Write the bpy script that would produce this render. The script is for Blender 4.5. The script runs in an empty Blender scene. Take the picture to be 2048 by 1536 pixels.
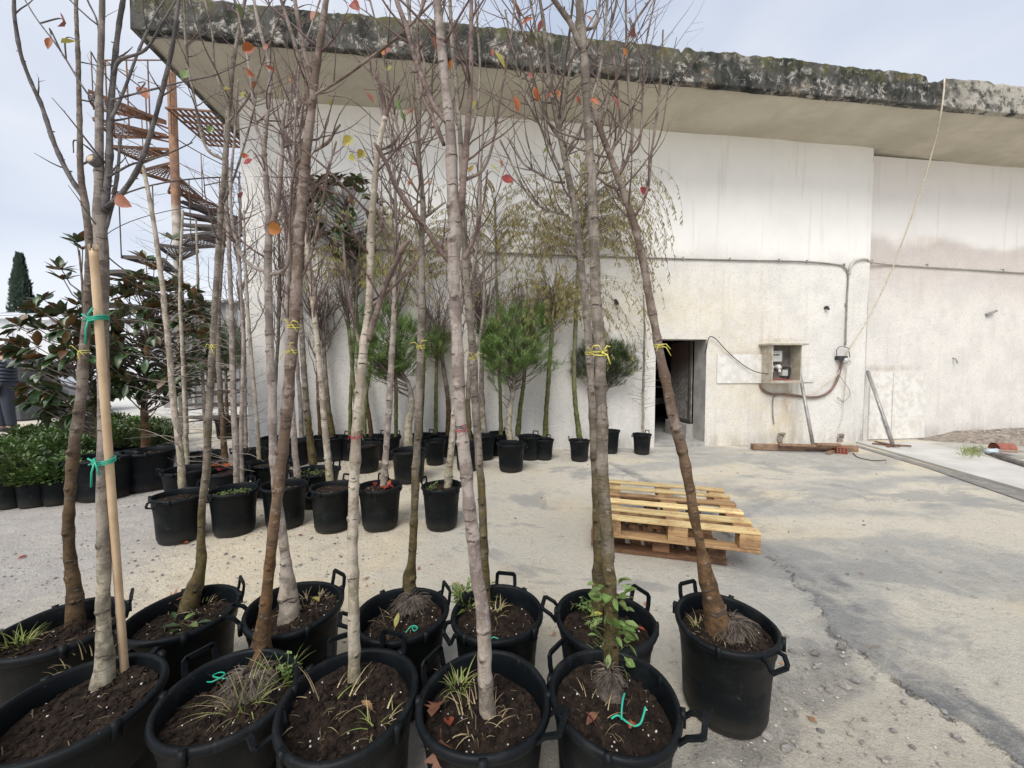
import bpy, math, random
import numpy as np
from mathutils import Vector, noise as mn, Matrix

# ------------------------------------------------------------------ camera, light, exposure
SC = bpy.context.scene
COL = SC.collection
R = math.radians
PI = math.pi
CAMH, FPX, PITCH = 1.32, 770.0, R(2.45)
cd = bpy.data.cameras.new('camera')
cam = bpy.data.objects.new('camera', cd)
COL.objects.link(cam)
cam.location = (0, 0, CAMH)
cam.rotation_euler = (PI / 2 - PITCH, 0, 0)
cd.sensor_width = 36.0
cd.lens = FPX / 2048 * 36
cd.clip_start = 0.02
cd.clip_end = 2000
SC.camera = cam

SUN_EL, SUN_AZ = 48, 200        # azimuth clockwise from +Y: the sun stands behind and left of the camera
wd = bpy.data.worlds.new('World')
SC.world = wd
wd.use_nodes = True
wt = wd.node_tree
wt.nodes.clear()
def wn(t, **k):
    n = wt.nodes.new(t)
    for a, b in k.items():
        setattr(n, a, b)
    return n
wo = wn('ShaderNodeOutputWorld')
wb = wn('ShaderNodeBackground')
wb.inputs['Strength'].default_value = 0.11
sky = wn('ShaderNodeTexSky', sky_type='NISHITA', sun_disc=False)
sky.sun_elevation = R(SUN_EL)
sky.sun_rotation = R(SUN_AZ)
sky.air_density = 1.0
sky.dust_density = 2.0
tc = wn('ShaderNodeTexCoord')
mp = wn('ShaderNodeMapping')
mp.inputs['Scale'].default_value = (1.0, 1.0, 2.6)
cn = wn('ShaderNodeTexNoise')
cn.inputs['Scale'].default_value = 1.5
cn.inputs['Detail'].default_value = 4
cn.inputs['Roughness'].default_value = 0.45
cr = wn('ShaderNodeValToRGB')
cr.color_ramp.elements[0].position = 0.36
cr.color_ramp.elements[0].color = (2.65, 3.0, 3.65, 1)
cr.color_ramp.elements[1].position = 0.60
cr.color_ramp.elements[1].color = (4.1, 4.2, 4.45, 1)
mx = wn('ShaderNodeMix', data_type='RGBA')
mx.inputs[0].default_value = 0.86
wt.links.new(tc.outputs['Generated'], mp.inputs[0])
wt.links.new(mp.outputs[0], cn.inputs['Vector'])
wt.links.new(cn.outputs['Fac'], cr.inputs['Fac'])
wt.links.new(sky.outputs[0], mx.inputs[6])
wt.links.new(cr.outputs[0], mx.inputs[7])
# overcast veil grows towards the horizon, as a bright haze does all round
sz = wn('ShaderNodeSeparateXYZ')
wt.links.new(tc.outputs['Generated'], sz.inputs[0])
hz = wn('ShaderNodeMapRange')
hz.inputs[1].default_value = 0.02
hz.inputs[2].default_value = 0.24
hz.inputs[3].default_value = 1.0
hz.inputs[4].default_value = 0.0
wt.links.new(sz.outputs[2], hz.inputs[0])
mh = wn('ShaderNodeMix', data_type='RGBA')
mh.inputs[7].default_value = (4.4, 4.6, 4.95, 1)
wt.links.new(hz.outputs[0], mh.inputs[0])
wt.links.new(mx.outputs[2], mh.inputs[6])
wt.links.new(mh.outputs[2], wb.inputs[0])
wt.links.new(wb.outputs[0], wo.inputs[0])

sd = bpy.data.lights.new('sun', 'SUN')
sd.energy = 1.5
sd.angle = R(35)
sd.color = (1.0, 0.965, 0.91)
sun = bpy.data.objects.new('sun', sd)
COL.objects.link(sun)
_az = R(SUN_AZ)
_sd = Vector((math.sin(_az) * math.cos(R(SUN_EL)), math.cos(_az) * math.cos(R(SUN_EL)), math.sin(R(SUN_EL))))
sun.rotation_euler = _sd.to_track_quat('Z', 'Y').to_euler()
sun.location = (-3, -6, 9)
SC.view_settings.view_transform = 'Standard'
SC.view_settings.look = 'None'
SC.view_settings.gamma = 1
SC.view_settings.exposure = 1.03
SC.view_settings.use_curve_mapping = False

# ------------------------------------------------------------------ geometry helpers
CP, SP = math.cos(PITCH), math.sin(PITCH)
def ray(px, py):
    dx = (px - 1024) / FPX
    dy = -(py - 768) / FPX
    return Vector((dx, CP + SP * dy, -SP + CP * dy))
def onz(px, py, z=0.0):
    d = ray(px, py)
    t = (z - CAMH) / d.z
    return Vector((0, 0, CAMH)) + d * t
def ony(px, py, Y):
    d = ray(px, py)
    return Vector((0, 0, CAMH)) + d * (Y / d.y)
TH = R(7.0)
UW = Vector((math.cos(TH), math.sin(TH), 0))
NW = Vector((math.sin(TH), -math.cos(TH), 0))     # wall normal, towards the yard
W0 = onz(1365, 892)
def W(s, off, z):
    return W0 + UW * s + NW * off + Vector((0, 0, z))
def wall_at(px, py, off=0.0):
    d = ray(px, py)
    o = Vector((0, 0, CAMH))
    t = ((W0 + NW * off) - o).dot(NW) / d.dot(NW)
    return o + d * t
def wl(px, py, off=0.0):                          # (s, z) on the wall
    p = wall_at(px, py, off) - W0
    return p.dot(UW), p.z
rnd = random.Random(11)
def U(a, b, r=None):
    return (r or rnd).uniform(a, b)

class MB:
    def __init__(s):
        s.v = []; s.f = []; s.m = []
    def add(s, vs, fs, mi=0):
        k = len(s.v)
        s.v.extend([tuple(x) for x in vs])
        for f in fs:
            s.f.append(tuple(i + k for i in f)); s.m.append(mi)
    def box(s, c, d, mi=0, ax=None, ay=None, az=None):
        c = Vector(c)
        ax = Vector(ax or (1, 0, 0)).normalized(); ay = Vector(ay or (0, 1, 0)).normalized()
        az = Vector(az).normalized() if az is not None else ax.cross(ay)
        h = [x / 2 for x in d]
        vs = [c + ax * (i * h[0]) + ay * (j * h[1]) + az * (k * h[2]) for i in (-1, 1) for j in (-1, 1) for k in (-1, 1)]
        s.add(vs, [(0, 1, 3, 2), (4, 6, 7, 5), (0, 4, 5, 1), (2, 3, 7, 6), (0, 2, 6, 4), (1, 5, 7, 3)], mi)
    def beam(s, a, b, w, h, mi=0, up=(0, 0, 1)):
        a = Vector(a); b = Vector(b); d = (b - a)
        L = d.length; d.normalize(); u = Vector(up)
        x = d.cross(u)
        if x.length < 1e-4: x = d.cross(Vector((0, 1, 0)))
        x.normalize(); y = x.cross(d)
        s.box((a + b) / 2, (L, w, h), mi, d, x, y)
    def tube(s, pts, rad, n=8, mi=0, cap=True, closed=False, flat=1.0):
        pts = [Vector(p) for p in pts]
        if not hasattr(rad, '__len__'): rad = [rad] * len(pts)
        k0 = len(s.v); N = len(pts)
        t = (pts[1] - pts[0]).normalized()
        a = t.cross(Vector((0, 0, 1)))
        if a.length < 0.2: a = t.cross(Vector((0, 1, 0)))
        a.normalize()
        for i in range(N):
            if closed: t = (pts[(i + 1) % N] - pts[i - 1])
            else: t = pts[min(i + 1, N - 1)] - pts[max(i - 1, 0)]
            if t.length < 1e-9: t = Vector((0, 0, 1))
            t.normalize()
            a = a - t * a.dot(t)
            if a.length < 1e-6: a = t.orthogonal()
            a.normalize(); b = t.cross(a)
            r = rad[i]
            for j in range(n):
                w = 2 * PI * j / n
                s.v.append(tuple(pts[i] + a * (r * math.cos(w)) + b * (r * flat * math.sin(w))))
        for i in range(N if closed else N - 1):
            i2 = (i + 1) % N
            for j in range(n):
                j2 = (j + 1) % n
                s.f.append((k0 + i * n + j, k0 + i * n + j2, k0 + i2 * n + j2, k0 + i2 * n + j)); s.m.append(mi)
        if cap and not closed:
            s.f.append(tuple(k0 + j for j in reversed(range(n)))); s.m.append(mi)
            s.f.append(tuple(k0 + (N - 1) * n + j for j in range(n))); s.m.append(mi)
    def lathe(s, prof, n=32, mi=0, c=(0, 0, 0), closed=True):
        k0 = len(s.v)
        for r, z in prof:
            for j in range(n):
                w = 2 * PI * j / n
                s.v.append((c[0] + r * math.cos(w), c[1] + r * math.sin(w), c[2] + z))
        for i in range(len(prof) - 1):
            for j in range(n):
                j2 = (j + 1) % n
                s.f.append((k0 + i * n + j, k0 + i * n + j2, k0 + (i + 1) * n + j2, k0 + (i + 1) * n + j)); s.m.append(mi)
    def blob(s, c, r, mi=0, n=7, m=5, jit=0.25, sq=(1, 1, 1), rr=None):
        rr = rr or rnd
        k0 = len(s.v); c = Vector(c)
        s.v.append(tuple(c + Vector((0, 0, r * sq[2]))))
        for i in range(1, m):
            ph = PI * i / m
            for j in range(n):
                w = 2 * PI * (j + 0.5 * (i % 2)) / n
                q = r * (1 + rr.uniform(-jit, jit))
                s.v.append(tuple(c + Vector((q * sq[0] * math.sin(ph) * math.cos(w), q * sq[1] * math.sin(ph) * math.sin(w), q * sq[2] * math.cos(ph)))))
        s.v.append(tuple(c - Vector((0, 0, r * sq[2]))))
        e = len(s.v) - 1
        for j in range(n):
            j2 = (j + 1) % n
            s.f.append((k0, k0 + 1 + j, k0 + 1 + j2)); s.m.append(mi)
            for i in range(m - 2):
                a = k0 + 1 + i * n
                s.f.append((a + j, a + n + j, a + n + j2, a + j2)); s.m.append(mi)
            a = k0 + 1 + (m - 2) * n
            s.f.append((a + j, e, a + j2)); s.m.append(mi)
    def grid(s, P, mi=0):                          # P[i][j] points
        k0 = len(s.v); n = len(P); m = len(P[0])
        for row in P:
            for p in row: s.v.append(tuple(p))
        for i in range(n - 1):
            for j in range(m - 1):
                s.f.append((k0 + i * m + j, k0 + i * m + j + 1, k0 + (i + 1) * m + j + 1, k0 + (i + 1) * m + j)); s.m.append(mi)
    def mesh(s, name, mats, org=(0, 0, 0), smooth=False):
        me = bpy.data.meshes.new(name)
        o = org
        me.from_pydata([(v[0] - o[0], v[1] - o[1], v[2] - o[2]) for v in s.v], [], s.f)
        for m in (mats if isinstance(mats, (list, tuple)) else [mats]): me.materials.append(m)
        if any(s.m): me.polygons.foreach_set('material_index', s.m)
        if smooth: me.polygons.foreach_set('use_smooth', [True] * len(s.f))
        me.update()
        return me

ORG = {}
def setp(o, label=None, cat=None, group=None, kind=None):
    if label: o['label'] = label
    if cat: o['category'] = cat
    if group: o['group'] = group
    if kind: o['kind'] = kind
    return o
def place(name, me, parent=None, loc=(0, 0, 0), rot=(0, 0, 0), scale=(1, 1, 1)):
    o = bpy.data.objects.new(name, me)
    COL.objects.link(o)
    o.parent = parent
    o.location = loc; o.rotation_euler = rot; o.scale = scale
    return o
def root(name, loc, label, cat, group=None):
    o = place(name, None, None, loc)
    o.empty_display_size = 0.1
    ORG[o.name] = Vector(loc)
    return setp(o, label, cat, group)
def build(mb, name, mats, parent=None, smooth=False, kind=None, label=None):
    """mesh given in world coordinates; the object takes its root's origin"""
    org = (0, 0, 0)
    if parent is not None: org = ORG[parent.name]
    o = place(name, mb.mesh(name, mats, org, smooth), parent)
    ORG[o.name] = Vector(org)
    return setp(o, label=label, kind=kind)
def solo(mb, name, mats, label, cat, group=None, smooth=False, loc=None):
    if loc is None:
        a = np.array(mb.v); loc = ((a[:, 0].min() + a[:, 0].max()) / 2, (a[:, 1].min() + a[:, 1].max()) / 2, a[:, 2].min())
    o = place(name, mb.mesh(name, mats, loc, smooth), None, loc)
    ORG[o.name] = Vector(loc)
    return setp(o, label, cat, group)
def struct(mb, name, mats, smooth=False, kind='structure'):
    o = place(name, mb.mesh(name, mats, (0, 0, 0), smooth))
    ORG[o.name] = Vector((0, 0, 0))
    return setp(o, kind=kind)

def crom(pts, n):
    """Catmull-Rom through tuples of any length, n samples per span"""
    P = [np.array(p, float) for p in pts]
    P = [2 * P[0] - P[1]] + P + [2 * P[-1] - P[-2]]
    out = []
    for i in range(1, len(P) - 2):
        for k in range(n):
            t = k / n
            out.append(0.5 * ((2 * P[i]) + (-P[i - 1] + P[i + 1]) * t + (2 * P[i - 1] - 5 * P[i] + 4 * P[i + 1] - P[i + 2]) * t * t + (-P[i - 1] + 3 * P[i] - 3 * P[i + 1] + P[i + 2]) * t ** 3))
    out.append(P[-2])
    return out

# value noise on arrays
_rs = np.random.RandomState(5)
_T = _rs.rand(256, 256)
def vn(x, y):
    xi = np.floor(x).astype(int); yi = np.floor(y).astype(int)
    fx = x - xi; fy = y - yi
    fx = fx * fx * (3 - 2 * fx); fy = fy * fy * (3 - 2 * fy)
    g = lambda a, b: _T[a & 255, b & 255]
    return (g(xi, yi) * (1 - fx) + g(xi + 1, yi) * fx) * (1 - fy) + (g(xi, yi + 1) * (1 - fx) + g(xi + 1, yi + 1) * fx) * fy
def fbm(x, y, o=4, g=0.5):
    a = 1.0; s = 0; t = 0
    for i in range(o):
        s = s + a * vn(x * 2 ** i + 17 * i, y * 2 ** i + 31 * i); t += a; a *= g
    return s / t

# ------------------------------------------------------------------ materials
def mat(name, build_fn):
    m = bpy.data.materials.new(name)
    m.use_nodes = True
    nt = m.node_tree
    b = nt.nodes['Principled BSDF']
    build_fn(NT(nt), b)
    return m
class NT:
    def __init__(s, nt): s.t = nt; s._c = {}
    def n(s, t, **k):
        n = s.t.nodes.new(t)
        for a, b in k.items(): setattr(n, a, b)
        return n
    def set(s, sock, v):
        if isinstance(v, bpy.types.NodeSocket): s.t.links.new(v, sock)
        elif isinstance(v, (tuple, list)) and sock.type == 'RGBA' and len(v) == 3: sock.default_value = (*v, 1)
        else: sock.default_value = v
    def coord(s, which='pos', scale=(1, 1, 1)):
        key = (which, scale)
        if key in s._c: return s._c[key]
        if which == 'pos': o = s.n('ShaderNodeNewGeometry').outputs['Position']
        elif which == 'obj': o = s.n('ShaderNodeTexCoord').outputs['Object']
        else: o = s.n('ShaderNodeTexCoord').outputs[which]
        if scale != (1, 1, 1):
            m = s.n('ShaderNodeMapping'); m.inputs['Scale'].default_value = scale
            s.set(m.inputs[0], o); o = m.outputs[0]
        s._c[key] = o
        return o
    def noise(s, sc, det=4, rough=0.55, co=None, dist=0.0, col=False):
        n = s.n('ShaderNodeTexNoise')
        n.inputs['Scale'].default_value = sc; n.inputs['Detail'].default_value = det
        n.inputs['Roughness'].default_value = rough; n.inputs['Distortion'].default_value = dist
        s.set(n.inputs['Vector'], co if co is not None else s.coord())
        return n.outputs['Color' if col else 'Fac']
    def voro(s, sc, co=None, feat='F1', out='Distance', rnd_=1.0):
        n = s.n('ShaderNodeTexVoronoi', feature=feat)
        n.inputs['Scale'].default_value = sc; n.inputs['Randomness'].default_value = rnd_
        s.set(n.inputs['Vector'], co if co is not None else s.coord())
        return n.outputs[out]
    def ramp(s, f, stops):
        n = s.n('ShaderNodeMapRange', interpolation_type='SMOOTHSTEP') if len(stops) == 2 and not hasattr(stops[0][1], '__len__') else None
        if n:
            s.set(n.inputs[0], f)
            n.inputs[1].default_value = stops[0][0]; n.inputs[2].default_value = stops[1][0]
            n.inputs[3].default_value = stops[0][1]; n.inputs[4].default_value = stops[1][1]
            return n.outputs[0]
        n = s.n('ShaderNodeValToRGB'); e = n.color_ramp.elements
        while len(e) < len(stops): e.new(0.5)
        for i, (p, c) in enumerate(stops):
            e[i].position = p; e[i].color = (*c, 1) if hasattr(c, '__len__') else (c, c, c, 1)
        s.set(n.inputs[0], f)
        return n.outputs[0]
    def mix(s, f, a, b, mode='MIX'):
        n = s.n('ShaderNodeMix', data_type='RGBA', blend_type=mode)
        s.set(n.inputs[0], f); s.set(n.inputs[6], a); s.set(n.inputs[7], b)
        return n.outputs[2]
    def math(s, op, a, b=0.0, c=None):
        n = s.n('ShaderNodeMath', operation=op)
        s.set(n.inputs[0], a); s.set(n.inputs[1], b)
        if c is not None: s.set(n.inputs[2], c)
        return n.outputs[0]
    def attr(s, name, out='Fac'):
        return s.n('ShaderNodeAttribute', attribute_name=name).outputs[out]
    def z(s):
        n = s.n('ShaderNodeSeparateXYZ'); s.set(n.inputs[0], s.coord()); return n.outputs[2]
    def bump(s, b, h, strength=0.5, dist=0.01, prev=None):
        n = s.n('ShaderNodeBump')
        n.inputs['Strength'].default_value = strength; n.inputs['Distance'].default_value = dist
        s.set(n.inputs['Height'], h)
        if prev is not None: s.set(n.inputs['Normal'], prev)
        s.set(b.inputs['Normal'], n.outputs[0])
        return n.outputs[0]
    def rand(s): return s.n('ShaderNodeObjectInfo').outputs['Random']

def simple(name, c1, c2=None, rough=0.6, sc=20, bumpd=0.0, metal=0.0, spec=0.5, trans=0.0, rndv=0.0):
    def f(t, b):
        c = t.mix(t.ramp(t.noise(sc), [(0.35, 0.0), (0.65, 1.0)]), c1, c2 or c1)
        if rndv:
            h = t.n('ShaderNodeHueSaturation'); t.set(h.inputs['Color'], c)
            t.set(h.inputs['Value'], t.ramp(t.rand(), [(0.0, 1 - rndv), (1.0, 1 + rndv)])); c = h.outputs[0]
        t.set(b.inputs['Base Color'], c)
        b.inputs['Roughness'].default_value = rough
        b.inputs['Metallic'].default_value = metal
        b.inputs['Specular IOR Level'].default_value = spec
        if bumpd: t.bump(b, t.noise(sc * 3), 0.6, bumpd)
    return mat(name, f)

def bark(name, up, up2, low, lowtop, lowsoft=0.3, ring=0.5, blot=(0.25, 0.2, 0.16)):
    """young bark: horizontal lenticel rings, vertical fissures, blotches, and a mossy or rust stained foot up to a given height"""
    def f(t, b):
        co = t.coord('pos', (9, 9, 42))
        rings = t.noise(1.0, 5, 0.75, co, 1.6)
        fis = t.noise(1.0, 5, 0.75, t.coord('pos', (95, 95, 9)), 0.6)
        big = t.noise(11, 5, 0.7)
        c = t.mix(t.ramp(big, [(0.45, 0.0), (0.56, 1.0)]), up, tuple(x * 0.8 for x in up2))
        c = t.mix(t.ramp(fis, [(0.50, 0.0), (0.68, 0.55)]), c, tuple(x * 0.5 for x in up2))
        c = t.mix(t.math('MULTIPLY', t.ramp(rings, [(0.55, 0.0), (0.64, 1.0)]), ring), c, blot)
        zz = t.math('ADD', t.z(), t.math('MULTIPLY', t.math('SUBTRACT', t.noise(6, 4, 0.7), 0.5), 1.3))
        lo = t.ramp(zz, [(lowtop - lowsoft, 1.0), (lowtop + lowsoft, 0.0)])
        lowc = t.mix(t.ramp(t.noise(20, 6, 0.7), [(0.42, 0.0), (0.6, 1.0)]), low, tuple(x * 0.42 for x in low))
        lowc = t.mix(t.ramp(rings, [(0.53, 0.0), (0.66, 0.7)]), lowc, tuple(x * 0.3 for x in low))
        c = t.mix(t.math('MULTIPLY', lo, 0.92), c, lowc)
        pt = t.ramp(t.noise(30, 4, 0.8), [(0.60, 0.0), (0.70, 1.0)])
        c = t.mix(t.math('MULTIPLY', pt, 0.6), c, tuple(min(1, x * 1.6 + .02) for x in up))
        dk = t.ramp(t.noise(24, 5, 0.8, None, 1.0), [(0.62, 0.0), (0.70, 1.0)])
        c = t.mix(t.math('MULTIPLY', dk, 0.8), c, tuple(x * 0.4 for x in blot))
        t.set(b.inputs['Base Color'], c)
        b.inputs['Roughness'].default_value = 0.8
        b.inputs['Specular IOR Level'].default_value = 0.25
        p = t.bump(b, rings, 0.8, 0.004)
        p = t.bump(b, fis, 0.6, 0.003, p)
        t.bump(b, t.noise(150, 4, 0.7), 0.6, 0.0015, p)
    return mat(name, f)

BK = {
 'pale': bark('pale_plane_bark', (0.43, 0.38, 0.31), (0.33, 0.28, 0.22), (0.36, 0.32, 0.20), 0.5, 0.2, 0.55),
 'greypale': bark('pale_grey_bark', (0.27, 0.235, 0.205), (0.19, 0.16, 0.14), (0.43, 0.38, 0.28), 0.75, 0.25, 0.5, (0.15, 0.12, 0.10)),
 'slate': bark('dark_slate_bark', (0.15, 0.135, 0.13), (0.095, 0.085, 0.085), (0.17, 0.15, 0.13), 0.3, 0.2, 0.5, (0.05, 0.045, 0.045)),
 'pink': bark('pinkish_grey_bark', (0.335, 0.29, 0.26), (0.25, 0.205, 0.18), (0.38, 0.32, 0.25), 0.5, 0.2, 0.6, (0.13, 0.085, 0.075)),
 'rose': bark('rose_brown_bark', (0.22, 0.165, 0.145), (0.14, 0.10, 0.088), (0.25, 0.2, 0.17), 0.3, 0.2, 0.6, (0.09, 0.05, 0.045)),
 'rust': bark('rust_brown_bark', (0.24, 0.195, 0.165), (0.16, 0.115, 0.09), (0.145, 0.080, 0.034), 1.0, 0.4, 0.7, (0.06, 0.04, 0.03)),
 'brown': bark('olive_brown_bark', (0.21, 0.175, 0.145), (0.14, 0.11, 0.09), (0.10, 0.060, 0.025), 0.95, 0.35, 0.65, (0.05, 0.035, 0.027)),
 'olive': bark('grey_olive_bark', (0.25, 0.215, 0.18), (0.165, 0.14, 0.115), (0.105, 0.078, 0.025), 0.9, 0.35, 0.65, (0.06, 0.045, 0.035)),
 'green': bark('green_stem_bark', (0.20, 0.19, 0.10), (0.14, 0.13, 0.07), (0.14, 0.15, 0.05), 1.0, 0.5, 0.3, (0.09, 0.08, 0.05)),
}
M_TWIG = simple('grey_brown_twig', (0.17, 0.13, 0.11), (0.10, 0.075, 0.065), 0.8, 14, 0.001)
M_TWIGD = simple('dark_slate_twig', (0.13, 0.115, 0.11), (0.07, 0.06, 0.06), 0.8, 14, 0.001)
M_TWIGR = simple('purple_red_twig', (0.15, 0.095, 0.085), (0.09, 0.055, 0.05), 0.7, 14, 0.001)
M_TWIGG = simple('pale_grey_twig', (0.30, 0.26, 0.22), (0.19, 0.165, 0.14), 0.8, 14, 0.001)
M_KNOT = simple('dark_knot_wood', (0.10, 0.075, 0.055), (0.05, 0.035, 0.03), 0.9, 60, 0.002)
M_CUT = simple('pale_cut_wood', (0.55, 0.45, 0.32), (0.40, 0.31, 0.2), 0.8, 80)

def f_pot(t, b):
    dust = t.ramp(t.noise(7, 6, 0.65), [(0.45, 0.0), (0.75, 1.0)])
    c = t.mix(t.math('MULTIPLY', dust, t.ramp(t.rand(), [(0.0, 0.04), (1.0, 0.42)])), (0.0032, 0.0048, 0.0062), (0.034, 0.036, 0.037))
    mud = t.math('MULTIPLY', t.ramp(t.noise(22, 6, 0.8), [(0.62, 0.0), (0.70, 1.0)]), t.ramp(t.noise(2.5, 2), [(0.45, 0.0), (0.6, 1.0)]))
    c = t.mix(t.math('MULTIPLY', mud, 0.5), c, (0.10, 0.085, 0.065))
    low = t.ramp(t.math('ADD', t.z(), t.math('MULTIPLY', t.noise(14, 4), 0.09)), [(0.04, 1.0), (0.16, 0.0)])
    c = t.mix(t.math('MULTIPLY', low, 0.3), c, (0.09, 0.08, 0.065))
    sc = t.ramp(t.noise(1.0, 3, 0.7, t.coord('pos', (60, 60, 6)), 0.5), [(0.64, 0.0), (0.72, 1.0)])
    c = t.mix(t.math('MULTIPLY', sc, 0.14), c, (0.13, 0.135, 0.14))
    sp = t.ramp(t.voro(34), [(0.03, 1.0), (0.055, 0.0)])
    c = t.mix(t.math('MULTIPLY', sp, 0.3), c, (0.3, 0.29, 0.27))
    t.set(b.inputs['Base Color'], c)
    t.set(b.inputs['Roughness'], t.ramp(t.noise(9, 5), [(0.3, 0.42), (0.7, 0.62)]))
    b.inputs['Specular IOR Level'].default_value = 0.18
    t.bump(b, t.noise(60, 5, 0.7), 0.25, 0.0015)
M_POT = mat('black_plastic', f_pot)

def f_soil(t, b):
    c = t.mix(t.ramp(t.noise(30, 5), [(0.35, 0.0), (0.68, 1.0)]), (0.013, 0.009, 0.007), (0.048, 0.031, 0.022))
    c = t.mix(t.ramp(t.noise(6, 3), [(0.45, 0.0), (0.7, 0.7)]), c, (0.024, 0.016, 0.012))
    f = t.ramp(t.noise(1.0, 2, 0.5, t.coord('pos', (180, 50, 90)), 1.0), [(0.66, 0.0), (0.7, 1.0)])
    c = t.mix(t.math('MULTIPLY', f, 0.5), c, (0.15, 0.11, 0.075))
    t.set(b.inputs['Base Color'], c)
    b.inputs['Roughness'].default_value = 0.95
    b.inputs['Specular IOR Level'].default_value = 0.2
    p = t.bump(b, t.noise(90, 6, 0.75), 1.0, 0.012)
M_SOIL = mat('damp_soil', f_soil)
M_PERL = simple('white_perlite', (0.62, 0.6, 0.56), (0.45, 0.42, 0.38), 0.9, 50)
M_STRAWD = simple('dull_straw', (0.20, 0.15, 0.09), (0.11, 0.08, 0.05), 0.9, 30)
M_STRAW = simple('dry_straw', (0.42, 0.34, 0.19), (0.27, 0.2, 0.11), 0.8, 30)
M_ROOT = simple('fibrous_root', (0.15, 0.12, 0.095), (0.05, 0.04, 0.032), 0.95, 40, 0.003)
M_GRASS = simple('young_grass', (0.14, 0.20, 0.045), (0.24, 0.26, 0.07), 0.6, 20)
M_WEED = simple('weed_green', (0.10, 0.17, 0.04), (0.17, 0.22, 0.07), 0.6, 20)

def leafmat(name, c1, c2, back=None, rough=0.5, tr=0.15, sc=35, rv=0.2):
    def f(t, b):
        c = t.mix(t.ramp(t.noise(sc, 3), [(0.35, 0.0), (0.65, 1.0)]), c1, c2)
        h = t.n('ShaderNodeHueSaturation'); t.set(h.inputs['Color'], c)
        t.set(h.inputs['Value'], t.math('MULTIPLY', t.ramp(t.noise(7, 2), [(0.3, 1 - rv), (0.7, 1 + rv)]), t.ramp(t.rand(), [(0.0, 0.75), (1.0, 1.2)])))
        t.set(h.inputs['Hue'], t.ramp(t.rand(), [(0.0, 0.485), (1.0, 0.512)])); c = h.outputs[0]
        sp_ = t.ramp(t.noise(160, 4, 0.7), [(0.60, 0.0), (0.70, 0.5)])
        c = t.mix(sp_, c, tuple(x * 0.35 for x in c2))
        if back:
            g = t.n('ShaderNodeNewGeometry').outputs['Backfacing']
            c = t.mix(g, c, t.mix(t.noise(sc), back, tuple(x * 0.6 for x in back)))
        t.set(b.inputs['Base Color'], c)
        b.inputs['Roughness'].default_value = rough
        if tr:
            td = t.n('ShaderNodeBsdfTranslucent'); t.set(td.inputs[0], c)
            ms = t.n('ShaderNodeMixShader'); ms.inputs[0].default_value = tr
            t.set(ms.inputs[1], b.outputs[0]); t.set(ms.inputs[2], td.outputs[0])
            o = [n for n in t.t.nodes if n.type == 'OUTPUT_MATERIAL'][0]
            t.set(o.inputs[0], ms.outputs[0])
    return mat(name, f)
M_MAG = leafmat('magnolia_leaf', (0.030, 0.062, 0.022), (0.055, 0.095, 0.035), (0.20, 0.105, 0.045), 0.32, 0.04)
M_MAGG = leafmat('magnolia_leaf_green', (0.035, 0.075, 0.025), (0.07, 0.115, 0.04), (0.085, 0.105, 0.045), 0.32, 0.05)
M_MAGB = leafmat('magnolia_leaf_brown', (0.16, 0.085, 0.035), (0.10, 0.07, 0.03), (0.20, 0.11, 0.05), 0.42, 0.06)
M_PINE = leafmat('pine_needles', (0.090, 0.140, 0.028), (0.140, 0.200, 0.050), None, 0.5, 0.12, 9, 0.35)
M_PINED = leafmat('dark_pine_needles', (0.055, 0.095, 0.026), (0.085, 0.125, 0.04), None, 0.5, 0.1, 9, 0.35)
M_WIL = leafmat('willow_leaf', (0.22, 0.22, 0.06), (0.34, 0.28, 0.09), None, 0.5, 0.25, 8, 0.3)
M_SHRUB = leafmat('shrub_leaf', (0.05, 0.085, 0.022), (0.09, 0.15, 0.035), None, 0.4, 0.15, 14, 0.35)
M_ORNG = leafmat('orange_leaf', (0.46, 0.125, 0.03), (0.38, 0.15, 0.04), None, 0.5, 0.3)
M_RED = leafmat('red_leaf', (0.36, 0.05, 0.03), (0.25, 0.045, 0.03), None, 0.5, 0.3)
M_YEL = leafmat('yellow_leaf', (0.48, 0.36, 0.06), (0.34, 0.33, 0.08), None, 0.5, 0.3)
M_BRN = leafmat('brown_leaf', (0.26, 0.13, 0.06), (0.16, 0.075, 0.045), None, 0.6, 0.15)
M_PNK = leafmat('dusty_red_leaf', (0.38, 0.13, 0.09), (0.28, 0.11, 0.08), None, 0.6, 0.2)
M_GLF = leafmat('fresh_green_leaf', (0.13, 0.22, 0.055), (0.20, 0.29, 0.09), None, 0.35, 0.25)
M_BAM = simple('bamboo_cane', (0.56, 0.41, 0.26), (0.44, 0.31, 0.19), 0.45, 9)
M_CANE = simple('old_cane', (0.34, 0.29, 0.22), (0.25, 0.2, 0.15), 0.6, 9)
M_TIEG = simple('green_tie', (0.02, 0.36, 0.24), None, 0.4, 9)
M_TIEY = simple('yellow_tie', (0.62, 0.56, 0.12), (0.5, 0.45, 0.1), 0.5, 9)
M_TIER = simple('red_tie', (0.45, 0.03, 0.06), None, 0.5, 9)
M_WIRE = simple('dark_wire', (0.06, 0.055, 0.055), None, 0.5, 9)
M_CYP = leafmat('cypress_foliage', (0.022, 0.045, 0.028), (0.035, 0.06, 0.035), None, 0.7, 0.05, 3, 0.3)
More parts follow.
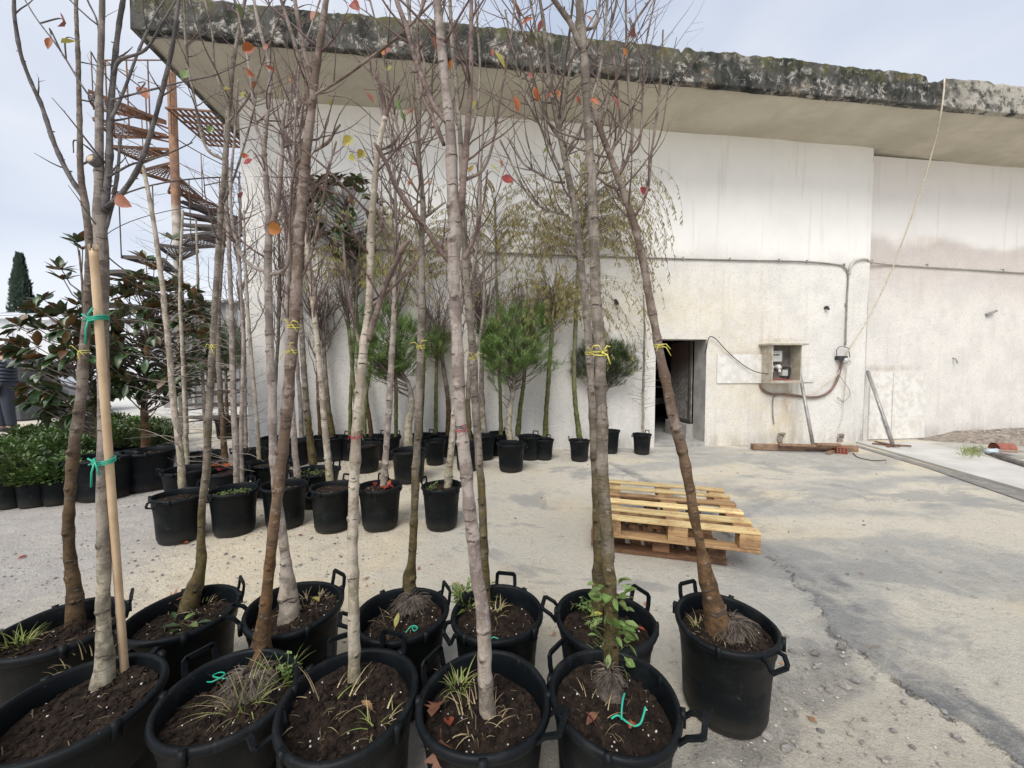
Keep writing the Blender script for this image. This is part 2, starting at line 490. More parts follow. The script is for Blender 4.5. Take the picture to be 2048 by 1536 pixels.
# ------------------------------------------------------------------ ground
def attrs(me, d):
    for k, a in d.items():
        at = me.attributes.new(k, 'FLOAT', 'POINT')
        at.data.foreach_set('value', np.asarray(a, dtype=np.float32).ravel())
def sst(a, lo, hi):
    t = np.clip((a - lo) / (hi - lo), 0, 1)
    return t * t * (3 - 2 * t)
def segdist(X, Y, pts):
    d = np.full(X.shape, 1e9); side = np.zeros(X.shape)
    for (ax, ay), (bx, by) in zip(pts[:-1], pts[1:]):
        vx, vy = bx - ax, by - ay
        t = np.clip(((X - ax) * vx + (Y - ay) * vy) / (vx * vx + vy * vy), 0, 1)
        dd = np.hypot(X - ax - t * vx, Y - ay - t * vy)
        s = np.sign(vx * (Y - ay) - vy * (X - ax))
        side = np.where(dd < d, s, side)
        d = np.minimum(d, dd)
    return d, side
def gp(lst): return [tuple(onz(x, y).xy) for x, y in lst]
def inpoly(X, Y, poly):
    """signed distance, positive inside"""
    d, _ = segdist(X, Y, poly + [poly[0]])
    c = np.zeros(X.shape, bool)
    n = len(poly)
    for i in range(n):
        x1, y1 = poly[i]; x2, y2 = poly[(i + 1) % n]
        if y1 == y2: continue
        cond = ((y1 > Y) != (y2 > Y)) & (X < (x2 - x1) * (Y - y1) / (y2 - y1) + x1)
        c ^= cond
    return np.where(c, d, -d)

BAND = gp([(1150, 905), (1215, 925), (1330, 985), (1430, 1050), (1520, 1100), (1580, 1145), (1632, 1195), (1665, 1262), (1760, 1330), (1850, 1400), (1930, 1450), (2060, 1540), (2200, 1640)])
def ground_fields(X, Y):
    wx = X + (fbm(X * 1.3, Y * 1.3) - .5) * .5
    wy = Y + (fbm(X * 1.3 + 9, Y * 1.3 + 4) - .5) * .5
    xb = onz(850, 1100).x
    grav = sst(-(wx - xb * (0.35 + 0.25 * Y)), -0.1, 0.25) * sst(7.5 - Y, 0, 1.5)
    d, side = segdist(X + (fbm(X * 7, Y * 7) - .5) * .10, Y + (fbm(X * 7 + 5, Y * 7) - .5) * .10, BAND)
    sd_ = d * side                                   # positive: far/left side of the band (up the picture)
    wid = 0.05 + 0.14 * sst(2.6 - Y, 0, 1.4) * fbm(X * 2, Y * 2, 2)
    slate = sst(wid * 3.2 - np.where(sd_ > 0, d, d * 6), 0, 0.16) * sst(X, 0.5, 1.0)
    crack = sst(0.020 - np.abs(sd_ + 0.005) * 1.0, 0, 0.016) * sst(fbm(X * 5, Y * 5, 2), .3, .5) * sst(3.3 - Y, 0, 1.0)
    # long trowel streaks of grey cement skim on the far right
    st = fbm(wx * 0.55 + wy * 0.25, wy * 2.3 - wx * .5, 4)
    streak = sst(st, .44, .64) * sst(wx, 0.7, 1.4) * sst(wy, 1.3, 1.9)
    # loose dark grit, lower right
    P = gp([(1330, 1540), (1420, 1440), (1560, 1300), (1600, 1265), (1665, 1285), (1760, 1360), (1700, 1400), (1580, 1450), (1560, 1600), (1330, 1700)])
    grit = sst(inpoly(X + (fbm(X * 9, Y * 9) - .5) * .14, Y + (fbm(X * 9 + 3, Y * 9) - .5) * .14, P), -0.03, 0.05)
    P2 = gp([(1560, 1340), (1665, 1270), (1850, 1400), (2080, 1560), (2300, 1800), (1300, 1800), (1480, 1440)])
    rough = sst(inpoly(wx, wy, P2), -0.15, 0.1)
    return grav, slate, crack, streak, grit, rough, sd_, d
def make_ground():
    fx = np.arange(-4.2, 5.0, 0.026); fy = np.arange(0.35, 4.2, 0.026)
    xs = np.concatenate([[-900, -300, -100, -50, -30, -20, -14, -10], np.arange(-7.5, -4.2, 0.15), fx, np.arange(5.0, 9, 0.12), [10, 13, 18, 30, 60, 150, 400, 900]])
    ys = np.concatenate([[-60, -20, -8, -4, -2, -1, -.4, 0, .2], fy, np.arange(4.2, 9.0, 0.06), [9.3, 10, 11, 13, 16, 20, 30, 50, 100, 250, 600, 1500]])
    X, Y = np.meshgrid(xs, ys, indexing='ij')
    grav, slate, crack, streak, grit, rough, sd_, d = ground_fields(X, Y)
    near = sst(12 - np.hypot(X, Y), 0, 3)
    Z = (fbm(X * .5, Y * .5, 3) - .5) * .016
    Z = Z + (fbm(X * 14, Y * 14, 3) - .5) * (.003 + .013 * grav + .02 * np.maximum(grit, rough * .5))
    Z = Z + np.where(sd_ < 0, -.014, .0) * sst(.5 - d, 0, .5) * sst(3.4 - Y, 0, 1) * sst(X, .7, 1.2) + slate * .007 * fbm(X * 20, Y * 20, 2)
    Z = Z * near - 0.006
    nx, ny = X.shape
    me = bpy.data.meshes.new('ground')
    V = np.stack([X, Y, Z], -1).reshape(-1, 3)
    I = np.arange(nx * ny).reshape(nx, ny)
    F = np.stack([I[:-1, :-1], I[1:, :-1], I[1:, 1:], I[:-1, 1:]], -1).reshape(-1, 4)
    me.vertices.add(len(V)); me.vertices.foreach_set('co', V.ravel())
    me.loops.add(F.size); me.loops.foreach_set('vertex_index', F.ravel().astype(np.int32))
    me.polygons.add(len(F))
    me.polygons.foreach_set('loop_start', np.arange(0, F.size, 4, dtype=np.int32))
    me.polygons.foreach_set('loop_total', np.full(len(F), 4, dtype=np.int32))
    me.polygons.foreach_set('use_smooth', np.ones(len(F), bool))
    attrs(me, dict(grav=grav, sd=np.clip(sd_, -.6, .6), bw=sst(X, .5, 1.0), near_=sst(3.6 - Y, 0, 1.2), streak=streak, grit=grit, rough_=rough))
    me.update(); me.validate()
    def f(t, b):
        n1 = t.noise(0.9, 5, 0.6); n2 = t.noise(14, 5, 0.7); n3 = t.noise(120, 3, 0.7)
        conc = t.mix(t.ramp(n1, [(0.35, 0.0), (0.65, 1.0)]), (0.73, 0.67, 0.555), (0.67, 0.625, 0.53))
        sandp = t.ramp(t.noise(0.6, 4, 0.6, t.coord('pos', (1, 1.3, 1))), [(0.48, 0.0), (0.64, 1.0)])
        conc = t.mix(t.math('MULTIPLY', sandp, 0.75), conc, (0.71, 0.615, 0.445))
        gr = t.mix(t.ramp(t.noise(0.8, 4), [(0.4, 0.0), (0.62, 1.0)]), (0.84, 0.72, 0.52), (0.76, 0.665, 0.51))
        farl = t.n('ShaderNodeSeparateXYZ'); t.set(farl.inputs[0], t.coord())
        gr = t.mix(t.ramp(farl.outputs[0], [(-3.0, 1.0), (-1.9, 0.0)]), gr, (0.54, 0.505, 0.475))
        c = t.mix(t.attr('grav'), conc, gr)
        c = t.mix(t.math('MULTIPLY', t.attr('streak'), 0.72), c, (0.38, 0.385, 0.38))
        c = t.mix(t.math('MULTIPLY', t.attr('rough_'), 0.6), c, (0.52, 0.475, 0.40))
        c = t.mix(t.math('MULTIPLY', t.attr('grit'), 0.7), c, (0.25, 0.245, 0.24))
        wob = t.math('MULTIPLY', t.math('SUBTRACT', t.noise(5, 6, 0.75), 0.5), 0.22)
        sdn = t.math('ADD', t.attr('sd'), wob)
        wid = t.math('MULTIPLY', t.ramp(t.noise(1.4, 3), [(0.3, 0.16), (0.7, 0.5)]), t.ramp(t.attr('near_'), [(0.0, 0.45), (1.0, 1.0)]))
        sl0 = t.math('MULTIPLY', t.ramp(sdn, [(-0.012, 0.0), (0.006, 1.0)]), t.ramp(t.math('SUBTRACT', sdn, wid), [(-0.14, 1.0), (0.02, 0.0)]))
        sl0 = t.math('MULTIPLY', sl0, t.math('MULTIPLY', t.attr('bw'), t.ramp(t.noise(7, 5, 0.7), [(0.3, 0.55), (0.6, 1.0)])))
        c = t.mix(t.math('MULTIPLY', sl0, 0.92), c, (0.175, 0.185, 0.20))
        crk = t.math('MULTIPLY', t.ramp(t.math('ABSOLUTE', t.math('ADD', sdn, 0.006)), [(0.002, 1.0), (0.013, 0.0)]), t.math('MULTIPLY', t.attr('near_'), t.math('MULTIPLY', t.attr('bw'), t.ramp(t.noise(9, 3), [(0.42, 0.0), (0.6, 1.0)]))))
        c = t.mix(t.math('MULTIPLY', t.ramp(n2, [(0.5, 0.0), (0.72, 1.0)]), 0.22), c, (0.22, 0.20, 0.17))
        # dark specks and pale chips in the surface
        v = t.voro(26, t.coord('pos', (1, 1, 0.2))); sp = t.ramp(v, [(0.10, 1.0), (0.20, 0.0)])
        spm = t.math('MULTIPLY', sp, t.ramp(t.noise(3, 3), [(0.45, 0.0), (0.6, 1.0)]))
        c = t.mix(t.math('MULTIPLY', spm, 0.6), c, (0.13, 0.12, 0.11))
        v2 = t.voro(75, t.coord('pos', (1, 1, 0.21))); sp2 = t.ramp(v2, [(0.15, 1.0), (0.3, 0.0)])
        g2 = t.math('MULTIPLY', sp2, t.math('MAXIMUM', t.math('MULTIPLY', t.attr('grav'), 0.7), t.math('MAXIMUM', t.attr('grit'), 0.2)))
        c = t.mix(t.math('MULTIPLY', g2, 0.55), c, (0.66, 0.60, 0.50))
        c = t.mix(t.math('MULTIPLY', crk, 0.8), c, (0.06, 0.06, 0.06))
        mott = t.noise(5, 6, 0.75, None, 0.5)
        c = t.mix(t.ramp(mott, [(0.45, 0.0), (0.62, 0.35)]), c, (0.74, 0.69, 0.58))
        c = t.mix(t.ramp(t.noise(3.1, 6, 0.75), [(0.54, 0.0), (0.68, 0.35)]), c, (0.36, 0.34, 0.315))
        spk = t.ramp(t.noise(70, 4, 0.8), [(0.60, 0.0), (0.68, 1.0)])
        c = t.mix(t.math('MULTIPLY', spk, 0.6), c, (0.17, 0.15, 0.13))
        sl = t.ramp(t.noise(1.0, 5, 0.7, t.coord('pos', (1.1, 5.5, 1)), 0.8), [(0.58, 0.0), (0.66, 1.0)])
        c = t.mix(t.math('MULTIPLY', sl, 0.25), c, (0.72, 0.71, 0.68))
        gr2 = t.noise(210, 3, 0.8)
        c = t.mix(t.ramp(gr2, [(0.56, 0.0), (0.70, 0.35)]), c, (0.20, 0.185, 0.16))
        c = t.mix(t.ramp(gr2, [(0.30, 0.5), (0.44, 0.0)]), c, (0.85, 0.80, 0.70))
        gr3 = t.noise(48, 6, 0.85, None, 0.6)
        c = t.mix(t.math('MULTIPLY', t.ramp(gr3, [(0.54, 0.0), (0.66, 0.45)]), t.ramp(t.noise(2.2, 4, 0.7), [(0.35, 0.25), (0.6, 1.0)])), c, (0.25, 0.23, 0.20))
        damp = t.ramp(t.noise(0.75, 5, 0.65, t.coord('pos', (1, 1.6, 1.01)), 0.6), [(0.53, 0.0), (0.60, 0.62)])
        c = t.mix(t.math('MULTIPLY', damp, t.math('SUBTRACT', 1.0, t.attr('grav'))), c, (0.33, 0.33, 0.325))
        fary = t.ramp(farl.outputs[1], [(9.0, 0.0), (12.0, 1.0)])
        c = t.mix(t.math('MULTIPLY', fary, 0.8), c, (0.66, 0.65, 0.62))
        t.set(b.inputs['Base Color'], c)
        t.set(b.inputs['Roughness'], t.ramp(sl0, [(0.0, 0.9), (1.0, 0.6)]))
        b.inputs['Specular IOR Level'].default_value = 0.3
        p = t.bump(b, n3, 0.5, 0.004)
        p = t.bump(b, t.noise(38, 6, 0.8), 1.0, 0.026, p)
        p = t.bump(b, crk, 1.0, -0.02, p)
        t.bump(b, t.math('MULTIPLY', sp2, t.attr('grav')), 0.5, 0.006, p)
    me.materials.append(mat('yard_ground', f))
    setp(place('ground', me), kind='structure')
make_ground()

# loose stones and chips lying on the ground: far too many to count
def stones():
    r = random.Random(3)
    mb = MB()
    def st(x, y, s, mi):
        n = 5; k0 = len(mb.v); a0 = r.uniform(0, 6.3); e = r.uniform(.6, 1)
        z0 = -0.006
        for ring, (rr, zz) in enumerate(((1, .1), (.8, .55))):
            for j in range(n):
                w = a0 + 2 * PI * j / n; q = s * rr * r.uniform(.75, 1.2)
                mb.v.append((x + q * math.cos(w), y + q * e * math.sin(w), z0 + s * zz * r.uniform(.7, 1.1)))
        mb.v.append((x, y, z0 + s * .75))
        for j in range(n):
            j2 = (j + 1) % n
            mb.f.append((k0 + j, k0 + j2, k0 + n + j2, k0 + n + j)); mb.m.append(mi)
            mb.f.append((k0 + n + j, k0 + n + j2, k0 + 2 * n)); mb.m.append(mi)
    N = 42000
    X = np.array([r.uniform(-5.5, 5) for _ in range(N)]); Y = np.array([0.5 + 6.3 * r.random() ** 1.6 for _ in range(N)])
    grav, slate, crack, streak, grit, rough, sd_, d = ground_fields(X, Y)
    pr = 0.03 + 0.38 * grav * sst(-X, -.2, 2.5) + .1 * grav + 1.0 * grit + .6 * rough + 0.5 * sst(.1 - d, 0, .1) * (X > .8)
    for i in range(N):
        if r.random() < pr[i]:
            s = 0.0026 + 0.012 * r.random() ** 4.5
            if (grit[i] > .5 or rough[i] > .5) and r.random() < .25: s *= 1.9
            st(X[i], Y[i], s, r.choice((0, 0, 1, 2)) if s < .006 else r.choice((0, 0, 0, 1)))
    a = simple('grey_stone', (0.30, 0.28, 0.25), (0.18, 0.17, 0.16), 0.9, 40)
    b_ = simple('dark_stone', (0.13, 0.125, 0.12), (0.2, 0.18, 0.16), 0.9, 40)
    c = simple('pale_stone', (0.60, 0.56, 0.49), (0.42, 0.38, 0.32), 0.9, 40)
    struct(mb, 'gravel', [a, b_, c], kind='stuff')
stones()
def litter():
    r = random.Random(21); mb = MB()
    for k in range(230):
        y = .9 + 5.2 * r.random() ** 1.3; x = r.uniform(-.95, .95) * y + .2
        if k % 3 == 0:
            a = r.uniform(0, 6.28); s = r.uniform(.008, .022); c = Vector((x, y, .004)); u = Vector((math.cos(a), math.sin(a), .15)) * s; v = Vector((-math.sin(a), math.cos(a), r.uniform(-.1, .4))) * s * .5
            mb.add([c - u, c + v, c + u, c - v], [(0, 1, 2, 3)], r.choice((1, 1, 2)))
        else:
            a = r.uniform(0, 6.28); L = r.uniform(.02, .11); d = Vector((math.cos(a), math.sin(a), 0)); n_ = Vector((-d.y, d.x, 0)); c = Vector((x, y, .002)); b = r.uniform(-.25, .25) * L
            mb.tube([c, c + d * L * .5 + n_ * b + Vector((0, 0, .004)), c + d * L], [.0012, .0013, .0008], 4, 0)
    struct(mb, 'litter', [simple('dry_stalk', (.16, .125, .09), (.28, .23, .16), .9, 30), simple('dead_leaf_scrap', (.22, .11, .06), (.33, .2, .1), .8, 30), simple('reddish_scrap', (.3, .08, .05), None, .8, 30)], kind='stuff')
litter()

# ------------------------------------------------------------------ the white warehouse
ZS = wl(1280, 258)[1]                                # soffit height
p = onz(1280, 156, ZS); OFF = (p - W0).dot(NW)       # how far the eave stands out
SL = (onz(290, 83, ZS) - W0).dot(UW)                 # left edge of the roof slab
S0 = wl(491, 560)[0]; S1 = wl(1738, 560)[0]
S2 = S1 + 9.0
DS0, DZ1 = wl(1312, 678); DS1 = wl(1413, 700)[0]; DZ0 = wl(1365, 885)[1]
BDEPTH = 9.0
warehouse = root('warehouse', W0, 'white plastered warehouse with a black stained concrete roof slab', 'building')

def f_wall(t, b):
    n = t.noise(1.1, 5, 0.6); fine = t.noise(38, 6, 0.8); up = t.attr('up')
    c = t.mix(t.ramp(n, [(0.35, 0.0), (0.7, 1.0)]), (0.83, 0.815, 0.785), (0.78, 0.77, 0.745))
    lowc = t.mix(t.ramp(t.noise(2.2, 6, 0.7), [(0.4, 0.0), (0.62, 1.0)]), (0.83, 0.805, 0.755), (0.735, 0.715, 0.68))
    low = t.math('SUBTRACT', 1.0, up)
    c = t.mix(low, c, lowc)
    gr = t.ramp(fine, [(0.52, 0.0), (0.66, 1.0)])
    c = t.mix(t.math('MULTIPLY', t.math('MULTIPLY', gr, low), 0.62), c, (0.42, 0.37, 0.31))
    c = t.mix(t.math('MULTIPLY', t.attr('pink'), 0.62), c, (0.56, 0.475, 0.44))
    c = t.mix(t.math('MULTIPLY', t.attr('yel'), t.ramp(t.noise(6, 5, 0.7), [(0.3, 0.2), (0.6, 0.8)])), c, (0.66, 0.55, 0.32))
    c = t.mix(t.math('MULTIPLY', t.attr('rust'), t.ramp(t.noise(1.0, 5, 0.7, t.coord('pos', (9, 9, 2))), [(0.35, 0.15), (0.6, 0.95)])), c, (0.38, 0.25, 0.13))
    c = t.mix(t.math('MULTIPLY', t.attr('dirt'), t.ramp(t.noise(1.0, 5, 0.7, t.coord('pos', (7, 7, 1.3))), [(0.35, 0.1), (0.65, 0.9)])), c, (0.33, 0.30, 0.26))
    vs = t.ramp(t.noise(1.0, 4, 0.7, t.coord('pos', (7, 7, 0.4))), [(0.56, 0.0), (0.66, 1.0)])
    c = t.mix(t.math('MULTIPLY', vs, 0.2), c, (0.52, 0.47, 0.39))
    ch = t.ramp(t.voro(13, t.coord('pos', (1, 1, 1.001))), [(0.06, 1.0), (0.11, 0.0)])
    c = t.mix(t.math('MULTIPLY', ch, 0.35), c, (0.9, 0.9, 0.88))
    cs = t.ramp(t.voro(4.5, t.coord('pos', (1, 1, 1.002))), [(0.03, 1.0), (0.06, 0.0)])
    c = t.mix(t.math('MULTIPLY', t.math('MULTIPLY', cs, low), 0.6), c, (0.25, 0.22, 0.19))
    t.set(b.inputs['Base Color'], c)
    b.inputs['Roughness'].default_value = 0.92
    b.inputs['Specular IOR Level'].default_value = 0.2
    p = t.bump(b, t.noise(2.5, 3), 0.5, 0.02)
    n_ = t.n('ShaderNodeBump'); n_.inputs['Distance'].default_value = 0.022
    t.set(n_.inputs['Strength'], t.ramp(low, [(0.0, 0.15), (1.0, 0.9)]))
    t.set(n_.inputs['Height'], fine); t.set(n_.inputs['Normal'], p); t.set(b.inputs['Normal'], n_.outputs[0])
M_WALL = mat('white_rough_plaster', f_wall)

def blob(S, Z, px, py, rs, rz):
    s, z = wl(px, py)
    return np.exp(-(((S - s) / rs) ** 2 + ((Z - z) / rz) ** 2))
def box_(S, Z, x0, y0, x1, y1, soft=.05):
    s0, z1 = wl(x0, y0); s1, z0 = wl(x1, y1)
    return sst(S, s0 - soft, s0 + soft) * sst(-S, -s1 - soft, -s1 + soft) * sst(Z, z0 - soft, z0 + soft) * sst(-Z, -z1 - soft, -z1 + soft)
def wall_mesh(name, s0, s1, off, z0, z1, hole=None, step=0.07, right=False, offf=None):
    ss = np.arange(s0, s1 + step, step); ss[-1] = s1
    zs = np.arange(z0, z1 + step, step); zs[-1] = z1
    if hole:
        for h in hole[:2]: ss[np.argmin(abs(ss - h))] = h
        for h in hole[2:]: zs[np.argmin(abs(zs - h))] = h
    S, Z = np.meshgrid(ss, zs, indexing='ij')
    O = np.full(S.shape, off) + (fbm(S * .9, Z * .9, 3) - .5) * .022
    if hole:
        dx = np.maximum(np.maximum(hole[0] - S, S - hole[1]), 0); dz = np.maximum(np.maximum(hole[2] - Z, Z - hole[3]), 0)
        O = off + (O - off) * sst(np.hypot(dx, dz), .22, .6)
    V = np.array(W0)[None, None] + S[..., None] * np.array(UW) + O[..., None] * np.array(NW) + Z[..., None] * np.array([0, 0, 1.])
    V = V - np.array(W0)
    n, m = S.shape
    I = np.arange(n * m).reshape(n, m)
    F = np.stack([I[:-1, :-1], I[1:, :-1], I[1:, 1:], I[:-1, 1:]], -1).reshape(-1, 4)
    if hole:
        cs = ((S[:-1, :-1] + S[1:, 1:]) / 2).ravel(); cz = ((Z[:-1, :-1] + Z[1:, 1:]) / 2).ravel()
        F = F[~((cs > hole[0]) & (cs < hole[1]) & (cz > hole[2]) & (cz < hole[3]))]
    me = bpy.data.meshes.new(name)
    me.from_pydata(V.reshape(-1, 3).tolist(), [], F.tolist())
    me.polygons.foreach_set('use_smooth', [True] * len(F))
    wz = Z + (fbm(S * 1.2, Z * 1.2, 3) - .5) * .5
    up = sst(wz, 3.0, 3.5)
    pink = 0 * S; yel = 0 * S; rust = 0 * S; dirt = 0 * S
    if right:
        wz2 = Z + (fbm(S * 2.2, Z * 2.2, 4) - .5) * .35
        up = sst(wz2, 3.45, 3.70)
        pink = sst(-wz2, -3.66, -3.44) * sst(wz2, 2.1, 3.4) * .75 + .16 + .3 * blob(S, Z, 1800, 330, 3, .7)
        dirt = sst(.35 - Z, 0, .3) * .55 + .3 * box_(S, Z, 1735, 735, 1850, 745, .03)
        rust = .9 * blob(S, Z, 1785, 739, .38, .02) + .35 * blob(S, Z, 1860, 480, .4, .1)
    else:
        yel = .55 * blob(S, Z, 1500, 760, .9, 1.0) + .65 * blob(S, Z, 1560, 860, .28, .35) + .4 * blob(S, Z, 1380, 620, 1.1, .5) + .3 * blob(S, Z, 1250, 620, .8, .4) + .35 * blob(S, Z, 1450, 900, .5, .3) + .3 * blob(S, Z, 900, 700, .8, .5)
        rust = .9 * blob(S, Z, 1575, 800, .09, .32) + .8 * blob(S, Z, 1565, 683, .3, .035) + .6 * blob(S, Z, 1524, 720, .05, .4) + .4 * blob(S, Z, 1480, 708, .3, .025) + .4 * blob(S, Z, 1590, 860, .12, .3) + .3 * blob(S, Z, 1525, 560, .05, .3) + .35 * blob(S, Z, 1370, 560, .05, .2)
        dirt = sst(.3 - Z, 0, .28) * .5 + .5 * blob(S, Z, 1725, 860, .12, .5) + .3 * blob(S, Z, 1700, 780, .2, .5) + .25 * box_(S, Z, 1312, 850, 1420, 900, .2)
        dirt = dirt + .28 * sst(-S, -wl(600, 600)[0], -wl(500, 600)[0]) * sst(-Z, -2.2, -1.5)
    attrs(me, dict(up=up, pink=pink, yel=yel, rust=rust, dirt=dirt))
    me.materials.append(M_WALL); me.update()
    o = place(name, me, warehouse); ORG[o.name] = Vector(W0)
    return o
wall_mesh('wall', S0, S1, 0.0, -0.05, ZS + .03, (DS0, DS1, DZ0, DZ1))
wall_mesh('wall', S1, S2, -0.07, -0.05, ZS - .10, None, 0.09, True)
def bld(mb, name, m, smooth=False, label=None): return build(mb, name, m, warehouse, smooth, None, label)
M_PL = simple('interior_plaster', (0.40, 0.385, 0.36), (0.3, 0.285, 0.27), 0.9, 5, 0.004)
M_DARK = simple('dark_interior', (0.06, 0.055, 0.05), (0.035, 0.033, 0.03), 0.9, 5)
M_CONC = simple('plain_concrete', (0.38, 0.37, 0.345), (0.29, 0.28, 0.26), 0.9, 7, 0.004)
# return of the wall at the step, left gable wall, shallow pilaster, jambs
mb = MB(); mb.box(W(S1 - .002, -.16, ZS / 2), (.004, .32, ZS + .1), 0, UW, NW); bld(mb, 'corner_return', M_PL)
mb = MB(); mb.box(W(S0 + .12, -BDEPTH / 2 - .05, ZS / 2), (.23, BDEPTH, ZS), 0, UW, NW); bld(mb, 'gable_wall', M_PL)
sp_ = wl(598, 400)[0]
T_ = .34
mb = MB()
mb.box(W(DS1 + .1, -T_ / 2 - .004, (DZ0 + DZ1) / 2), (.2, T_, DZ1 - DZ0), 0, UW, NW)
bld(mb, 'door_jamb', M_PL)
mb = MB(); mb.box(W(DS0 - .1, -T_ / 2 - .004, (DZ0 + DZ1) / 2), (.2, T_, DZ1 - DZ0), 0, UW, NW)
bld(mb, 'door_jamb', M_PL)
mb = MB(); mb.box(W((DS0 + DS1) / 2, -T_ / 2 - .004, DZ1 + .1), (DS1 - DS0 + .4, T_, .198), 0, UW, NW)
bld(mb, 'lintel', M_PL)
mb = MB(); mb.box(W((DS0 + DS1) / 2, -T_ / 2, DZ0 - .03), (DS1 - DS0 - .004, T_ + .02, .06), 0, UW, NW); bld(mb, 'door_sill', M_CONC)
# inner leaf standing open along the right jamb, on a low plinth
def f_leaf(t, b):
    c = t.mix(t.ramp(t.noise(16, 5, 0.7), [(0.42, 0.0), (0.6, 1.0)]), (0.16, 0.145, 0.13), (0.30, 0.28, 0.26))
    c = t.mix(t.ramp(t.z(), [(1.0, 0.0), (1.5, 1.0)]), c, (0.13, 0.085, 0.07))
    t.set(b.inputs['Base Color'], c); b.inputs['Roughness'].default_value = .7
M_LEAF = mat('rusty_sheet_steel', f_leaf)
mb = MB(); mb.box(W(DS1 - .03, -T_ - .36, (DZ1 + .34) / 2), (.04, .66, DZ1 - .34), 0, UW, NW)
lf = bld(mb, 'door_leaf', M_LEAF, label='mottled steel leaf standing open')
mb = MB()
mb.box(W(DS1 - .055, -T_ - .36, .36), (.03, .68, .05), 0, UW, NW)
mb.box(W(DS1 - .055, -T_ - .045, (DZ1 + .34) / 2), (.03, .05, DZ1 - .34), 0, UW, NW)
o = place('leaf_frame', mb.mesh('leaf_frame', M_DARK, ORG[warehouse.name]), lf); ORG[o.name] = ORG[warehouse.name]
mb = MB(); mb.box(W(DS1 - .04, -T_ - .37, .17), (.16, .72, .28), 0, UW, NW); bld(mb, 'inner_plinth', M_PL)
# garage room behind the doorway
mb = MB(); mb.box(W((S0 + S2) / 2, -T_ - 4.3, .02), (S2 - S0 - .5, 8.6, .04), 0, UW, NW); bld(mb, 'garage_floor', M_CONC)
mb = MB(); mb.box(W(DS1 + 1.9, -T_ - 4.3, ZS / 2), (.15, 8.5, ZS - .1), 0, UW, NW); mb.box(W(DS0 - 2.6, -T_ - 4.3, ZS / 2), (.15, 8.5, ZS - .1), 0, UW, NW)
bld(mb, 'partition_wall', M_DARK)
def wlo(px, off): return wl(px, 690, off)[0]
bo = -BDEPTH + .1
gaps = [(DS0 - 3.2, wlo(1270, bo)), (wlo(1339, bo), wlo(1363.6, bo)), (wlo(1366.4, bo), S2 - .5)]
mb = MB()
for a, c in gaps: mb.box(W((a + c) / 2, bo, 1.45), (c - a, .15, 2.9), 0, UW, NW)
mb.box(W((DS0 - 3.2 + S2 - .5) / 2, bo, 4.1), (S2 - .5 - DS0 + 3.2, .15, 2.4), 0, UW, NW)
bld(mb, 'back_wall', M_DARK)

# roof slab: weathered fascia with an uneven top, soffit, deck
zt_px = [(265, 6), (1024, 53), (1280, 84), (1536, 112), (1852, 152), (1890, 163), (2048, 180)]
def ztop(s):
    base = ZTOP
    return base
ZTOP = None
tmp = []
for px, py in zt_px:
    q = wall_at(px, py, OFF) - W0
    tmp.append((q.dot(UW), q.z))
ts = np.array([a for a, _ in tmp]); tz = np.array([z for _, z in tmp])
TZM = float(np.mean(tz[1:]))
def f_fascia(t, b):
    zt = t.attr('h')                                  # 0 at the drip edge, 1 at the top
    n1 = t.noise(2.6, 6, 0.72); n2 = t.noise(11, 6, 0.75)
    c = t.mix(t.ramp(n1, [(0.36, 0.0), (0.6, 1.0)]), (0.018, 0.020, 0.019), (0.10, 0.098, 0.088))
    w = t.ramp(t.noise(5.5, 8, 0.85, None, 0.4), [(0.50, 0.0), (0.60, 1.0)])
    c = t.mix(t.math('MULTIPLY', w, t.ramp(n2, [(0.44, 0.0), (0.55, 0.9)])), c, (0.50, 0.47, 0.42))
    mo = t.math('MULTIPLY', t.ramp(zt, [(0.35, 0.0), (1.0, 1.0)]), t.ramp(t.noise(4.2, 5, 0.7), [(0.42, 0.0), (0.6, 1.0)]))
    c = t.mix(t.math('MULTIPLY', mo, 0.8), c, (0.105, 0.105, 0.035))
    st = t.ramp(t.noise(1.0, 5, 0.7, t.coord('pos', (6, 6, 0.8))), [(0.45, 0.0), (0.65, 1.0)])
    c = t.mix(t.math('MULTIPLY', st, 0.6), c, (0.014, 0.017, 0.016))
    rt = t.math('MULTIPLY', t.attr('pale'), t.ramp(t.noise(7, 6, 0.8), [(0.4, 0.0), (0.56, 0.9)]))
    c = t.mix(rt, c, (0.46, 0.43, 0.375))
    c = t.mix(t.math('MULTIPLY', t.ramp(t.noise(2.1, 4), [(0.56, 0.0), (0.66, 0.5)]), t.ramp(n2, [(0.45, 0.0), (0.6, 1.0)])), c, (0.20, 0.14, 0.075))
    t.set(b.inputs['Base Color'], c)
    b.inputs['Roughness'].default_value = 0.95
    b.inputs['Specular IOR Level'].default_value = 0.2
    p = t.bump(b, n2, 0.9, 0.03)
    t.bump(b, t.noise(60, 5, 0.8), 0.8, 0.01, p)
M_FAS = mat('lichen_black_concrete', f_fascia)
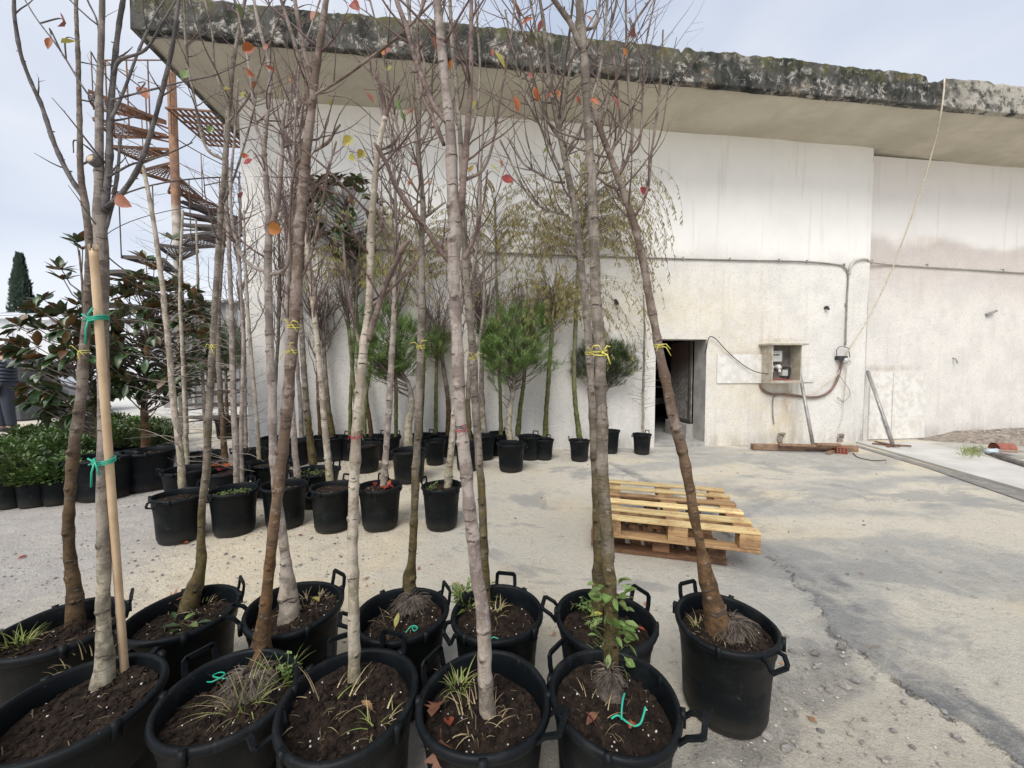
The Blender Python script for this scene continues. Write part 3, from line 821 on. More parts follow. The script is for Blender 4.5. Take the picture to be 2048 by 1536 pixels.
def fascia():
    ss = np.arange(SL, S2, .03); K = 14
    zt = np.interp(ss, ts, .75 * TZM + .25 * tz)
    zt = zt + (fbm(ss * 9, ss * 0 + 3, 4) - .5) * .06 + (fbm(ss * 1.2, ss * 0 + 8, 2) - .5) * .02
    nk = (ss > wl(1852, 150, OFF)[0]) & (ss < wl(1886, 150, OFF)[0]); zt[nk] -= .085
    nk2 = (ss > wl(1360, 90, OFF)[0]) & (ss < wl(1366, 90, OFF)[0]); zt[nk2] -= .05
    zb = ZS - .022 + (fbm(ss * 4, ss * 0 + 1, 4) - .5) * .03
    P = []; H = []; PA = []
    pl = sst(ss, wl(1860, 200, OFF)[0], wl(1960, 200, OFF)[0])
    for i, s in enumerate(ss):
        row = [W(s, OFF - .05, zb[i])]; hh = [0.0]
        for k in range(K + 1):
            h = k / K
            o = OFF + .03 + (fbm(np.array([s * 5]), np.array([h * 3.]), 4)[0] - .5) * .035 - (.02 if h > .95 else 0)
            row.append(W(s, o, zb[i] + (zt[i] - zb[i]) * h)); hh.append(h)
        row.append(W(s, OFF - .12, zt[i] + .01)); hh.append(1.0)
        row.append(W(s, OFF - .5, zt[i] - .03)); hh.append(1.0)
        P.append(row); H.append(hh); PA.append([pl[i]] * len(hh))
    mb = MB(); mb.grid(P)
    # left end face
    P2 = []
    for j in range(0, 60):
        o = OFF + .03 - j * (BDEPTH + 2) / 59
        zz = float(zt[0]) + (rnd.random() - .5) * .02
        P2.append([W(SL + .05, o, ZS - .02), W(SL - .01 + rnd.random() * .01, o, ZS - .02), W(SL - .01 + rnd.random() * .01, o, (ZS + zz) / 2), W(SL, o, zz), W(SL + .4, o, zz - .02)])
    P2.reverse()
    n1_ = len(mb.v); mb.grid(P2)
    o = bld(mb, 'fascia', M_FAS, True)
    h2 = [0, 0, .5, 1, 1] * 60
    attrs(o.data, dict(h=[x for r_ in H for x in r_] + h2, pale=[x for r_ in PA for x in r_] + [0.1] * len(h2)))
    mb = MB(); zd = float(zt.mean()) - .05
    mb.add([W(SL + .3, OFF - .3, zd), W(S2, OFF - .3, zd), W(S2, -BDEPTH - 1, zd), W(SL + .3, -BDEPTH - 1, zd)], [(0, 1, 2, 3)])
    bld(mb, 'roof_deck', M_CONC)
fascia()
def f_soff(t, b):
    c = t.mix(t.ramp(t.noise(1.2, 5, 0.6), [(0.35, 0.0), (0.65, 1.0)]), (0.57, 0.53, 0.44), (0.47, 0.435, 0.36))
    c = t.mix(t.ramp(t.noise(1.0, 5, 0.7, t.coord('pos', (1.2, 4, 1))), [(0.52, 0.0), (0.66, 0.45)]), c, (0.45, 0.405, 0.345))
    c = t.mix(t.math('MULTIPLY', t.attr('edge'), t.ramp(t.noise(5, 5, 0.75), [(0.4, 0.0), (0.6, 0.8)])), c, (0.30, 0.25, 0.2))
    t.set(b.inputs['Base Color'], c); b.inputs['Roughness'].default_value = .92
    b.inputs['Specular IOR Level'].default_value = .2
    p = t.bump(b, t.noise(1.0, 5, 0.6, t.coord('pos', (1.6, 3.5, 1)), 0.7), 0.8, 0.05)
    t.bump(b, t.noise(35, 5, 0.7), 0.4, 0.006, p)
M_SOF = mat('cream_soffit_render', f_soff)
def soffit():
    ss = np.arange(SL + .03, S2, .08)
    os_ = np.concatenate([np.linspace(OFF, -.4, 22), [-2, -4, -BDEPTH - 1]])
    S, O = np.meshgrid(ss, os_, indexing='ij')
    Z = ZS + (fbm(S * 1.3, O * 2, 3) - .5) * .03
    # to the right of the step a lower bay folds down towards the wall
    sc = wl(1745, 290)[0]
    fold = np.clip((S - sc) * .5 - O * 1.0 + .12, 0, 1.15) * sst(S, sc - .1, sc + .2)
    Z = Z - fold * .10 * sst(-O, -OFF - .01, -OFF + .5)
    E = sst(O, OFF - .16, OFF - .02) * .6 + .15 * sst(S, sc, sc + 2)
    mb = MB(); P = [[W(S[i, j], O[i, j], Z[i, j]) for j in range(S.shape[1])] for i in range(S.shape[0])]
    mb.grid(P); o = bld(mb, 'soffit', M_SOF, True)
    attrs(o.data, dict(edge=E))
soffit()
# pilaster at the left end of the wall
mb = MB(); mb.box(W((S0 + sp_) / 2, .016, ZS / 2), (sp_ - S0 - .004, .05, ZS - .02), 0, UW, NW)
o = bld(mb, 'pilaster', M_WALL)
attrs(o.data, dict(up=[.6] * 8, pink=[.05] * 8, yel=[0] * 8, rust=[0] * 8, dirt=[.1] * 8))

# patched-up former opening on the right wall: thin raised render panel with a seam
a0 = wl(1737, 745, -.07); a1 = wl(1845, 880, -.07)
M_PANEL = simple('pale_render_patch', (0.72, 0.70, 0.66), (0.6, 0.57, 0.52), 0.9, 10, 0.004)
am = wl(1785, 740, -.07)[0]
for x0, x1 in ((a0[0] + .03, am - .008), (am + .008, a1[0])):
    mb = MB()
    mb.box(W((x0 + x1) / 2, -.062, (a0[1] + .02) / 2), (x1 - x0, .022, a0[1] - .02), 0, UW, NW)
    bld(mb, 'render_patch', M_PANEL)
M_WHT = simple('white_board', (0.72, 0.70, 0.665), (0.60, 0.575, 0.53), 0.8, 9, 0.002)
# two flat white panels behind the meter box
for x0, y0, x1, y1 in ((1434, 708, 1526, 766), (1602, 714, 1626, 764)):
    mb = MB()
    s_, z_ = wl(x0, y0); s2_, z2_ = wl(x1, y1)
    mb.box(W((s_ + s2_) / 2, .012, (z_ + z2_) / 2), (s2_ - s_, .012, z_ - z2_), 0, UW, NW)
    bld(mb, 'wall_board', M_WHT)

# ------------------------------------------------------------------ path, gutter, rubble on the right
def poly_slab(mb, pix, z0, z1, mi=0):
    P = [onz(x, y, 0) for x, y in pix]; n = len(P)
    vs = [(q.x, q.y, z1) for q in P] + [(q.x, q.y, z0) for q in P]
    fs = [tuple(range(n))] + [(i, n + i, n + (i + 1) % n, (i + 1) % n) for i in range(n)]
    nrm = sum(((P[(i + 1) % n].x - P[i].x) * (P[(i + 1) % n].y + P[i].y)) for i in range(n))
    if nrm > 0: fs[0] = tuple(reversed(range(n)))
    mb.add(vs, fs, mi)
mb = MB(); poly_slab(mb, [(1712, 886), (1843, 888), (2048, 933), (2400, 1008), (2400, 1100), (2048, 984)], -.05, .03)
struct(mb, 'path', simple('path_concrete', (0.56, 0.55, 0.52), (0.47, 0.46, 0.435), 0.9, 2.5, 0.004))
mb = MB(); poly_slab(mb, [(1712, 890), (2048, 985), (2400, 1100), (2400, 1122), (2048, 1003), (1860, 938), (1712, 894)], -.04, .006)  # dark sheet: drain strip with the kerb's gap shadow put into its colour
struct(mb, 'gutter', simple('gutter_gap_shadow', (0.24, 0.23, 0.21), (0.16, 0.155, 0.145), 0.8, 9, 0.004))
def rubble():
    r = random.Random(8)
    a = W(wl(1850, 880)[0], -.05, 0)
    s0 = wl(1835, 880, -.07)[0]
    mb = MB(); P = []
    for i in range(60):
        row = []
        for j in range(22):
            s = s0 + i * .12; o = -.09 + j * .072
            e = min(1, i / 7)
            far = onz(2048, 933); 
            h = e * (.12 * math.exp(-(o / .5) ** 2) * (0.55 + .45 * min(1, i / 16)) + .045) * (1.0 if j < 21 else 0) * min(1, (21 - j) / 3)
            lim = .06 + .62 * i * .12
            if o > lim: h = -.03
            h += mn.noise(Vector((s * 3, o * 3, 0))) * .025 * e
            row.append(W(s, o, h))
        P.append(row)
    P = [list(reversed(x)) for x in P]
    mb.grid(P)
    struct(mb, 'soil_bank', simple('rubbly_soil', (0.33, 0.28, 0.23), (0.17, 0.145, 0.12), 0.95, 14, 0.02), True)
    mb = MB()
    for k in range(1700):
        i = r.random() * 55; s = s0 + .2 + i * .12; o = r.uniform(-.05, min(1.35, .1 + .6 * i * .12))
        e = min(1, i / 7); h = e * (.12 * math.exp(-(o / .5) ** 2) * (0.55 + .45 * min(1, i / 16)) + .045)
        q = r.uniform(.008, .026)
        mb.blob(W(s, o, h), q, r.choice((0, 0, 1, 2)), 5, 3, .3, (1, 1, .6), r)
    struct(mb, 'rubble', [simple('rubble_grey', (0.3, .28, .25), (.2, .18, .16), .9, 30), simple('rubble_dark', (.12, .1, .09), None, .9, 30), simple('rubble_pale', (.55, .5, .44), None, .9, 30)], kind='stuff')
    mb = MB()
    for k in range(260):
        q = onz(r.gauss(1945, 14), r.gauss(904, 5), .06)
        d = Vector((r.uniform(-1, 1), r.uniform(-1, 1), r.uniform(.3, 1.2))).normalized() * r.uniform(.03, .09)
        w = Vector((r.uniform(-1, 1), r.uniform(-1, 1), 0)).normalized() * .006
        mb.add([q - w, q + w, q + d], [(0, 1, 2)])
    struct(mb, 'grass', M_GRASS, kind='stuff')
rubble()
# ------------------------------------------------------------------ things on the wall
M_CABG = simple('grey_cable', (0.30, 0.285, 0.265), (0.2, 0.19, 0.175), 0.6, 9)
M_CABB = simple('brown_cable', (0.22, 0.135, 0.10), (0.14, 0.09, 0.07), 0.6, 9)
M_CABR = simple('pale_rope_cable', (0.60, 0.54, 0.42), (0.45, 0.4, 0.31), 0.7, 30)
M_STEEL = simple('galvanised_steel', (0.40, 0.39, 0.37), (0.28, 0.27, 0.26), 0.5, 12, 0.001, 0.5)
M_MBOX = simple('painted_steel_cabinet', (0.46, 0.44, 0.38), (0.36, 0.30, 0.22), 0.6, 12, 0.001)
M_MIN = simple('cabinet_inside', (0.16, 0.14, 0.125), (0.10, 0.085, 0.08), 0.8, 12)
M_MET = simple('meter_plastic', (0.52, 0.53, 0.50), (0.42, 0.43, 0.41), 0.4, 12)
M_BLK = simple('black_rubber', (0.02, 0.02, 0.022), (0.035, 0.035, 0.035), 0.6, 12)
M_BRICK = simple('red_clay', (0.33, 0.11, 0.075), (0.24, 0.085, 0.06), 0.85, 30, 0.002)
M_RUST = simple('rusted_steel', (0.24, 0.115, 0.06), (0.12, 0.07, 0.05), 0.85, 16, 0.002)
def wcable(pts, r, n=7, smooth=10):
    mb = MB()
    P = [wall_at(x, y, o) for x, y, o in pts]
    mb.tube([Vector(q) for q in crom([tuple(p) for p in P], smooth)], r, n)
    return mb
def clip(px, py, off, parent, name='clip'):
    mb = MB(); p = wall_at(px, py, off); mb.box(p + NW * .0, (.018, .035, .05), 0, UW, NW)
    o = place(name, mb.mesh(name, M_STEEL, ORG[parent.name]), parent)
c0 = root('cable', wall_at(1300, 516, .02), 'long grey cable clipped along the wall, bending down to the lamp', 'cable')
build(wcable([(520, 492, .02), (640, 497, .02), (800, 500, .02), (960, 504, .02), (1100, 510, .02), (1300, 516, .02), (1460, 520, .02), (1600, 523, .02), (1672, 529, .02), (1690, 536, .03), (1696, 552, .02), (1694, 600, .02), (1691, 690, .03)], .013), 'cable_run', M_CABG, c0, True)
for x, y in ((1366, 517), (1460, 519), (1558, 521), (1614, 523), (1688, 530), (1692, 609)): clip(x, y, .02, c0)
c1 = root('cable', wall_at(1900, 530, -.04), 'pale conduit running right from the wall step at the same height as the grey cable', 'cable')
build(wcable([(1699, 549, .03), (1701, 533, .03), (1712, 521, .03), (1732, 518, .03), (1744, 524, .0), (1800, 530, -.05), (1900, 536, -.05), (2048, 545, -.05), (2300, 562, -.05)], .019), 'conduit', simple('pale_conduit', (.55, .52, .47), (.42, .4, .36), .5, 9), c1, True)
for x, y in ((1744, 523), (1854, 531), (2005, 541)): clip(x, y, -.045, c1)
c2 = root('cable', wall_at(1888, 160, OFF), 'pale cable hanging slack from the roof edge down to the caged lamp', 'cable')
mb = wcable([(1893, 156, OFF - .25), (1889, 160, OFF + .03), (1888, 178, OFF + .07), (1882, 225, OFF + .06), (1868, 290, OFF * .86), (1842, 380, OFF * .68), (1810, 470, OFF * .5), (1775, 560, OFF * .33), (1735, 640, OFF * .2), (1705, 688, .12), (1688, 715, .05)], .011)
build(mb, 'cable_run', M_CABR, c2, True)
solo(wcable([(1688, 715, .05), (1681, 735, .03), (1676, 755, .03), (1662, 780, .03), (1640, 793, .03), (1610, 794, .03), (1575, 789, .03), (1545, 788, .03), (1527, 780, .03), (1521, 768, .03)], .020), 'cable', M_CABB, 'thick brown cable sagging in a loop below the meter cabinet', 'cable', smooth=True)
solo(wcable([(1552, 790, .02), (1546, 800, .02), (1546, 830, .02), (1548, 848, .02)], .010), 'cable', M_CABG, 'short grey cable end dangling under the brown loop', 'cable', smooth=True)
solo(wcable([(1680, 738, .03), (1674, 750, .05), (1650, 768, .05), (1625, 787, .06), (1605, 790, .05), (1580, 786, .05)], .007), 'cable', M_CABR, 'thin pale cable looped around the brown cable', 'cable', smooth=True)
solo(wcable([(1678, 738, .04), (1680, 752, .05), (1696, 775, .06), (1700, 788, .05), (1694, 798, .05), (1684, 803, .05), (1675, 797, .05), (1677, 795, .06), (1687, 805, .05)], .005, 5), 'cable', M_CABG, 'thin loose wire curled below the caged lamp', 'cable', smooth=True)
solo(wcable([(1693, 734, .03), (1691, 770, .03), (1687, 806, .04), (1686, 830, .05), (1680, 850, .05), (1668, 870, .08), (1650, 883, .1)], .006, 5), 'cable', M_CABR, 'thin wire trailing from the lamp down to the planks', 'cable', smooth=True)
solo(wcable([(1396, 765, -.33), (1404, 725, -.2), (1412, 700, .0), (1416, 680, .04), (1422, 673, .05), (1434, 680, .05), (1452, 700, .05), (1480, 725, .05), (1510, 743, .08), (1545, 749, .2)], .007), 'cable', M_BLK, 'black cable coming out of the doorway to the meter cabinet', 'cable', smooth=True)

# meter cabinet
mc = root('meter_cabinet', wall_at(1565, 725, .1), 'open grey meter cabinet with a little roof, mounted on the wall', 'meter box')
s0, z1 = wl(1543, 690, .22); s1, z0 = wl(1600, 766, .22)
s0b, _ = s0, 0
def cb(name, s_a, s_b, oa, ob, za, zb, m):
    mb = MB(); mb.box(W((s_a + s_b) / 2, (oa + ob) / 2, (za + zb) / 2), (abs(s_b - s_a), abs(ob - oa), abs(zb - za)), 0, UW, NW); return build(mb, name, m, mc)
sa, sb = s0, s1
dep = .24
cb('side_panel', sa, sa + .02, .0, dep, z0, z1, M_MBOX); cb('side_panel', sb - .02, sb, 0, dep, z0, z1, M_MBOX)
cb('bottom_panel', sa + .021, sb - .021, 0, dep, z0, z0 + .02, M_MBOX)
cb('cabinet_roof', sa - .05, sb + .08, 0, dep + .05, z1, z1 + .025, M_MBOX)
cb('back_panel', sa + .021, sb - .021, 0.012, .03, z0 + .021, z1 - .001, M_MIN)
cb('front_frame', sa + .021, sb - .021, dep - .015, dep - .001, z0 + .021, z0 + .045, M_MBOX)
mt = cb('meter', sa + .06, sa + .30, .03, .11, z1 - .27, z1 - .09, M_MET)
mb = MB(); mb.box(W(sa + .18, .113, z1 - .16), (.18, .006, .06), 0, UW, NW); o = place('meter_window', mb.mesh('w', M_WHT, ORG[mc.name]), mt)
mb = MB()
for k in range(5): mb.box(W(sa + .125 + k * .027, .118, z1 - .16), (.018, .004, .03), 0, UW, NW)
place('dial_digits', mb.mesh('w', M_BLK, ORG[mc.name]), mt)['kind'] = 'stuff'
for k in range(2):
    mb = MB(); c = W(sa + .12 + k * .14, .07, z1 - .36)
    mb.tube([c - NW * .05, c + NW * .02, c + NW * .05 - Vector((0, 0, .03))], [.042, .042, .03], 10); mb.tube([c + NW * .03 - Vector((0, 0, .03)), c + NW * .04 - Vector((0, 0, .09))], .02, 8)
    build(mb, 'fuse_holder', M_WHT, mc, False)
cb('socket', sb - .22, sb - .12, .03, .10, z0 + .12, z0 + .22, M_MET)
for k in range(3):
    mb = MB(); a = W(sb - .11 + k * .02, .06, z0 + .03); b_ = W(sa + .15 + .1 * k, .06, z1 - .40)
    mb.tube([Vector(q) for q in crom([tuple(a), tuple(W(sb - .08 + k * .01, .08, (z0 + z1) / 2 - .06)), tuple(b_)], 6)], .008, 6); build(mb, 'wire', M_BLK, mc)
mb = MB(); mb.tube([W(sa + .04, .15, z0 + .05), W(sa + .2, .17, z0 + .07), W(sb - .06, .16, z0 + .045)], .010, 6); build(mb, 'wire', simple('red_wire', (.35, .06, .06), None, .5), mc, label='red wire')

# caged bulkhead lamp
lp = root('wall_lamp', wall_at(1686, 716, .08), 'black caged lamp fixed to the wall beside the cables', 'lamp')
c = wall_at(1684, 716, .06)
mb = MB(); mb.box(c - NW * .02, (.16, .10, .07), 0, UW, NW); build(mb, 'lamp_base', M_BLK, lp)
mb = MB()
for k in range(7):
    a = PI * (k + .5) / 7 - PI / 2
    mb.tube([c + UW * (.02 + .07 * math.sin(t_) * math.cos(a) + .03) + NW * (.075 * math.sin(a) + .02) - Vector((0, 0, .03 + .10 * (t_ / PI))) for t_ in np.linspace(0, PI, 9)], .0022, 4)
for zz in (.05, .08, .11):
    mb.tube([c + UW * (.05 + .075 * math.cos(q)) + NW * (.02 + .075 * math.sin(q)) - Vector((0, 0, zz)) for q in np.linspace(0, 2 * PI, 15)[:-1]], .0022, 4, closed=True)
o = build(mb, 'wire_cage', M_STEEL, lp); o['kind'] = 'stuff'
mb = MB(); mb.lathe([(.0, -.1), (.035, -.09), (.045, -.05), (.03, 0), (0, 0)], 12, 0, tuple(c + UW * .05 + NW * .02)); build(mb, 'bulb', simple('dusty_bulb', (.5, .5, .48), None, .3), lp, True)
mb = MB(); q0 = wall_at(1684, 706, .04)
mb.tube([wall_at(x, y, .05) for x, y in ((1674, 715), (1673, 700), (1678, 694), (1688, 692), (1697, 697), (1700, 715))], .006, 6); build(mb, 'bracket', M_BLK, lp)

# small iron fixings and holes in the walls
def hook(px, py, off, d, label, n=3, r=.012):
    c = wall_at(px, py, off); mb = MB()
    rr = random.Random(px)
    for k in range(n):
        mb.tube([c - NW * .03 + UW * rr.uniform(-.03, .03) + Vector((0, 0, rr.uniform(-.03, .03))), c + NW * .03 + UW * rr.uniform(-.03, .03) + Vector((0, 0, rr.uniform(-.03, .03))), c + NW * .05 + d * rr.uniform(.7, 1.2)], r, 6)
    solo(mb, 'iron_bracket', M_BLK if n > 2 else M_STEEL, label, 'bracket')
hook(1650, 615, .01, Vector((.02, 0, -.04)), 'rusty iron stub in the wall above the caged lamp', 4, .014)
hook(1972, 628, -.06, UW * .13 + Vector((0, 0, .05)), 'steel bar stub sticking out of the right wall under the conduit', 2, .022)
hook(1232, 606, .01, Vector((-.03, 0, .05)), 'small black fitting on the wall behind the willow', 4, .016)
hook(1909, 716, -.06, Vector((0, 0, -.10)), 'small grey hook on the pinkish wall right of the render patch', 2, .009)
for i, (px, py, lb) in enumerate(((1559, 872, 'broken drain hole at the foot of the wall, left of the leaning pole'), (1679, 874, 'broken drain hole at the foot of the wall behind the red brick'))):
    c = wall_at(px, py, .0); mb = MB()
    mb.tube([c - NW * .04, c + NW * .035], [.05, .055], 10, 1, False); mb.tube([c - NW * .03, c - NW * .028], .05, 10, 2)
    mb.blob(c + UW * .02 + NW * .02 + Vector((0, 0, .04)), .05, 0, 7, 5, .4, (1.2, .6, .5)); mb.blob(c - UW * .01 + NW * .02 - Vector((0, 0, .07)), .06, 0, 7, 5, .4, (.8, .5, 1.1))
    solo(mb, 'drain_outlet', [simple('crumbled_mortar', (.3, .25, .2), (.2, .16, .13), .95, 40), M_CONC, M_BLK], lb, 'drain')

# leaning poles with flat feet
def pole(a, b_, label, foot):
    rt = root('leaning_pole', b_, label, 'pole', 'poles leaning on the wall')
    mb = MB(); mb.tube([a, b_], [.026, .026], 10); build(mb, 'shaft', M_STEEL, rt, True)
    mb = MB()
    for u, v in foot: mb.beam(u, v, .035, .02)
    o = build(mb, 'foot', M_RUST, rt)
    return rt
b1 = onz(1622, 896, .02); b1 = onz(1627, 897, .02)
pole(wall_at(1598, 738, .03), b1 + Vector((0, 0, .01)), 'grey steel pole leaning below the meter cabinet', [(onz(1612, 899, .012), onz(1648, 899, .012))])
b2 = onz(1787, 892, .05)
pole(wall_at(1735, 742, -.02), b2, 'grey steel pole leaning at the wall step, standing on a crossed foot', [(onz(1745, 887, .05), onz(1822, 892, .05)), (onz(1750, 883, .075), onz(1800, 893, .06)), (onz(1775, 893, .045), onz(1800, 890, .045))])
mb = MB(); mb.tube([wall_at(1762, 835, .1), onz(1782, 889, .03)], .009, 6); solo(mb, 'iron_rod', M_STEEL, 'thin rod leaning beside the crossed-foot pole', 'rod')

# planks and bricks at the foot of the wall
M_PLK = simple('weathered_plank', (0.30, 0.19, 0.12), (0.19, 0.12, 0.08), 0.85, 10, 0.003)
def plank(px0, py0, px1, py1, w, h, z, label, m=None, cat='plank', name='plank'):
    a = onz(px0, py0, z); b_ = onz(px1, py1, z)
    mb = MB(); mb.beam(a, b_, w, h, 0); solo(mb, name, m or M_PLK, label, cat)
plank(1504, 893, 1712, 897, .10, .085, .045, 'long squared timber lying along the wall foot')
plank(1558, 889, 1705, 893, .07, .03, .105, 'thinner board lying on top of the squared timber')
plank(1632, 888, 1680, 889, .06, .03, .135, 'short offcut of board on the timber near the wall', None)
plank(1656, 906, 1676, 900, .05, .035, .02, 'small wooden offcut on the ground in front of the timber')
plank(1612, 901, 1651, 901, .035, .02, .01, 'thin dark lath lying in front of the leaning pole', M_TWIGD, 'lath', 'lath')
def hollow_brick(c, ax, label):
    ax = Vector(ax).normalized(); ay = Vector((-ax.y, ax.x, 0)); L, Wd, H = .16, .14, .10
    mb = MB(); c = Vector(c)
    for j in range(4): mb.box(c + ay * (-Wd / 2 + .008 + j * (Wd - .016) / 3) + Vector((0, 0, H / 2)), (L, .012, H - .002), 0, ax, ay)
    for k in range(4): mb.box(c + Vector((0, 0, .006 + k * (H - .012) / 3)), (L - .002, Wd - .002, .012), 0, ax, ay)
    solo(mb, 'hollow_brick', M_BRICK, label, 'brick')
hollow_brick(onz(1680, 906, 0), (.35, .94, 0), 'red hollow clay brick in front of the timber')
# left-over on the bank at the right: split clay pipe, pipe, laths
ab = onz(1988, 895, .10)
mb = MB()
P = []
for i in range(7):
    f_ = i / 6
    P.append([ab + Vector((.20 * f_, -.05 * f_, .0)) + Vector((.03 * math.cos(q), .10 * math.cos(q), .085 * math.sin(q) - .03)) for q in np.linspace(-.25, PI + .25, 11)])
mb.grid(P); P2 = [[v + Vector((0, 0, .018)) for v in r_] for r_ in P]; P2.reverse(); mb.grid(P2)
solo(mb, 'clay_pipe', M_BRICK, 'half round red clay pipe on the soil bank', 'pipe', smooth=True)
mb = MB(); mb.tube([onz(1975, 905, .07), onz(2048, 928, .06), onz(2160, 966, .06)], .035, 10); solo(mb, 'metal_pipe', simple('dirty_pipe', (.22, .2, .19), (.12, .1, .09), .7, 10), 'dark round pipe lying along the path edge', 'pipe', smooth=True)
mb = MB(); mb.beam(onz(1995, 901, .12), onz(2110, 905, .12), .05, .02); solo(mb, 'lath', M_CANE, 'pale thin lath lying on the soil bank above the dark pipe', 'lath')
mb = MB(); mb.blob(onz(1985, 903, .10), .07, 0, 8, 5, .35, (1.6, .8, .6)); solo(mb, 'plastic_bag', simple('bluish_plastic', (.5, .56, .6), (.4, .45, .5), .35, 9), 'crumpled bluish plastic bag under the clay pipe', 'bag', smooth=True)
mb = MB(); q = [onz(x, y, .006) for x, y in ((1706, 906), (1715, 914), (1730, 918), (1748, 921), (1772, 920))]
mb.tube([Vector(v) for v in crom([tuple(x) for x in q], 6)], .007, 5); solo(mb, 'dry_stem', M_TWIG, 'dry curved stem lying beside the gutter', 'twig')

# ------------------------------------------------------------------ pallets
M_PNEW = None
def f_wood(c1, c2, c3):
    def f(t, b):
        ofs = t.n('ShaderNodeVectorMath', operation='ADD'); t.set(ofs.inputs[0], t.coord('Object', (2.5, 40, 40)))
        cb_ = t.n('ShaderNodeCombineXYZ'); t.set(cb_.inputs[0], t.math('MULTIPLY', t.rand(), 37.0)); t.set(cb_.inputs[1], t.math('MULTIPLY', t.rand(), 91.0)); t.set(ofs.inputs[1], cb_.outputs[0])
        g = t.noise(1.0, 5, 0.65, ofs.outputs[0], 0.8)
        g3 = t.noise(0.55, 6, 0.75, ofs.outputs[0], 1.5)
        c = t.mix(t.ramp(g, [(0.38, 0.0), (0.62, 1.0)]), c1, c2)
        c = t.mix(t.ramp(t.noise(5, 5, 0.7), [(0.48, 0.0), (0.64, 0.85)]), c, c3)
        c = t.mix(t.ramp(g3, [(0.55, 0.0), (0.63, 0.75)]), c, c3)
        kn = t.ramp(t.voro(5.5, t.coord('Object', (1, 2.2, 2.2))), [(0.05, 1.0), (0.10, 0.0)])
        c = t.mix(t.math('MULTIPLY', kn, 0.75), c, tuple(x * 0.4 for x in c3))
        h = t.n('ShaderNodeHueSaturation'); t.set(h.inputs['Color'], c)
        t.set(h.inputs['Value'], t.ramp(t.rand(), [(0.0, .68), (1.0, 1.08)]))
        t.set(b.inputs['Base Color'], h.outputs[0]); b.inputs['Roughness'].default_value = .75
        b.inputs['Specular IOR Level'].default_value = .25
        t.bump(b, g, .5, .003)
    return f
M_PNEW = mat('fresh_pine_board', f_wood((0.74, 0.58, 0.30), (0.60, 0.44, 0.21), (0.44, 0.28, 0.13)))
M_POLD = mat('stained_pine_board', f_wood((0.30, 0.165, 0.085), (0.19, 0.10, 0.055), (0.09, 0.05, 0.032)))
M_PMID = mat('brown_pine_board', f_wood((0.46, 0.30, 0.15), (0.33, 0.2, 0.1), (0.2, 0.11, 0.06)))
def pallet(corner, ang, z, L, D, label, ntop, mats, flip, nb=3, skip=()):
    """L along x (board length), D across; corner = front-left-bottom"""
    rt = root('pallet', (corner[0], corner[1], z), label, 'pallet', 'stacked wooden pallets')
    rt.rotation_euler = (0, 0, ang)
    r = random.Random(int(L * 1000) + ntop)
    def bd(name, x0, x1, y0, y1, z0, z1, m):
        mb = MB(); cx, cy, cz = (x0 + x1) / 2, (y0 + y1) / 2, (z0 + z1) / 2
        w, d, h = (x1 - x0), (y1 - y0), (z1 - z0)
        nseg = 4; e = .0035
        # bevelled, slightly bowed board
        k0 = len(mb.v); bow = r.uniform(-.003, .003)
        long_x = w > d
        for i in range(nseg + 1):
            f_ = i / nseg - .5; bz = bow * (1 - 4 * f_ * f_)
            if long_x: ring = [(-d / 2 + e, -h / 2), (d / 2 - e, -h / 2), (d / 2, -h / 2 + e), (d / 2, h / 2 - e), (d / 2 - e, h / 2), (-d / 2 + e, h / 2), (-d / 2, h / 2 - e), (-d / 2, -h / 2 + e)]; P = [(f_ * w, a, c + bz) for a, c in ring]
            else: ring = [(-w / 2 + e, -h / 2), (w / 2 - e, -h / 2), (w / 2, -h / 2 + e), (w / 2, h / 2 - e), (w / 2 - e, h / 2), (-w / 2 + e, h / 2), (-w / 2, h / 2 - e), (-w / 2, -h / 2 + e)]; P = [(a, -f_ * d, c + bz) for a, c in ring]
            mb.v.extend(P)
        for i in range(nseg):
            for j in range(8): mb.f.append((k0 + i * 8 + j, k0 + i * 8 + (j + 1) % 8, k0 + (i + 1) * 8 + (j + 1) % 8, k0 + (i + 1) * 8 + j)); mb.m.append(0)
        mb.f.append(tuple(k0 + j for j in range(8))); mb.m.append(0)
        mb.f.append(tuple(k0 + nseg * 8 + j for j in reversed(range(8)))); mb.m.append(0)
        if name == 'board' and long_x:
            for fx_ in (-.47, -.43, -.02, .02, .43, .47):
                q = Vector((fx_ * w, r.uniform(-.25, .25) * d, h / 2 + bow * (1 - 4 * fx_ * fx_) + .0005)); mb.tube([q, q + Vector((0, 0, .0012))], .0035, 6, 1)
        return place(name, mb.mesh(name, [m, M_RUST]), rt, (cx, cy, cz), (0, 0, r.uniform(-.012, .012)))
    t = .02; bh = .078
    mt, ms, mb_ = mats
    zz = 0
    # bottom runners (three, along x)
    for k in range(3):
        y = k * (D - .10) / 2
        bd('runner', 0, L, y, y + .10, 0, t, mb_)
    for i in range(3):
        for k in range(3):
            if (i, k) in skip: continue
            x = i * (L - .12) / 2; y = k * (D - .10) / 2
            bd('block', x, x + .12, y + .001, y + .099, t + .001, t + bh, mb_ if r.random() < .7 else ms)
    for i in range(3):
        x = i * (L - .12) / 2
        bd('stringer', x, x + .12, 0.002, D - .002, t + bh + .001, 2 * t + bh, mb_)
    bw_ = .085 if mt is not M_PNEW else .078
    gap = (D - ntop * bw_) / (ntop - 1)
    for k in range(ntop):
        y = k * (bw_ + gap)
        bd('board', 0.0, L, y, y + bw_ + r.uniform(-.008, .010), 2 * t + bh + .002, 3 * t + bh, mt if not (k == ntop - 3) else ms)
    return rt
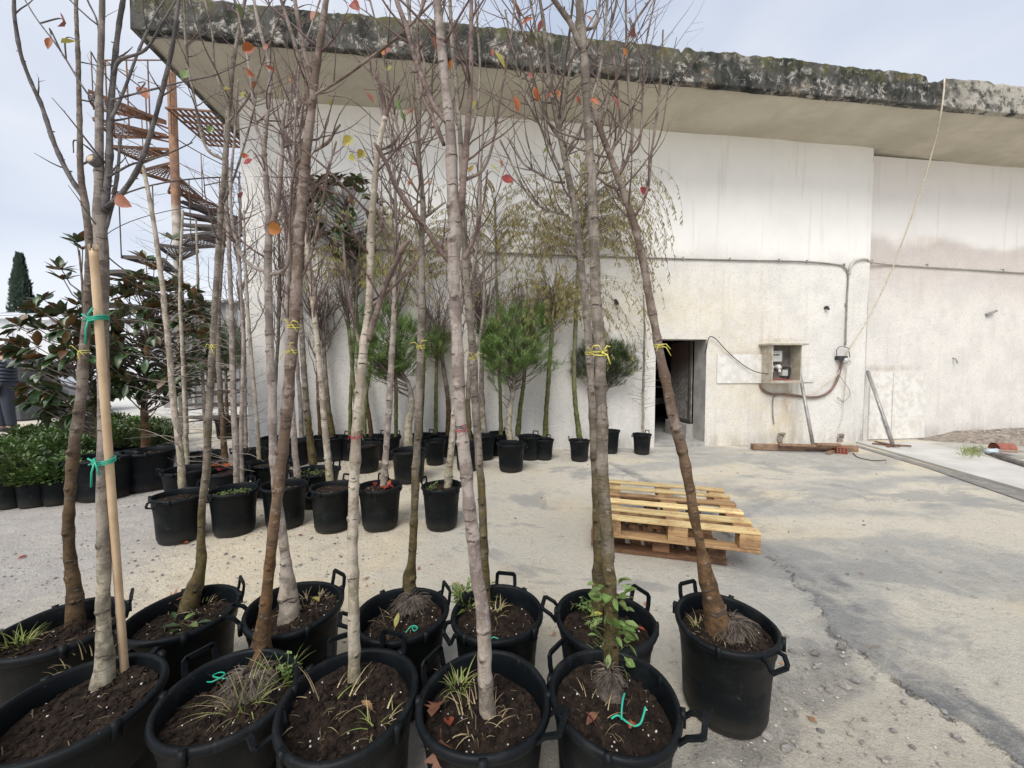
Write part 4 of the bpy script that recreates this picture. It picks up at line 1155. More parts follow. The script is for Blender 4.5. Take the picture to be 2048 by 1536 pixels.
# lower pallet, dark, turned on its face: its three runners lie down and the stack leans open at the back
pA = onz(1196, 1100, 0.0)
pB = onz(1455, 1131, 0.0)
a1 = math.atan2(pB.y - pA.y, pB.x - pA.x)
L1 = (pB - pA).length
def low_pallet():
    rt = root('pallet', (pA.x, pA.y, 0), 'dark stained pallet lying upside down at the bottom of the stack', 'pallet', 'stacked wooden pallets')
    rt.rotation_euler = (0, 0, a1); r = random.Random(77); D = .88
    def bd(name, x0, x1, y0, y1, z0, z1, rz=0):
        mb = MB(); mb.box((0, 0, 0), (x1 - x0, y1 - y0, z1 - z0)) if x1 - x0 > y1 - y0 else mb.box((0, 0, 0), (y1 - y0, x1 - x0, z1 - z0))
        place(name, mb.mesh(name, M_POLD), rt, ((x0 + x1) / 2, (y0 + y1) / 2, (z0 + z1) / 2), (0, 0, rz + (0 if x1 - x0 > y1 - y0 else PI / 2)))
    for k in range(3):
        y = k * (D - .09) / 2; bd('runner', 0, L1, y, y + .085, 0, .036 if k == 0 else .022, r.uniform(-.006, .006))
    n = 8
    for k in range(n):
        x = .02 + k * (L1 - .12) / (n - 1); bd('board', x, x + .075, .09, D - .1, .024, .042, r.uniform(-.03, .03))
    for x in (0.0, L1 * .44, L1 - .12):
        for y in (0.005, D / 2 - .045, D - .10): bd('block', x, x + .11, y, y + .085, .037, .117)
    for y in (.0, D / 2 - .05, D - .10): bd('stringer', -.03, L1 - .05, y, y + .09, .118, .139, r.uniform(-.01, .01))
    bd('side_board', -.05, -.028, 0.0, D, .03, .135)
low_pallet()
# upper pallet
qA = onz(1206, 1047, .235); qB = onz(1522, 1080, .235)
a2 = math.atan2(qB.y - qA.y, qB.x - qA.x)
L2 = (qB - qA).length
up_ = pallet((qA.x, qA.y), a2, .142, L2, .95, 'fresh pale pine pallet lying on top of the dark one', 6, (M_PNEW, M_PMID, M_PMID), False)
sB = onz(1170, 980, .12); 
# ------------------------------------------------------------------ pots and soil (shared meshes, unit size: rim diameter .38, height .35)
def pot_mesh(name, n, seed, squash=0.0):
    mb = MB(); Rt, Rb, H, t = .176, .142, .35, .006
    prof = [(0, .004), (Rb - .02, .003), (Rb - .004, .0), (Rb, .006), (Rb + .004, .05), (Rb + (Rt - Rb) * .80, H * .80), (Rb + (Rt - Rb) * .81 + .004, H * .815), (Rt - .002, H - .030), (Rt + .002, H - .028), (Rt + .011, H - .022), (Rt + .014, H - .012), (Rt + .012, H - .002), (Rt + .006, H + .003), (Rt - .002, H + .002), (Rt - t, H - .006), (Rt - t - .004, H - .05), (Rb + .008, .03)]
    mb.lathe(prof, n)
    r = random.Random(seed)
    dx, dy = r.uniform(-.02, .02), r.uniform(-.02, .02); ph = r.uniform(0, 6)
    for i, v in enumerate(mb.v):
        a = math.atan2(v[1], v[0]); k = 1 + (.022 * math.sin(2 * a + ph) + .008 * math.sin(3 * a + ph * 2)) * (v[2] / H)
        mb.v[i] = (v[0] * k, v[1] * k, v[2] + .004 * math.sin(2 * a + ph * 3) * (v[2] / H))
    # four small clip tabs under the rim
    for q in range(4):
        a = PI / 4 + q * PI / 2 + .3
        mb.box(((Rt + .012) * math.cos(a), (Rt + .012) * math.sin(a), H - .016), (.014, .02, .044), 0, (math.cos(a), math.sin(a), 0), (-math.sin(a), math.cos(a), 0))
    return mb.mesh(name, M_POT, (0, 0, 0), True)
def handle_mesh(kind):
    """kind up: standing loop above the rim; kind out: folded outwards and down"""
    mb = MB(); Rt, H = .184, .35; w = .042
    if kind == 'up': P = [(Rt, -w, H - .02), (Rt + .008, -w, H + .012), (Rt + .012, -w * .96, H + .042), (Rt + .012, -w * .8, H + .049), (Rt + .012, w * .8, H + .049), (Rt + .012, w * .96, H + .042), (Rt + .008, w, H + .012), (Rt, w, H - .02)]
    elif kind == 'out': P = [(Rt, -w, H - .02), (Rt + .018, -w, H + .002), (Rt + .050, -w * .96, H + .018), (Rt + .056, -w * .8, H + .020), (Rt + .056, w * .8, H + .020), (Rt + .050, w * .96, H + .018), (Rt + .018, w, H + .002), (Rt, w, H - .02)]
    else: P = [(Rt, -w, H - .01), (Rt + .018, -w, H - .008), (Rt + .030, -w * .96, H - .03), (Rt + .032, -w * .8, H - .04), (Rt + .032, w * .8, H - .04), (Rt + .030, w * .96, H - .03), (Rt + .018, w, H - .008), (Rt, w, H - .01)]
    P = [Vector(p) for p in P]
    for a, b in zip(P[:-1], P[1:]):
        d = (b - a).normalized()
        mb.beam(a - d * .003, b + d * .003, .015, .008, 0, (1, 0, 0) if kind == 'up' else (0, 0, 1))
    return mb.mesh('handle_' + kind, M_POT)
POT = [pot_mesh('pot_hi_%d' % k, 56, k) for k in range(4)]
POTL = [pot_mesh('pot_lo_%d' % k, 28, 20 + k) for k in range(3)]
HND = {k: handle_mesh(k) for k in ('up', 'out', 'down')}
def soil_mesh(seed, hi=True):
    r = random.Random(seed); mb = MB(); n, m = (72, 26) if hi else (20, 5)
    Rs = .168
    tilt = r.uniform(-.02, .02), r.uniform(-.02, .02)
    def hgt(x, y):
        q = Vector((x * 9 + seed, y * 9, seed)); q2 = Vector((x * 60, y * 60, seed)); q3 = Vector((x * 130, y * 130, seed))
        return .012 * mn.noise(q) + (.007 * mn.noise(q2) + .0045 * abs(mn.noise(q3)) if hi else 0) + tilt[0] * x / Rs + tilt[1] * y / Rs
    mb.v.append((0, 0, hgt(0, 0)))
    for i in range(1, m + 1):
        for j in range(n):
            w = 2 * PI * j / n; q = Rs * i / m
            x, y = q * math.cos(w), q * math.sin(w); mb.v.append((x, y, hgt(x, y) - (.004 if i == m else 0)))
    for j in range(n): mb.f.append((0, 1 + j, 1 + (j + 1) % n)); mb.m.append(0)
    for i in range(m - 1):
        for j in range(n):
            a = 1 + i * n; mb.f.append((a + j, a + n + j, a + n + (j + 1) % n, a + (j + 1) % n)); mb.m.append(0)
    if hi:
        for k in range(520):
            a = r.uniform(0, 6.28); q = .160 * math.sqrt(r.random()); x, y = q * math.cos(a), q * math.sin(a)
            s = .0025 + .0085 * r.random() ** 3
            mb.blob((x, y, hgt(x, y) + s * .2), s, 0, 6, 4, .35, (1, 1, .75), r)
        for k in range(30):
            a = r.uniform(0, 6.28); q = .160 * math.sqrt(r.random()); x, y = q * math.cos(a), q * math.sin(a)
            mb.blob((x, y, hgt(x, y) + .003), r.uniform(.0012, .0036), 1, 5, 3, .2, (1, 1, .8), r)
        for k in range(15):
            a = r.uniform(0, 6.28); q = .145 * math.sqrt(r.random()); x, y = q * math.cos(a), q * math.sin(a)
            d = Vector((r.uniform(-1, 1), r.uniform(-1, 1), r.uniform(-.1, .25))) * r.uniform(.012, .045); c = Vector((x, y, hgt(x, y) + .006))
            c2 = c + d * .5 + Vector((r.uniform(-.01, .01), r.uniform(-.01, .01), r.uniform(0, .01)))
            mb.tube([c, c2, c + d], [.0011, .001, .0005], 4, 2)
    else:
        for k in range(60):
            a = r.uniform(0, 6.28); q = .155 * math.sqrt(r.random()); x, y = q * math.cos(a), q * math.sin(a)
            mb.blob((x, y, hgt(x, y)), r.uniform(.004, .012), r.choice((0, 0, 0, 2)), 5, 3, .3, (1, 1, .6), r)
    return mb.mesh('soil_%d' % seed, [M_SOIL, M_PERL, M_STRAWD], (0, 0, 0), False)
SOIL = [soil_mesh(k) for k in range(4)]
SOILL = [soil_mesh(40 + k, False) for k in range(2)]

def wall_y(x):
    return W0.y + (x - W0.x) * math.tan(TH) if x > -4.2 else 99
def potted(name, rim_px, H, D, label, cat, group=None, hi=True, var=0, handles=((90, 'up'), (270, 'out')), sink=.055, rot=None):
    """pot whose rim centre stands at the given pixel; returns root, centre, soil height"""
    c = onz(rim_px[0], rim_px[1], H)
    lim = wall_y(c.x) - D / 2 - .06
    if c.y > lim: c.x *= lim / c.y; c.y = lim
    g = Vector((c.x, c.y, 0))
    rt = root(name, g, label, cat, group)
    s = D / .38; sh = H / .35
    rz = rnd.uniform(0, 6.28) if rot is None else rot
    pm = (POT if hi else POTL)[var % (4 if hi else 3)]
    p = place('pot', pm, rt, (0, 0, 0), (0, 0, rz), (s, s, sh))
    for a, k in handles: place('handle', HND[k], p, (0, 0, 0), (0, 0, R(a) - rz))
    zs = H - sink
    place('soil', (SOIL if hi else SOILL)[var % (4 if hi else 2)], rt, (0, 0, zs), (0, 0, rz * 2), (s * .985, s * .985, 1))
    return rt, g, zs

# ------------------------------------------------------------------ woody growth
def tpath(pix, Y0, lean=0.0, n=8, rs=1.0):
    """trunk from (px, py, width px) rows, at depth Y0 changing by lean per metre of height"""
    out = []
    z0 = None
    for px, py, w in pix:
        P = ony(px, py, Y0)
        if z0 is None: z0 = P.z
        Y = Y0 + lean * (P.z - z0)
        P = ony(px, py, Y)
        d = math.sqrt(1 + ((px - 1024) / FPX) ** 2)
        out.append((P.x, P.y, P.z, w * Y / FPX / 2 / d * rs))
    return crom(out, n)
def knobby(path, seed, amt=.10, every=.13, n=16, mb=None, mi=0, knots=True, start=0.12):
    """a stem with swollen nodes, bud scars and a slightly crooked outline"""
    r = random.Random(seed)
    P = [Vector(q[:3]) for q in path]; Rd = [q[3] for q in path]
    # resample by length
    L = [0]
    for a, b in zip(P[:-1], P[1:]): L.append(L[-1] + (b - a).length)
    T = L[-1]; step = max(.010, T / 230)
    m = int(T / step)
    ss = [T * i / m for i in range(m + 1)]
    Q = []; RR = []; j = 0
    nodes = []; x = start
    while x < T: nodes.append(x); x += every * r.uniform(.55, 1.5)
    for s in ss:
        while j < len(L) - 2 and L[j + 1] < s: j += 1
        f = (s - L[j]) / max(1e-6, L[j + 1] - L[j])
        p = P[j].lerp(P[j + 1], f); rd = Rd[j] * (1 - f) + Rd[j + 1] * f
        bump = 0
        for q in nodes:
            dd = abs(s - q)
            if dd < .05: bump += math.exp(-(dd / (.010 + rd * .35)) ** 2)
        w = rd * .22
        p = p + Vector((mn.noise(Vector((s * 5, seed, 0))) * w, mn.noise(Vector((s * 5, seed, 9))) * w, 0))
        Q.append(p); RR.append(rd * (1 + amt * bump + .06 * mn.noise(Vector((s * 14, seed, 5)))))
    own = mb is None
    if own: mb = MB()
    k0 = len(mb.v)
    mb.tube(Q, RR, n, mi)
    # irregular cross sections
    for i in range(len(Q)):
        for k in range(n):
            v = Vector(mb.v[k0 + i * n + k]); d = v - Q[i]
            q = mn.noise(Vector((v.x * 35 + seed, v.y * 35, v.z * 16))) * .16
            mb.v[k0 + i * n + k] = tuple(Q[i] + d * (1 + q))
    if knots:
        for q in nodes + [r.uniform(.05, T) for _ in range(len(nodes))]:
            i = min(len(Q) - 2, int(q / step))
            a0 = r.uniform(-3.1, 0); sp = r.uniform(.5, 2.2); t = (Q[i + 1] - Q[i]).normalized(); arc = []
            for k in range(9):
                w = a0 + sp * (k / 8 - .5); d = Vector((math.cos(w), math.sin(w), 0)); d = (d - t * d.dot(t)).normalized()
                v = Q[i] + d * RR[i] + t * (.10 * RR[i] * math.sin(k * 1.3 + q * 9))
                arc.append(Q[i] + (v - Q[i]) * (1.0 + mn.noise(Vector((v.x * 35 + seed, v.y * 35, v.z * 16))) * .16))
            th_ = RR[i] * r.uniform(.05, .11)
            mb.tube(arc, [th_ * (.3 + math.sin(PI * (k + .3) / 8.6)) for k in range(9)], 5, 1)
        for q in nodes:
            i = min(len(Q) - 2, int(q / step))
            if r.random() < .75:
                t = (Q[i + 1] - Q[i]).normalized(); a = r.uniform(-2.6, -.5)
                d = Vector((math.cos(a), math.sin(a), 0)); d = (d - t * d.dot(t)).normalized()
                c = Q[i] + d * RR[i] * .93; kr = RR[i] * r.uniform(.30, .62)
                mb.tube([c - d * kr * .6, c + d * kr * .25, c + d * kr * .35, c + d * kr * .1], [kr * 1.25, kr, kr * .62, kr * .5], 9, mi)
                mb.tube([c + d * kr * .05, c + d * kr * .18], [kr * .55, kr * .42], 7, 1)
    return mb, Q, RR
def twig(mb, p, d, L, r0, r, mi=0, lvl=1, up=.5, sides=5, fork=.5, buds=True):
    """crooked shoot with buds, forking a few times"""
    n = max(4, int(L / .03)); pts = [p.copy()]; d = d.normalized(); rad = [r0]
    for i in range(n):
        d = (d + Vector((r.gauss(0, .10), r.gauss(0, .10), r.gauss(0, .06) + up * .09))).normalized()
        p = p + d * (L / n); pts.append(p.copy()); rad.append(r0 * (1 - .72 * (i + 1) / n))
        if lvl > 0 and i > 0 and r.random() < fork * 3 / n + .02:
            side = Vector((r.gauss(0, 1), r.gauss(0, 1), r.gauss(0, .3)))
            side = (side - d * side.dot(d)).normalized()
            twig(mb, p.copy(), d * .75 + side * .75, L * r.uniform(.3, .65) * (1 - .4 * i / n), rad[-1] * .75, r, mi, lvl - 1, up, max(3, sides - 1), fork, buds)
        if buds and i % 2 == 1:
            side = Vector((r.gauss(0, 1), r.gauss(0, 1), .3)).normalized()
            mb.tube([p, p + (d * .6 + side * .8).normalized() * rad[-1] * 3.4], [rad[-1] * .9, rad[-1] * .2], 3, mi)
    mb.tube(pts, rad, sides, mi)
    return pts
LEAFV = []
def leaf_shape(kind, r, curl=.3):
    """returns verts, faces for a leaf of length 1 along +x, petiole at the origin, with curl and thickness fold"""
    if kind == 'round': prof = [(0, 0), (.06, .14), (.22, .34), (.42, .42), (.62, .38), (.82, .22), (1.0, .0)]
    elif kind == 'oval': prof = [(0, 0), (.12, .09), (.32, .18), (.55, .21), (.78, .14), (1.0, 0)]
    elif kind == 'narrow': prof = [(0, 0), (.3, .055), (.6, .06), (1, 0)]
    else: prof = [(0, 0), (.08, .12), (.2, .44), (.3, .2), (.48, .50), (.55, .2), (.74, .26), (1.0, 0)]
    vs = []; fs = []
    c1, c2, c3 = r.uniform(-curl, curl), r.uniform(.1, .6) * curl * 2, r.uniform(-curl, curl)
    def pt(x, y): return (x, y * math.cos(c2 * 2 * abs(y)), c1 * x * x * .8 + c2 * abs(y) * 1.2 + c3 * y * x + .03 * math.sin(9 * x + 20 * y) * curl)
    for x, w in prof: vs += [pt(x, w), pt(x, 0), pt(x, -w)]
    for i in range(len(prof) - 1):
        a = i * 3
        fs += [(a, a + 1, a + 4, a + 3), (a + 1, a + 2, a + 5, a + 4)]
    return vs, fs
LM = {}
def leaf_mesh(kind, m, k=0, curl=.55):
    key = (kind, m.name, k)
    if key not in LM:
        r = random.Random(k * 7 + len(kind)); mb = MB()
        vs, fs = leaf_shape(kind, r, curl); mb.add(vs, fs)
        mb.tube([(-.28, 0, .04), (-.1, 0, .0), (.02, 0, 0)], [.012, .014, .012], 4, 0)
        LM[key] = mb.mesh('leaf_%s' % kind, m, (0, 0, 0), True)
    return LM[key]
def frame(d, up=None, roll=0.0):
    x = Vector(d).normalized(); u = Vector(up or (0, 0, 1))
    y = u.cross(x)
    if y.length < 1e-3: y = Vector((0, 1, 0)).cross(x)
    y.normalize(); z = x.cross(y)
    m = Matrix((x, y, z)).transposed()
    return m @ Matrix.Rotation(roll, 3, 'X')
def put_leaf(parent, p, d, L, kind, m, k=0, roll=0.0, label=None, up=None):
    o = place('leaf', leaf_mesh(kind, m, k), parent, p - ORG[parent.name], frame(d, up, roll).to_euler(), (L, L, L))
    if label: o['label'] = label
    return o

def grasses(parent, cx, cy, z, n, L, rr, m=None, spread=.05, seed=0, name='weed', kindflag='stuff', wmul=1.0):
    r = random.Random(seed); mb = MB()
    for i in range(n):
        a = r.uniform(0, 6.28); q = spread * math.sqrt(r.random())
        p = Vector((cx + q * math.cos(a), cy + q * math.sin(a), z + .004)); a2 = a + r.uniform(-.9, .9)
        l = L * r.uniform(.4, 1.1); w = r.uniform(.0012, .0032) * wmul; el = r.uniform(.45, 1.4)
        side = Vector((-math.sin(a2), math.cos(a2), 0)) * w
        pts = []; d = Vector((math.cos(a2) * math.cos(el), math.sin(a2) * math.cos(el), math.sin(el)))
        for k in range(5):
            pts.append(p.copy()); p = p + d * l / 4; d = (d + Vector((0, 0, -.22 - .1 * r.random()))).normalized()
        vs = []
        for k, q_ in enumerate(pts): ww = side * (1 - k / 4.3); vs += [q_ - ww, q_ + ww]
        mi = 0 if r.random() < rr else 1
        mb.add(vs, [(2 * k, 2 * k + 1, 2 * k + 3, 2 * k + 2) for k in range(4)], mi)
    o = build(mb, name, [m or M_GRASS, M_STRAW], parent, False, kindflag)
    return o
def forbs(parent, cx, cy, z, n, sz, seed=0, m=None, spread=.05, h=.05):
    """small leafy weeds"""
    r = random.Random(seed); mb = MB()
    for i in range(n):
        a = r.uniform(0, 6.28); q = spread * math.sqrt(r.random())
        p = Vector((cx + q * math.cos(a), cy + q * math.sin(a), z + .003))
        d = Vector((r.gauss(0, .5), r.gauss(0, .5), 1)).normalized(); l = h * r.uniform(.4, 1.2)
        mb.tube([p, p + d * l], [.0012, .0008], 4, 1)
        for k in range(5):
            b = r.uniform(0, 6.28); dd = Vector((math.cos(b), math.sin(b), r.uniform(-.1, .5)))
            vs, fs = leaf_shape('oval', r, .3); M = frame(dd, None, r.uniform(-.5, .5)); s = sz * r.uniform(.6, 1.2)
            o_ = p + d * l * r.uniform(.3, 1)
            mb.add([o_ + (M @ Vector(v)) * s for v in vs], fs, 0)
    return build(mb, 'weed', [m or M_WEED, M_WEED], parent, True, 'stuff')
def rootmass(parent, c, z, rad, seed, dirn=(0, -1, 0), n=110, m=None, h=.055):
    r = random.Random(seed); mb = MB()
    mb.blob((c[0], c[1], z), rad * .72, 0, 22, 12, .10, (1, 1, h / rad), r)
    d0 = Vector(dirn).normalized()
    for i in range(n):
        a = r.uniform(0, 6.28); q = Vector((math.cos(a), math.sin(a), 0))
        q = (q + d0 * .45).normalized()
        p = Vector((c[0], c[1], z)) + q * rad * .25 + Vector((0, 0, h * r.uniform(.4, .95)))
        pts = []; rd = r.uniform(.0009, .0024); d = (q + Vector((r.gauss(0, .3), r.gauss(0, .3), r.uniform(-.1, .3)))).normalized()
        l = rad * r.uniform(.5, 1.1)
        for k in range(6):
            pts.append(p.copy()); p = p + d * l / 6; d = (d + Vector((r.gauss(0, .22), r.gauss(0, .22), -.28))).normalized()
            p.z = max(p.z, z + .002)
        mb.tube(pts, [rd * (1 - .12 * k) for k in range(6)], 4, 0, False)
    return build(mb, 'root', m or M_ROOT, parent, True, None, 'matted fibrous roots')
def tie(parent, p, rad, m, tails=2, w=.006, seed=0, label=None, tl=.05):
    r = random.Random(seed); mb = MB(); w *= .75
    for k in range(2):
        zz = (k - .5) * w * 1.5
        mb.tube([p + Vector((math.cos(a) * rad * 1.08, math.sin(a) * rad * 1.08, zz + .15 * rad * math.sin(a + k))) for a in np.linspace(0, 2 * PI, 15)[:-1]], w * .35, 5, closed=True)
    q = p + Vector((r.uniform(-.3, .3) * rad, -rad * 1.15, 0))
    mb.blob(q, w * .8, 0, 6, 4, .2, (1, 1, 1), r)
    for k in range(tails):
        sx = (-1) ** k
        e = q + Vector((sx * tl * r.uniform(.3, .8), -tl * .2, tl * r.uniform(-.9, .7)))
        mid = q.lerp(e, .5) + Vector((0, -.008, .012))
        mb.tube([q, mid, e], w * .35, 4, flat=1.0)
    return build(mb, 'tie', m, parent, True, None, label)

# ------------------------------------------------------------------ the foreground trees
FG = {}
WS = {'F1': (.66, .85), 'S1': (.68, .85), 'F2': (.70, .8), 'S2': (.64, .8), 'S3': (.66, .85), 'F3': (.84, .95), 'S4': (.72, .9), 'F4': (.86, .85), 'S5': (.78, .9), 'F5': (.84, .95), 'S6': (.80, .9), 'S7': (.88, 1.0)}
GRP1 = 'potted bare trees of the two front rows'
def fg_tree(key, rim, D, H, label, bk, trunk, branches, lean=0.0, var=0, handles=((90, 'up'), (270, 'out')), twm=None, ntw=16, seed=1, amt=.10, every=.13, twl=(.12, .34), brbk=None, sink=.055, twmin=None, flare=1.0, rs=1.0, zmin=1.5):
    rt, g, zs = potted('potted_tree', rim, H, D, label, 'tree', GRP1, True, var, handles, sink)
    b0 = onz(trunk[0][0], trunk[0][1], zs)
    Y0 = b0.y
    rs, rb = WS[key]
    tr2 = []
    for i, (x, y, w) in enumerate(trunk):
        tr2.append((x, y, w * (rs if i > 1 else (rs * .65 + .35 * (1 if i == 0 else .9)))))
    path = tpath(tr2, Y0, lean, 8)
    rs = rb
    # foot goes a little below the soil
    f0 = path[0]; path.insert(0, np.array((f0[0], f0[1], zs - .02, f0[3] * 1.05)))
    # extend above the frame
    e = path[-1]; e2 = path[-5]; d = Vector(e[:3]) - Vector(e2[:3])
    if trunk[-1][1] <= 2:
        d.normalize()
        for k in range(1, 5): path.append(np.array((e[0] + d.x * .14 * k + .01 * k, e[1] + d.y * .14 * k, e[2] + d.z * .14 * k, max(.003, e[3] * (1 - .2 * k)))))
    mb, Q, RR = knobby(path, seed, amt, every, 16)
    build(mb, 'trunk', [BK[bk], M_KNOT], rt, True)
    twm = twm or M_TWIG; ntw = int(ntw * .75 + .5)
    r = random.Random(seed * 13)
    pts = [(q, a) for q, a in zip(Q, RR)]
    allp = [q for q in Q if q.z > zmin - .2]
    bm = BK[brbk] if brbk else None
    hosts = [(Q, RR)]
    for bi, br in enumerate(branches):
        dy = br[0]
        px = br[1]
        Yb = min(Q, key=lambda q: (q - ony(px[0][0], px[0][1], q.y)).length).y
        rows = []
        for i, (x, y, w) in enumerate(px):
            f = i / (len(px) - 1); Y = Yb + dy * f
            P = ony(x, y, Y); rows.append((P.x, P.y, P.z, w * Y / FPX / 2 / (1 + ((x - 1024) / FPX) ** 2) ** .5 * rs))
        pth = crom(rows, 6)
        if px[-1][1] <= 2:
            e = pth[-1]; d = (Vector(e[:3]) - Vector(pth[-4][:3])).normalized()
            for k in range(1, 4): pth.append(np.array((e[0] + d.x * .12 * k, e[1] + d.y * .12 * k, e[2] + d.z * .12 * k, max(.002, e[3] * (1 - .25 * k)))))
        m2, Q2, R2 = knobby(pth, seed * 31 + bi, .16, .09, 9, None, 0, False, .05)
        # buds and side shoots on the branch
        nb = int(len(Q2) * .16 * (ntw / 16)) + 1
        for k in range(nb):
            i = r.randrange(2, len(Q2) - 1); d = (Q2[i] - Q2[i - 1]).normalized()
            s_ = Vector((r.gauss(0, 1), r.gauss(0, 1), r.uniform(-.1, .6))); s_ = (s_ - d * s_.dot(d)).normalized()
            twig(m2, Q2[i].copy(), d * .7 + s_ * .8, r.uniform(*twl) * .7, max(.0013, min(R2[i] * .5, .0035)), r, 1, 1, .6, 5, .4)
        for k in range(int(len(Q2) / 7)):
            i = r.randrange(1, len(Q2) - 1); s_ = Vector((r.gauss(0, 1), r.gauss(0, 1), .4)).normalized()
            m2.tube([Q2[i], Q2[i] + s_ * (R2[i] + .007)], [R2[i] * .5, R2[i] * .22], 4, 1)
        build(m2, 'branch', [bm or BK[bk], twm], rt, True)
        hosts.append((Q2, R2)); allp += Q2
    # free shoots from the upper trunk
    cand = [i for i in range(2, len(Q) - 1) if Q[i].z > zmin]
    for k in range(ntw):
        if not cand: break
        i = r.choice(cand); d = (Q[i] - Q[i - 1]).normalized()
        s_ = Vector((r.gauss(0, 1), r.gauss(0, .8), r.uniform(-.1, .5))); s_ = (s_ - d * s_.dot(d)).normalized()
        m3 = MB()
        pp = twig(m3, Q[i].copy(), d * .6 + s_ * .9, r.uniform(*twl) * 1.25, max(.0018, min(RR[i] * .4, .0042)), r, 0, 2, .7, 5, .6)
        build(m3, 'twig', twm, rt, True); allp += pp
    FG[key] = dict(rt=rt, g=g, zs=zs, Y=Y0, Q=Q, R=RR, all=allp, twm=twm)
    return FG[key]
def at_y(t, py):
    """point and radius of the trunk at picture row py"""
    best = None
    for q, r_ in zip(t['Q'], t['R']):
        v = q - Vector((0, 0, CAMH)); dep = v.y * CP - v.z * SP; y = 768 - FPX * (v.y * SP + v.z * CP) / dep
        if best is None or abs(y - py) < best[0]: best = (abs(y - py), q, r_)
    return best[1], best[2]

F1 = fg_tree('F1', (158, 1400), .40, .355, 'tall pale plane tree tied to a bamboo stake in the leftmost front pot', 'greypale',
  [(205, 1370, 72), (207, 1330, 60), (208, 1240, 50), (208, 1120, 46), (206, 1000, 44), (207, 860, 42), (206, 700, 41), (204, 580, 42), (203, 500, 46), (200, 430, 46), (199, 390, 34), (198, 330, 30), (199, 200, 24), (202, 100, 21), (205, 0, 18)],
  [(.05, [(208, 425, 20), (218, 330, 19), (220, 240, 17), (228, 140, 15), (238, 50, 13), (246, 0, 12)]),
   (-.06, [(212, 415, 15), (240, 392, 14), (275, 340, 13), (300, 270, 12), (325, 180, 11), (345, 90, 10), (358, 0, 8)]),
   (.10, [(222, 240, 9), (250, 175, 8), (278, 100, 7), (310, 30, 6), (330, 0, 5)]),
   (.02, [(226, 150, 10), (240, 120, 9), (290, 100, 7), (325, 45, 6), (352, 0, 5)]),
   (.03, [(200, 210, 6), (170, 180, 6), (120, 100, 5), (75, 40, 4), (50, 0, 4)]),
   (-.03, [(215, 355, 7), (260, 330, 6), (290, 322, 5), (330, 310, 4), (385, 285, 3)]),
   (-.02, [(222, 200, 6), (280, 185, 5), (360, 165, 4), (430, 150, 3), (500, 118, 2)]),
   (.04, [(204, 480, 12), (222, 420, 10), (235, 350, 9), (239, 280, 7), (238, 268, 4)])],
  0, 0, ((95, 'down'), (265, 'down')), M_TWIGD, 5, 3, .05, .2, (.08, .26), 'slate', .05, zmin=2.0)
S1 = fg_tree('S1', (118, 1252), .38, .35, 'brown plane tree with a yellow band behind the bamboo stake', 'brown',
  [(150, 1245, 60), (149, 1190, 46), (140, 1110, 40), (137, 1040, 37), (142, 960, 36), (148, 900, 38), (157, 830, 36), (166, 740, 33), (173, 640, 29), (177, 560, 27), (178, 480, 25), (170, 410, 24), (163, 360, 21), (160, 280, 18), (157, 150, 15), (154, 60, 13), (152, 0, 12)],
  [(-.04, [(166, 392, 16), (138, 350, 15), (110, 290, 14), (85, 215, 13), (62, 165, 12), (42, 110, 11), (30, 40, 11), (28, 0, 10)]),
   (.06, [(163, 330, 7), (190, 310, 6), (150, 280, 4), (147, 306, 3)]),
   (.05, [(158, 200, 6), (190, 190, 5), (197, 60, 5), (175, 0, 5)])],
  .06, 1, ((40, 'up'), (200, 'down')), M_TWIGD, 4, 7, .13, .10, (.08, .22), 'slate', zmin=2.2)
F2 = fg_tree('F2', (460, 1383), .375, .355, 'rust-brown tree with a fibrous root crown, second front pot from the left', 'rust',
  [(520, 1320, 80), (522, 1280, 50), (530, 1220, 38), (537, 1150, 34), (548, 1060, 33), (556, 980, 34), (566, 900, 34), (575, 800, 34), (584, 700, 32), (592, 600, 32), (597, 520, 31), (601, 440, 30), (607, 370, 28), (614, 300, 26), (620, 240, 23), (628, 170, 21), (640, 90, 19), (652, 0, 17)],
  [(-.03, [(619, 215, 13), (608, 150, 11), (590, 90, 10), (575, 40, 9), (562, 0, 8)]),
   (.04, [(626, 165, 13), (610, 110, 12), (598, 50, 11), (590, 0, 10)]),
   (-.10, [(622, 195, 8), (680, 160, 7), (735, 120, 7), (800, 70, 6), (860, 10, 5), (872, 0, 4)]),
   (-.02, [(629, 302, 8), (655, 285, 8), (670, 262, 7), (681, 249, 5)]),
   (.03, [(600, 320, 9), (592, 330, 8), (583, 380, 7), (580, 460, 6), (585, 560, 4)]),
   (.06, [(602, 560, 8), (625, 500, 7), (640, 430, 6), (655, 350, 5), (673, 283, 5)])],
  .0, 2, ((150, 'up'), (330, 'down')), M_TWIGR, 10, 5, .11, .10, (.12, .34), zmin=1.9)
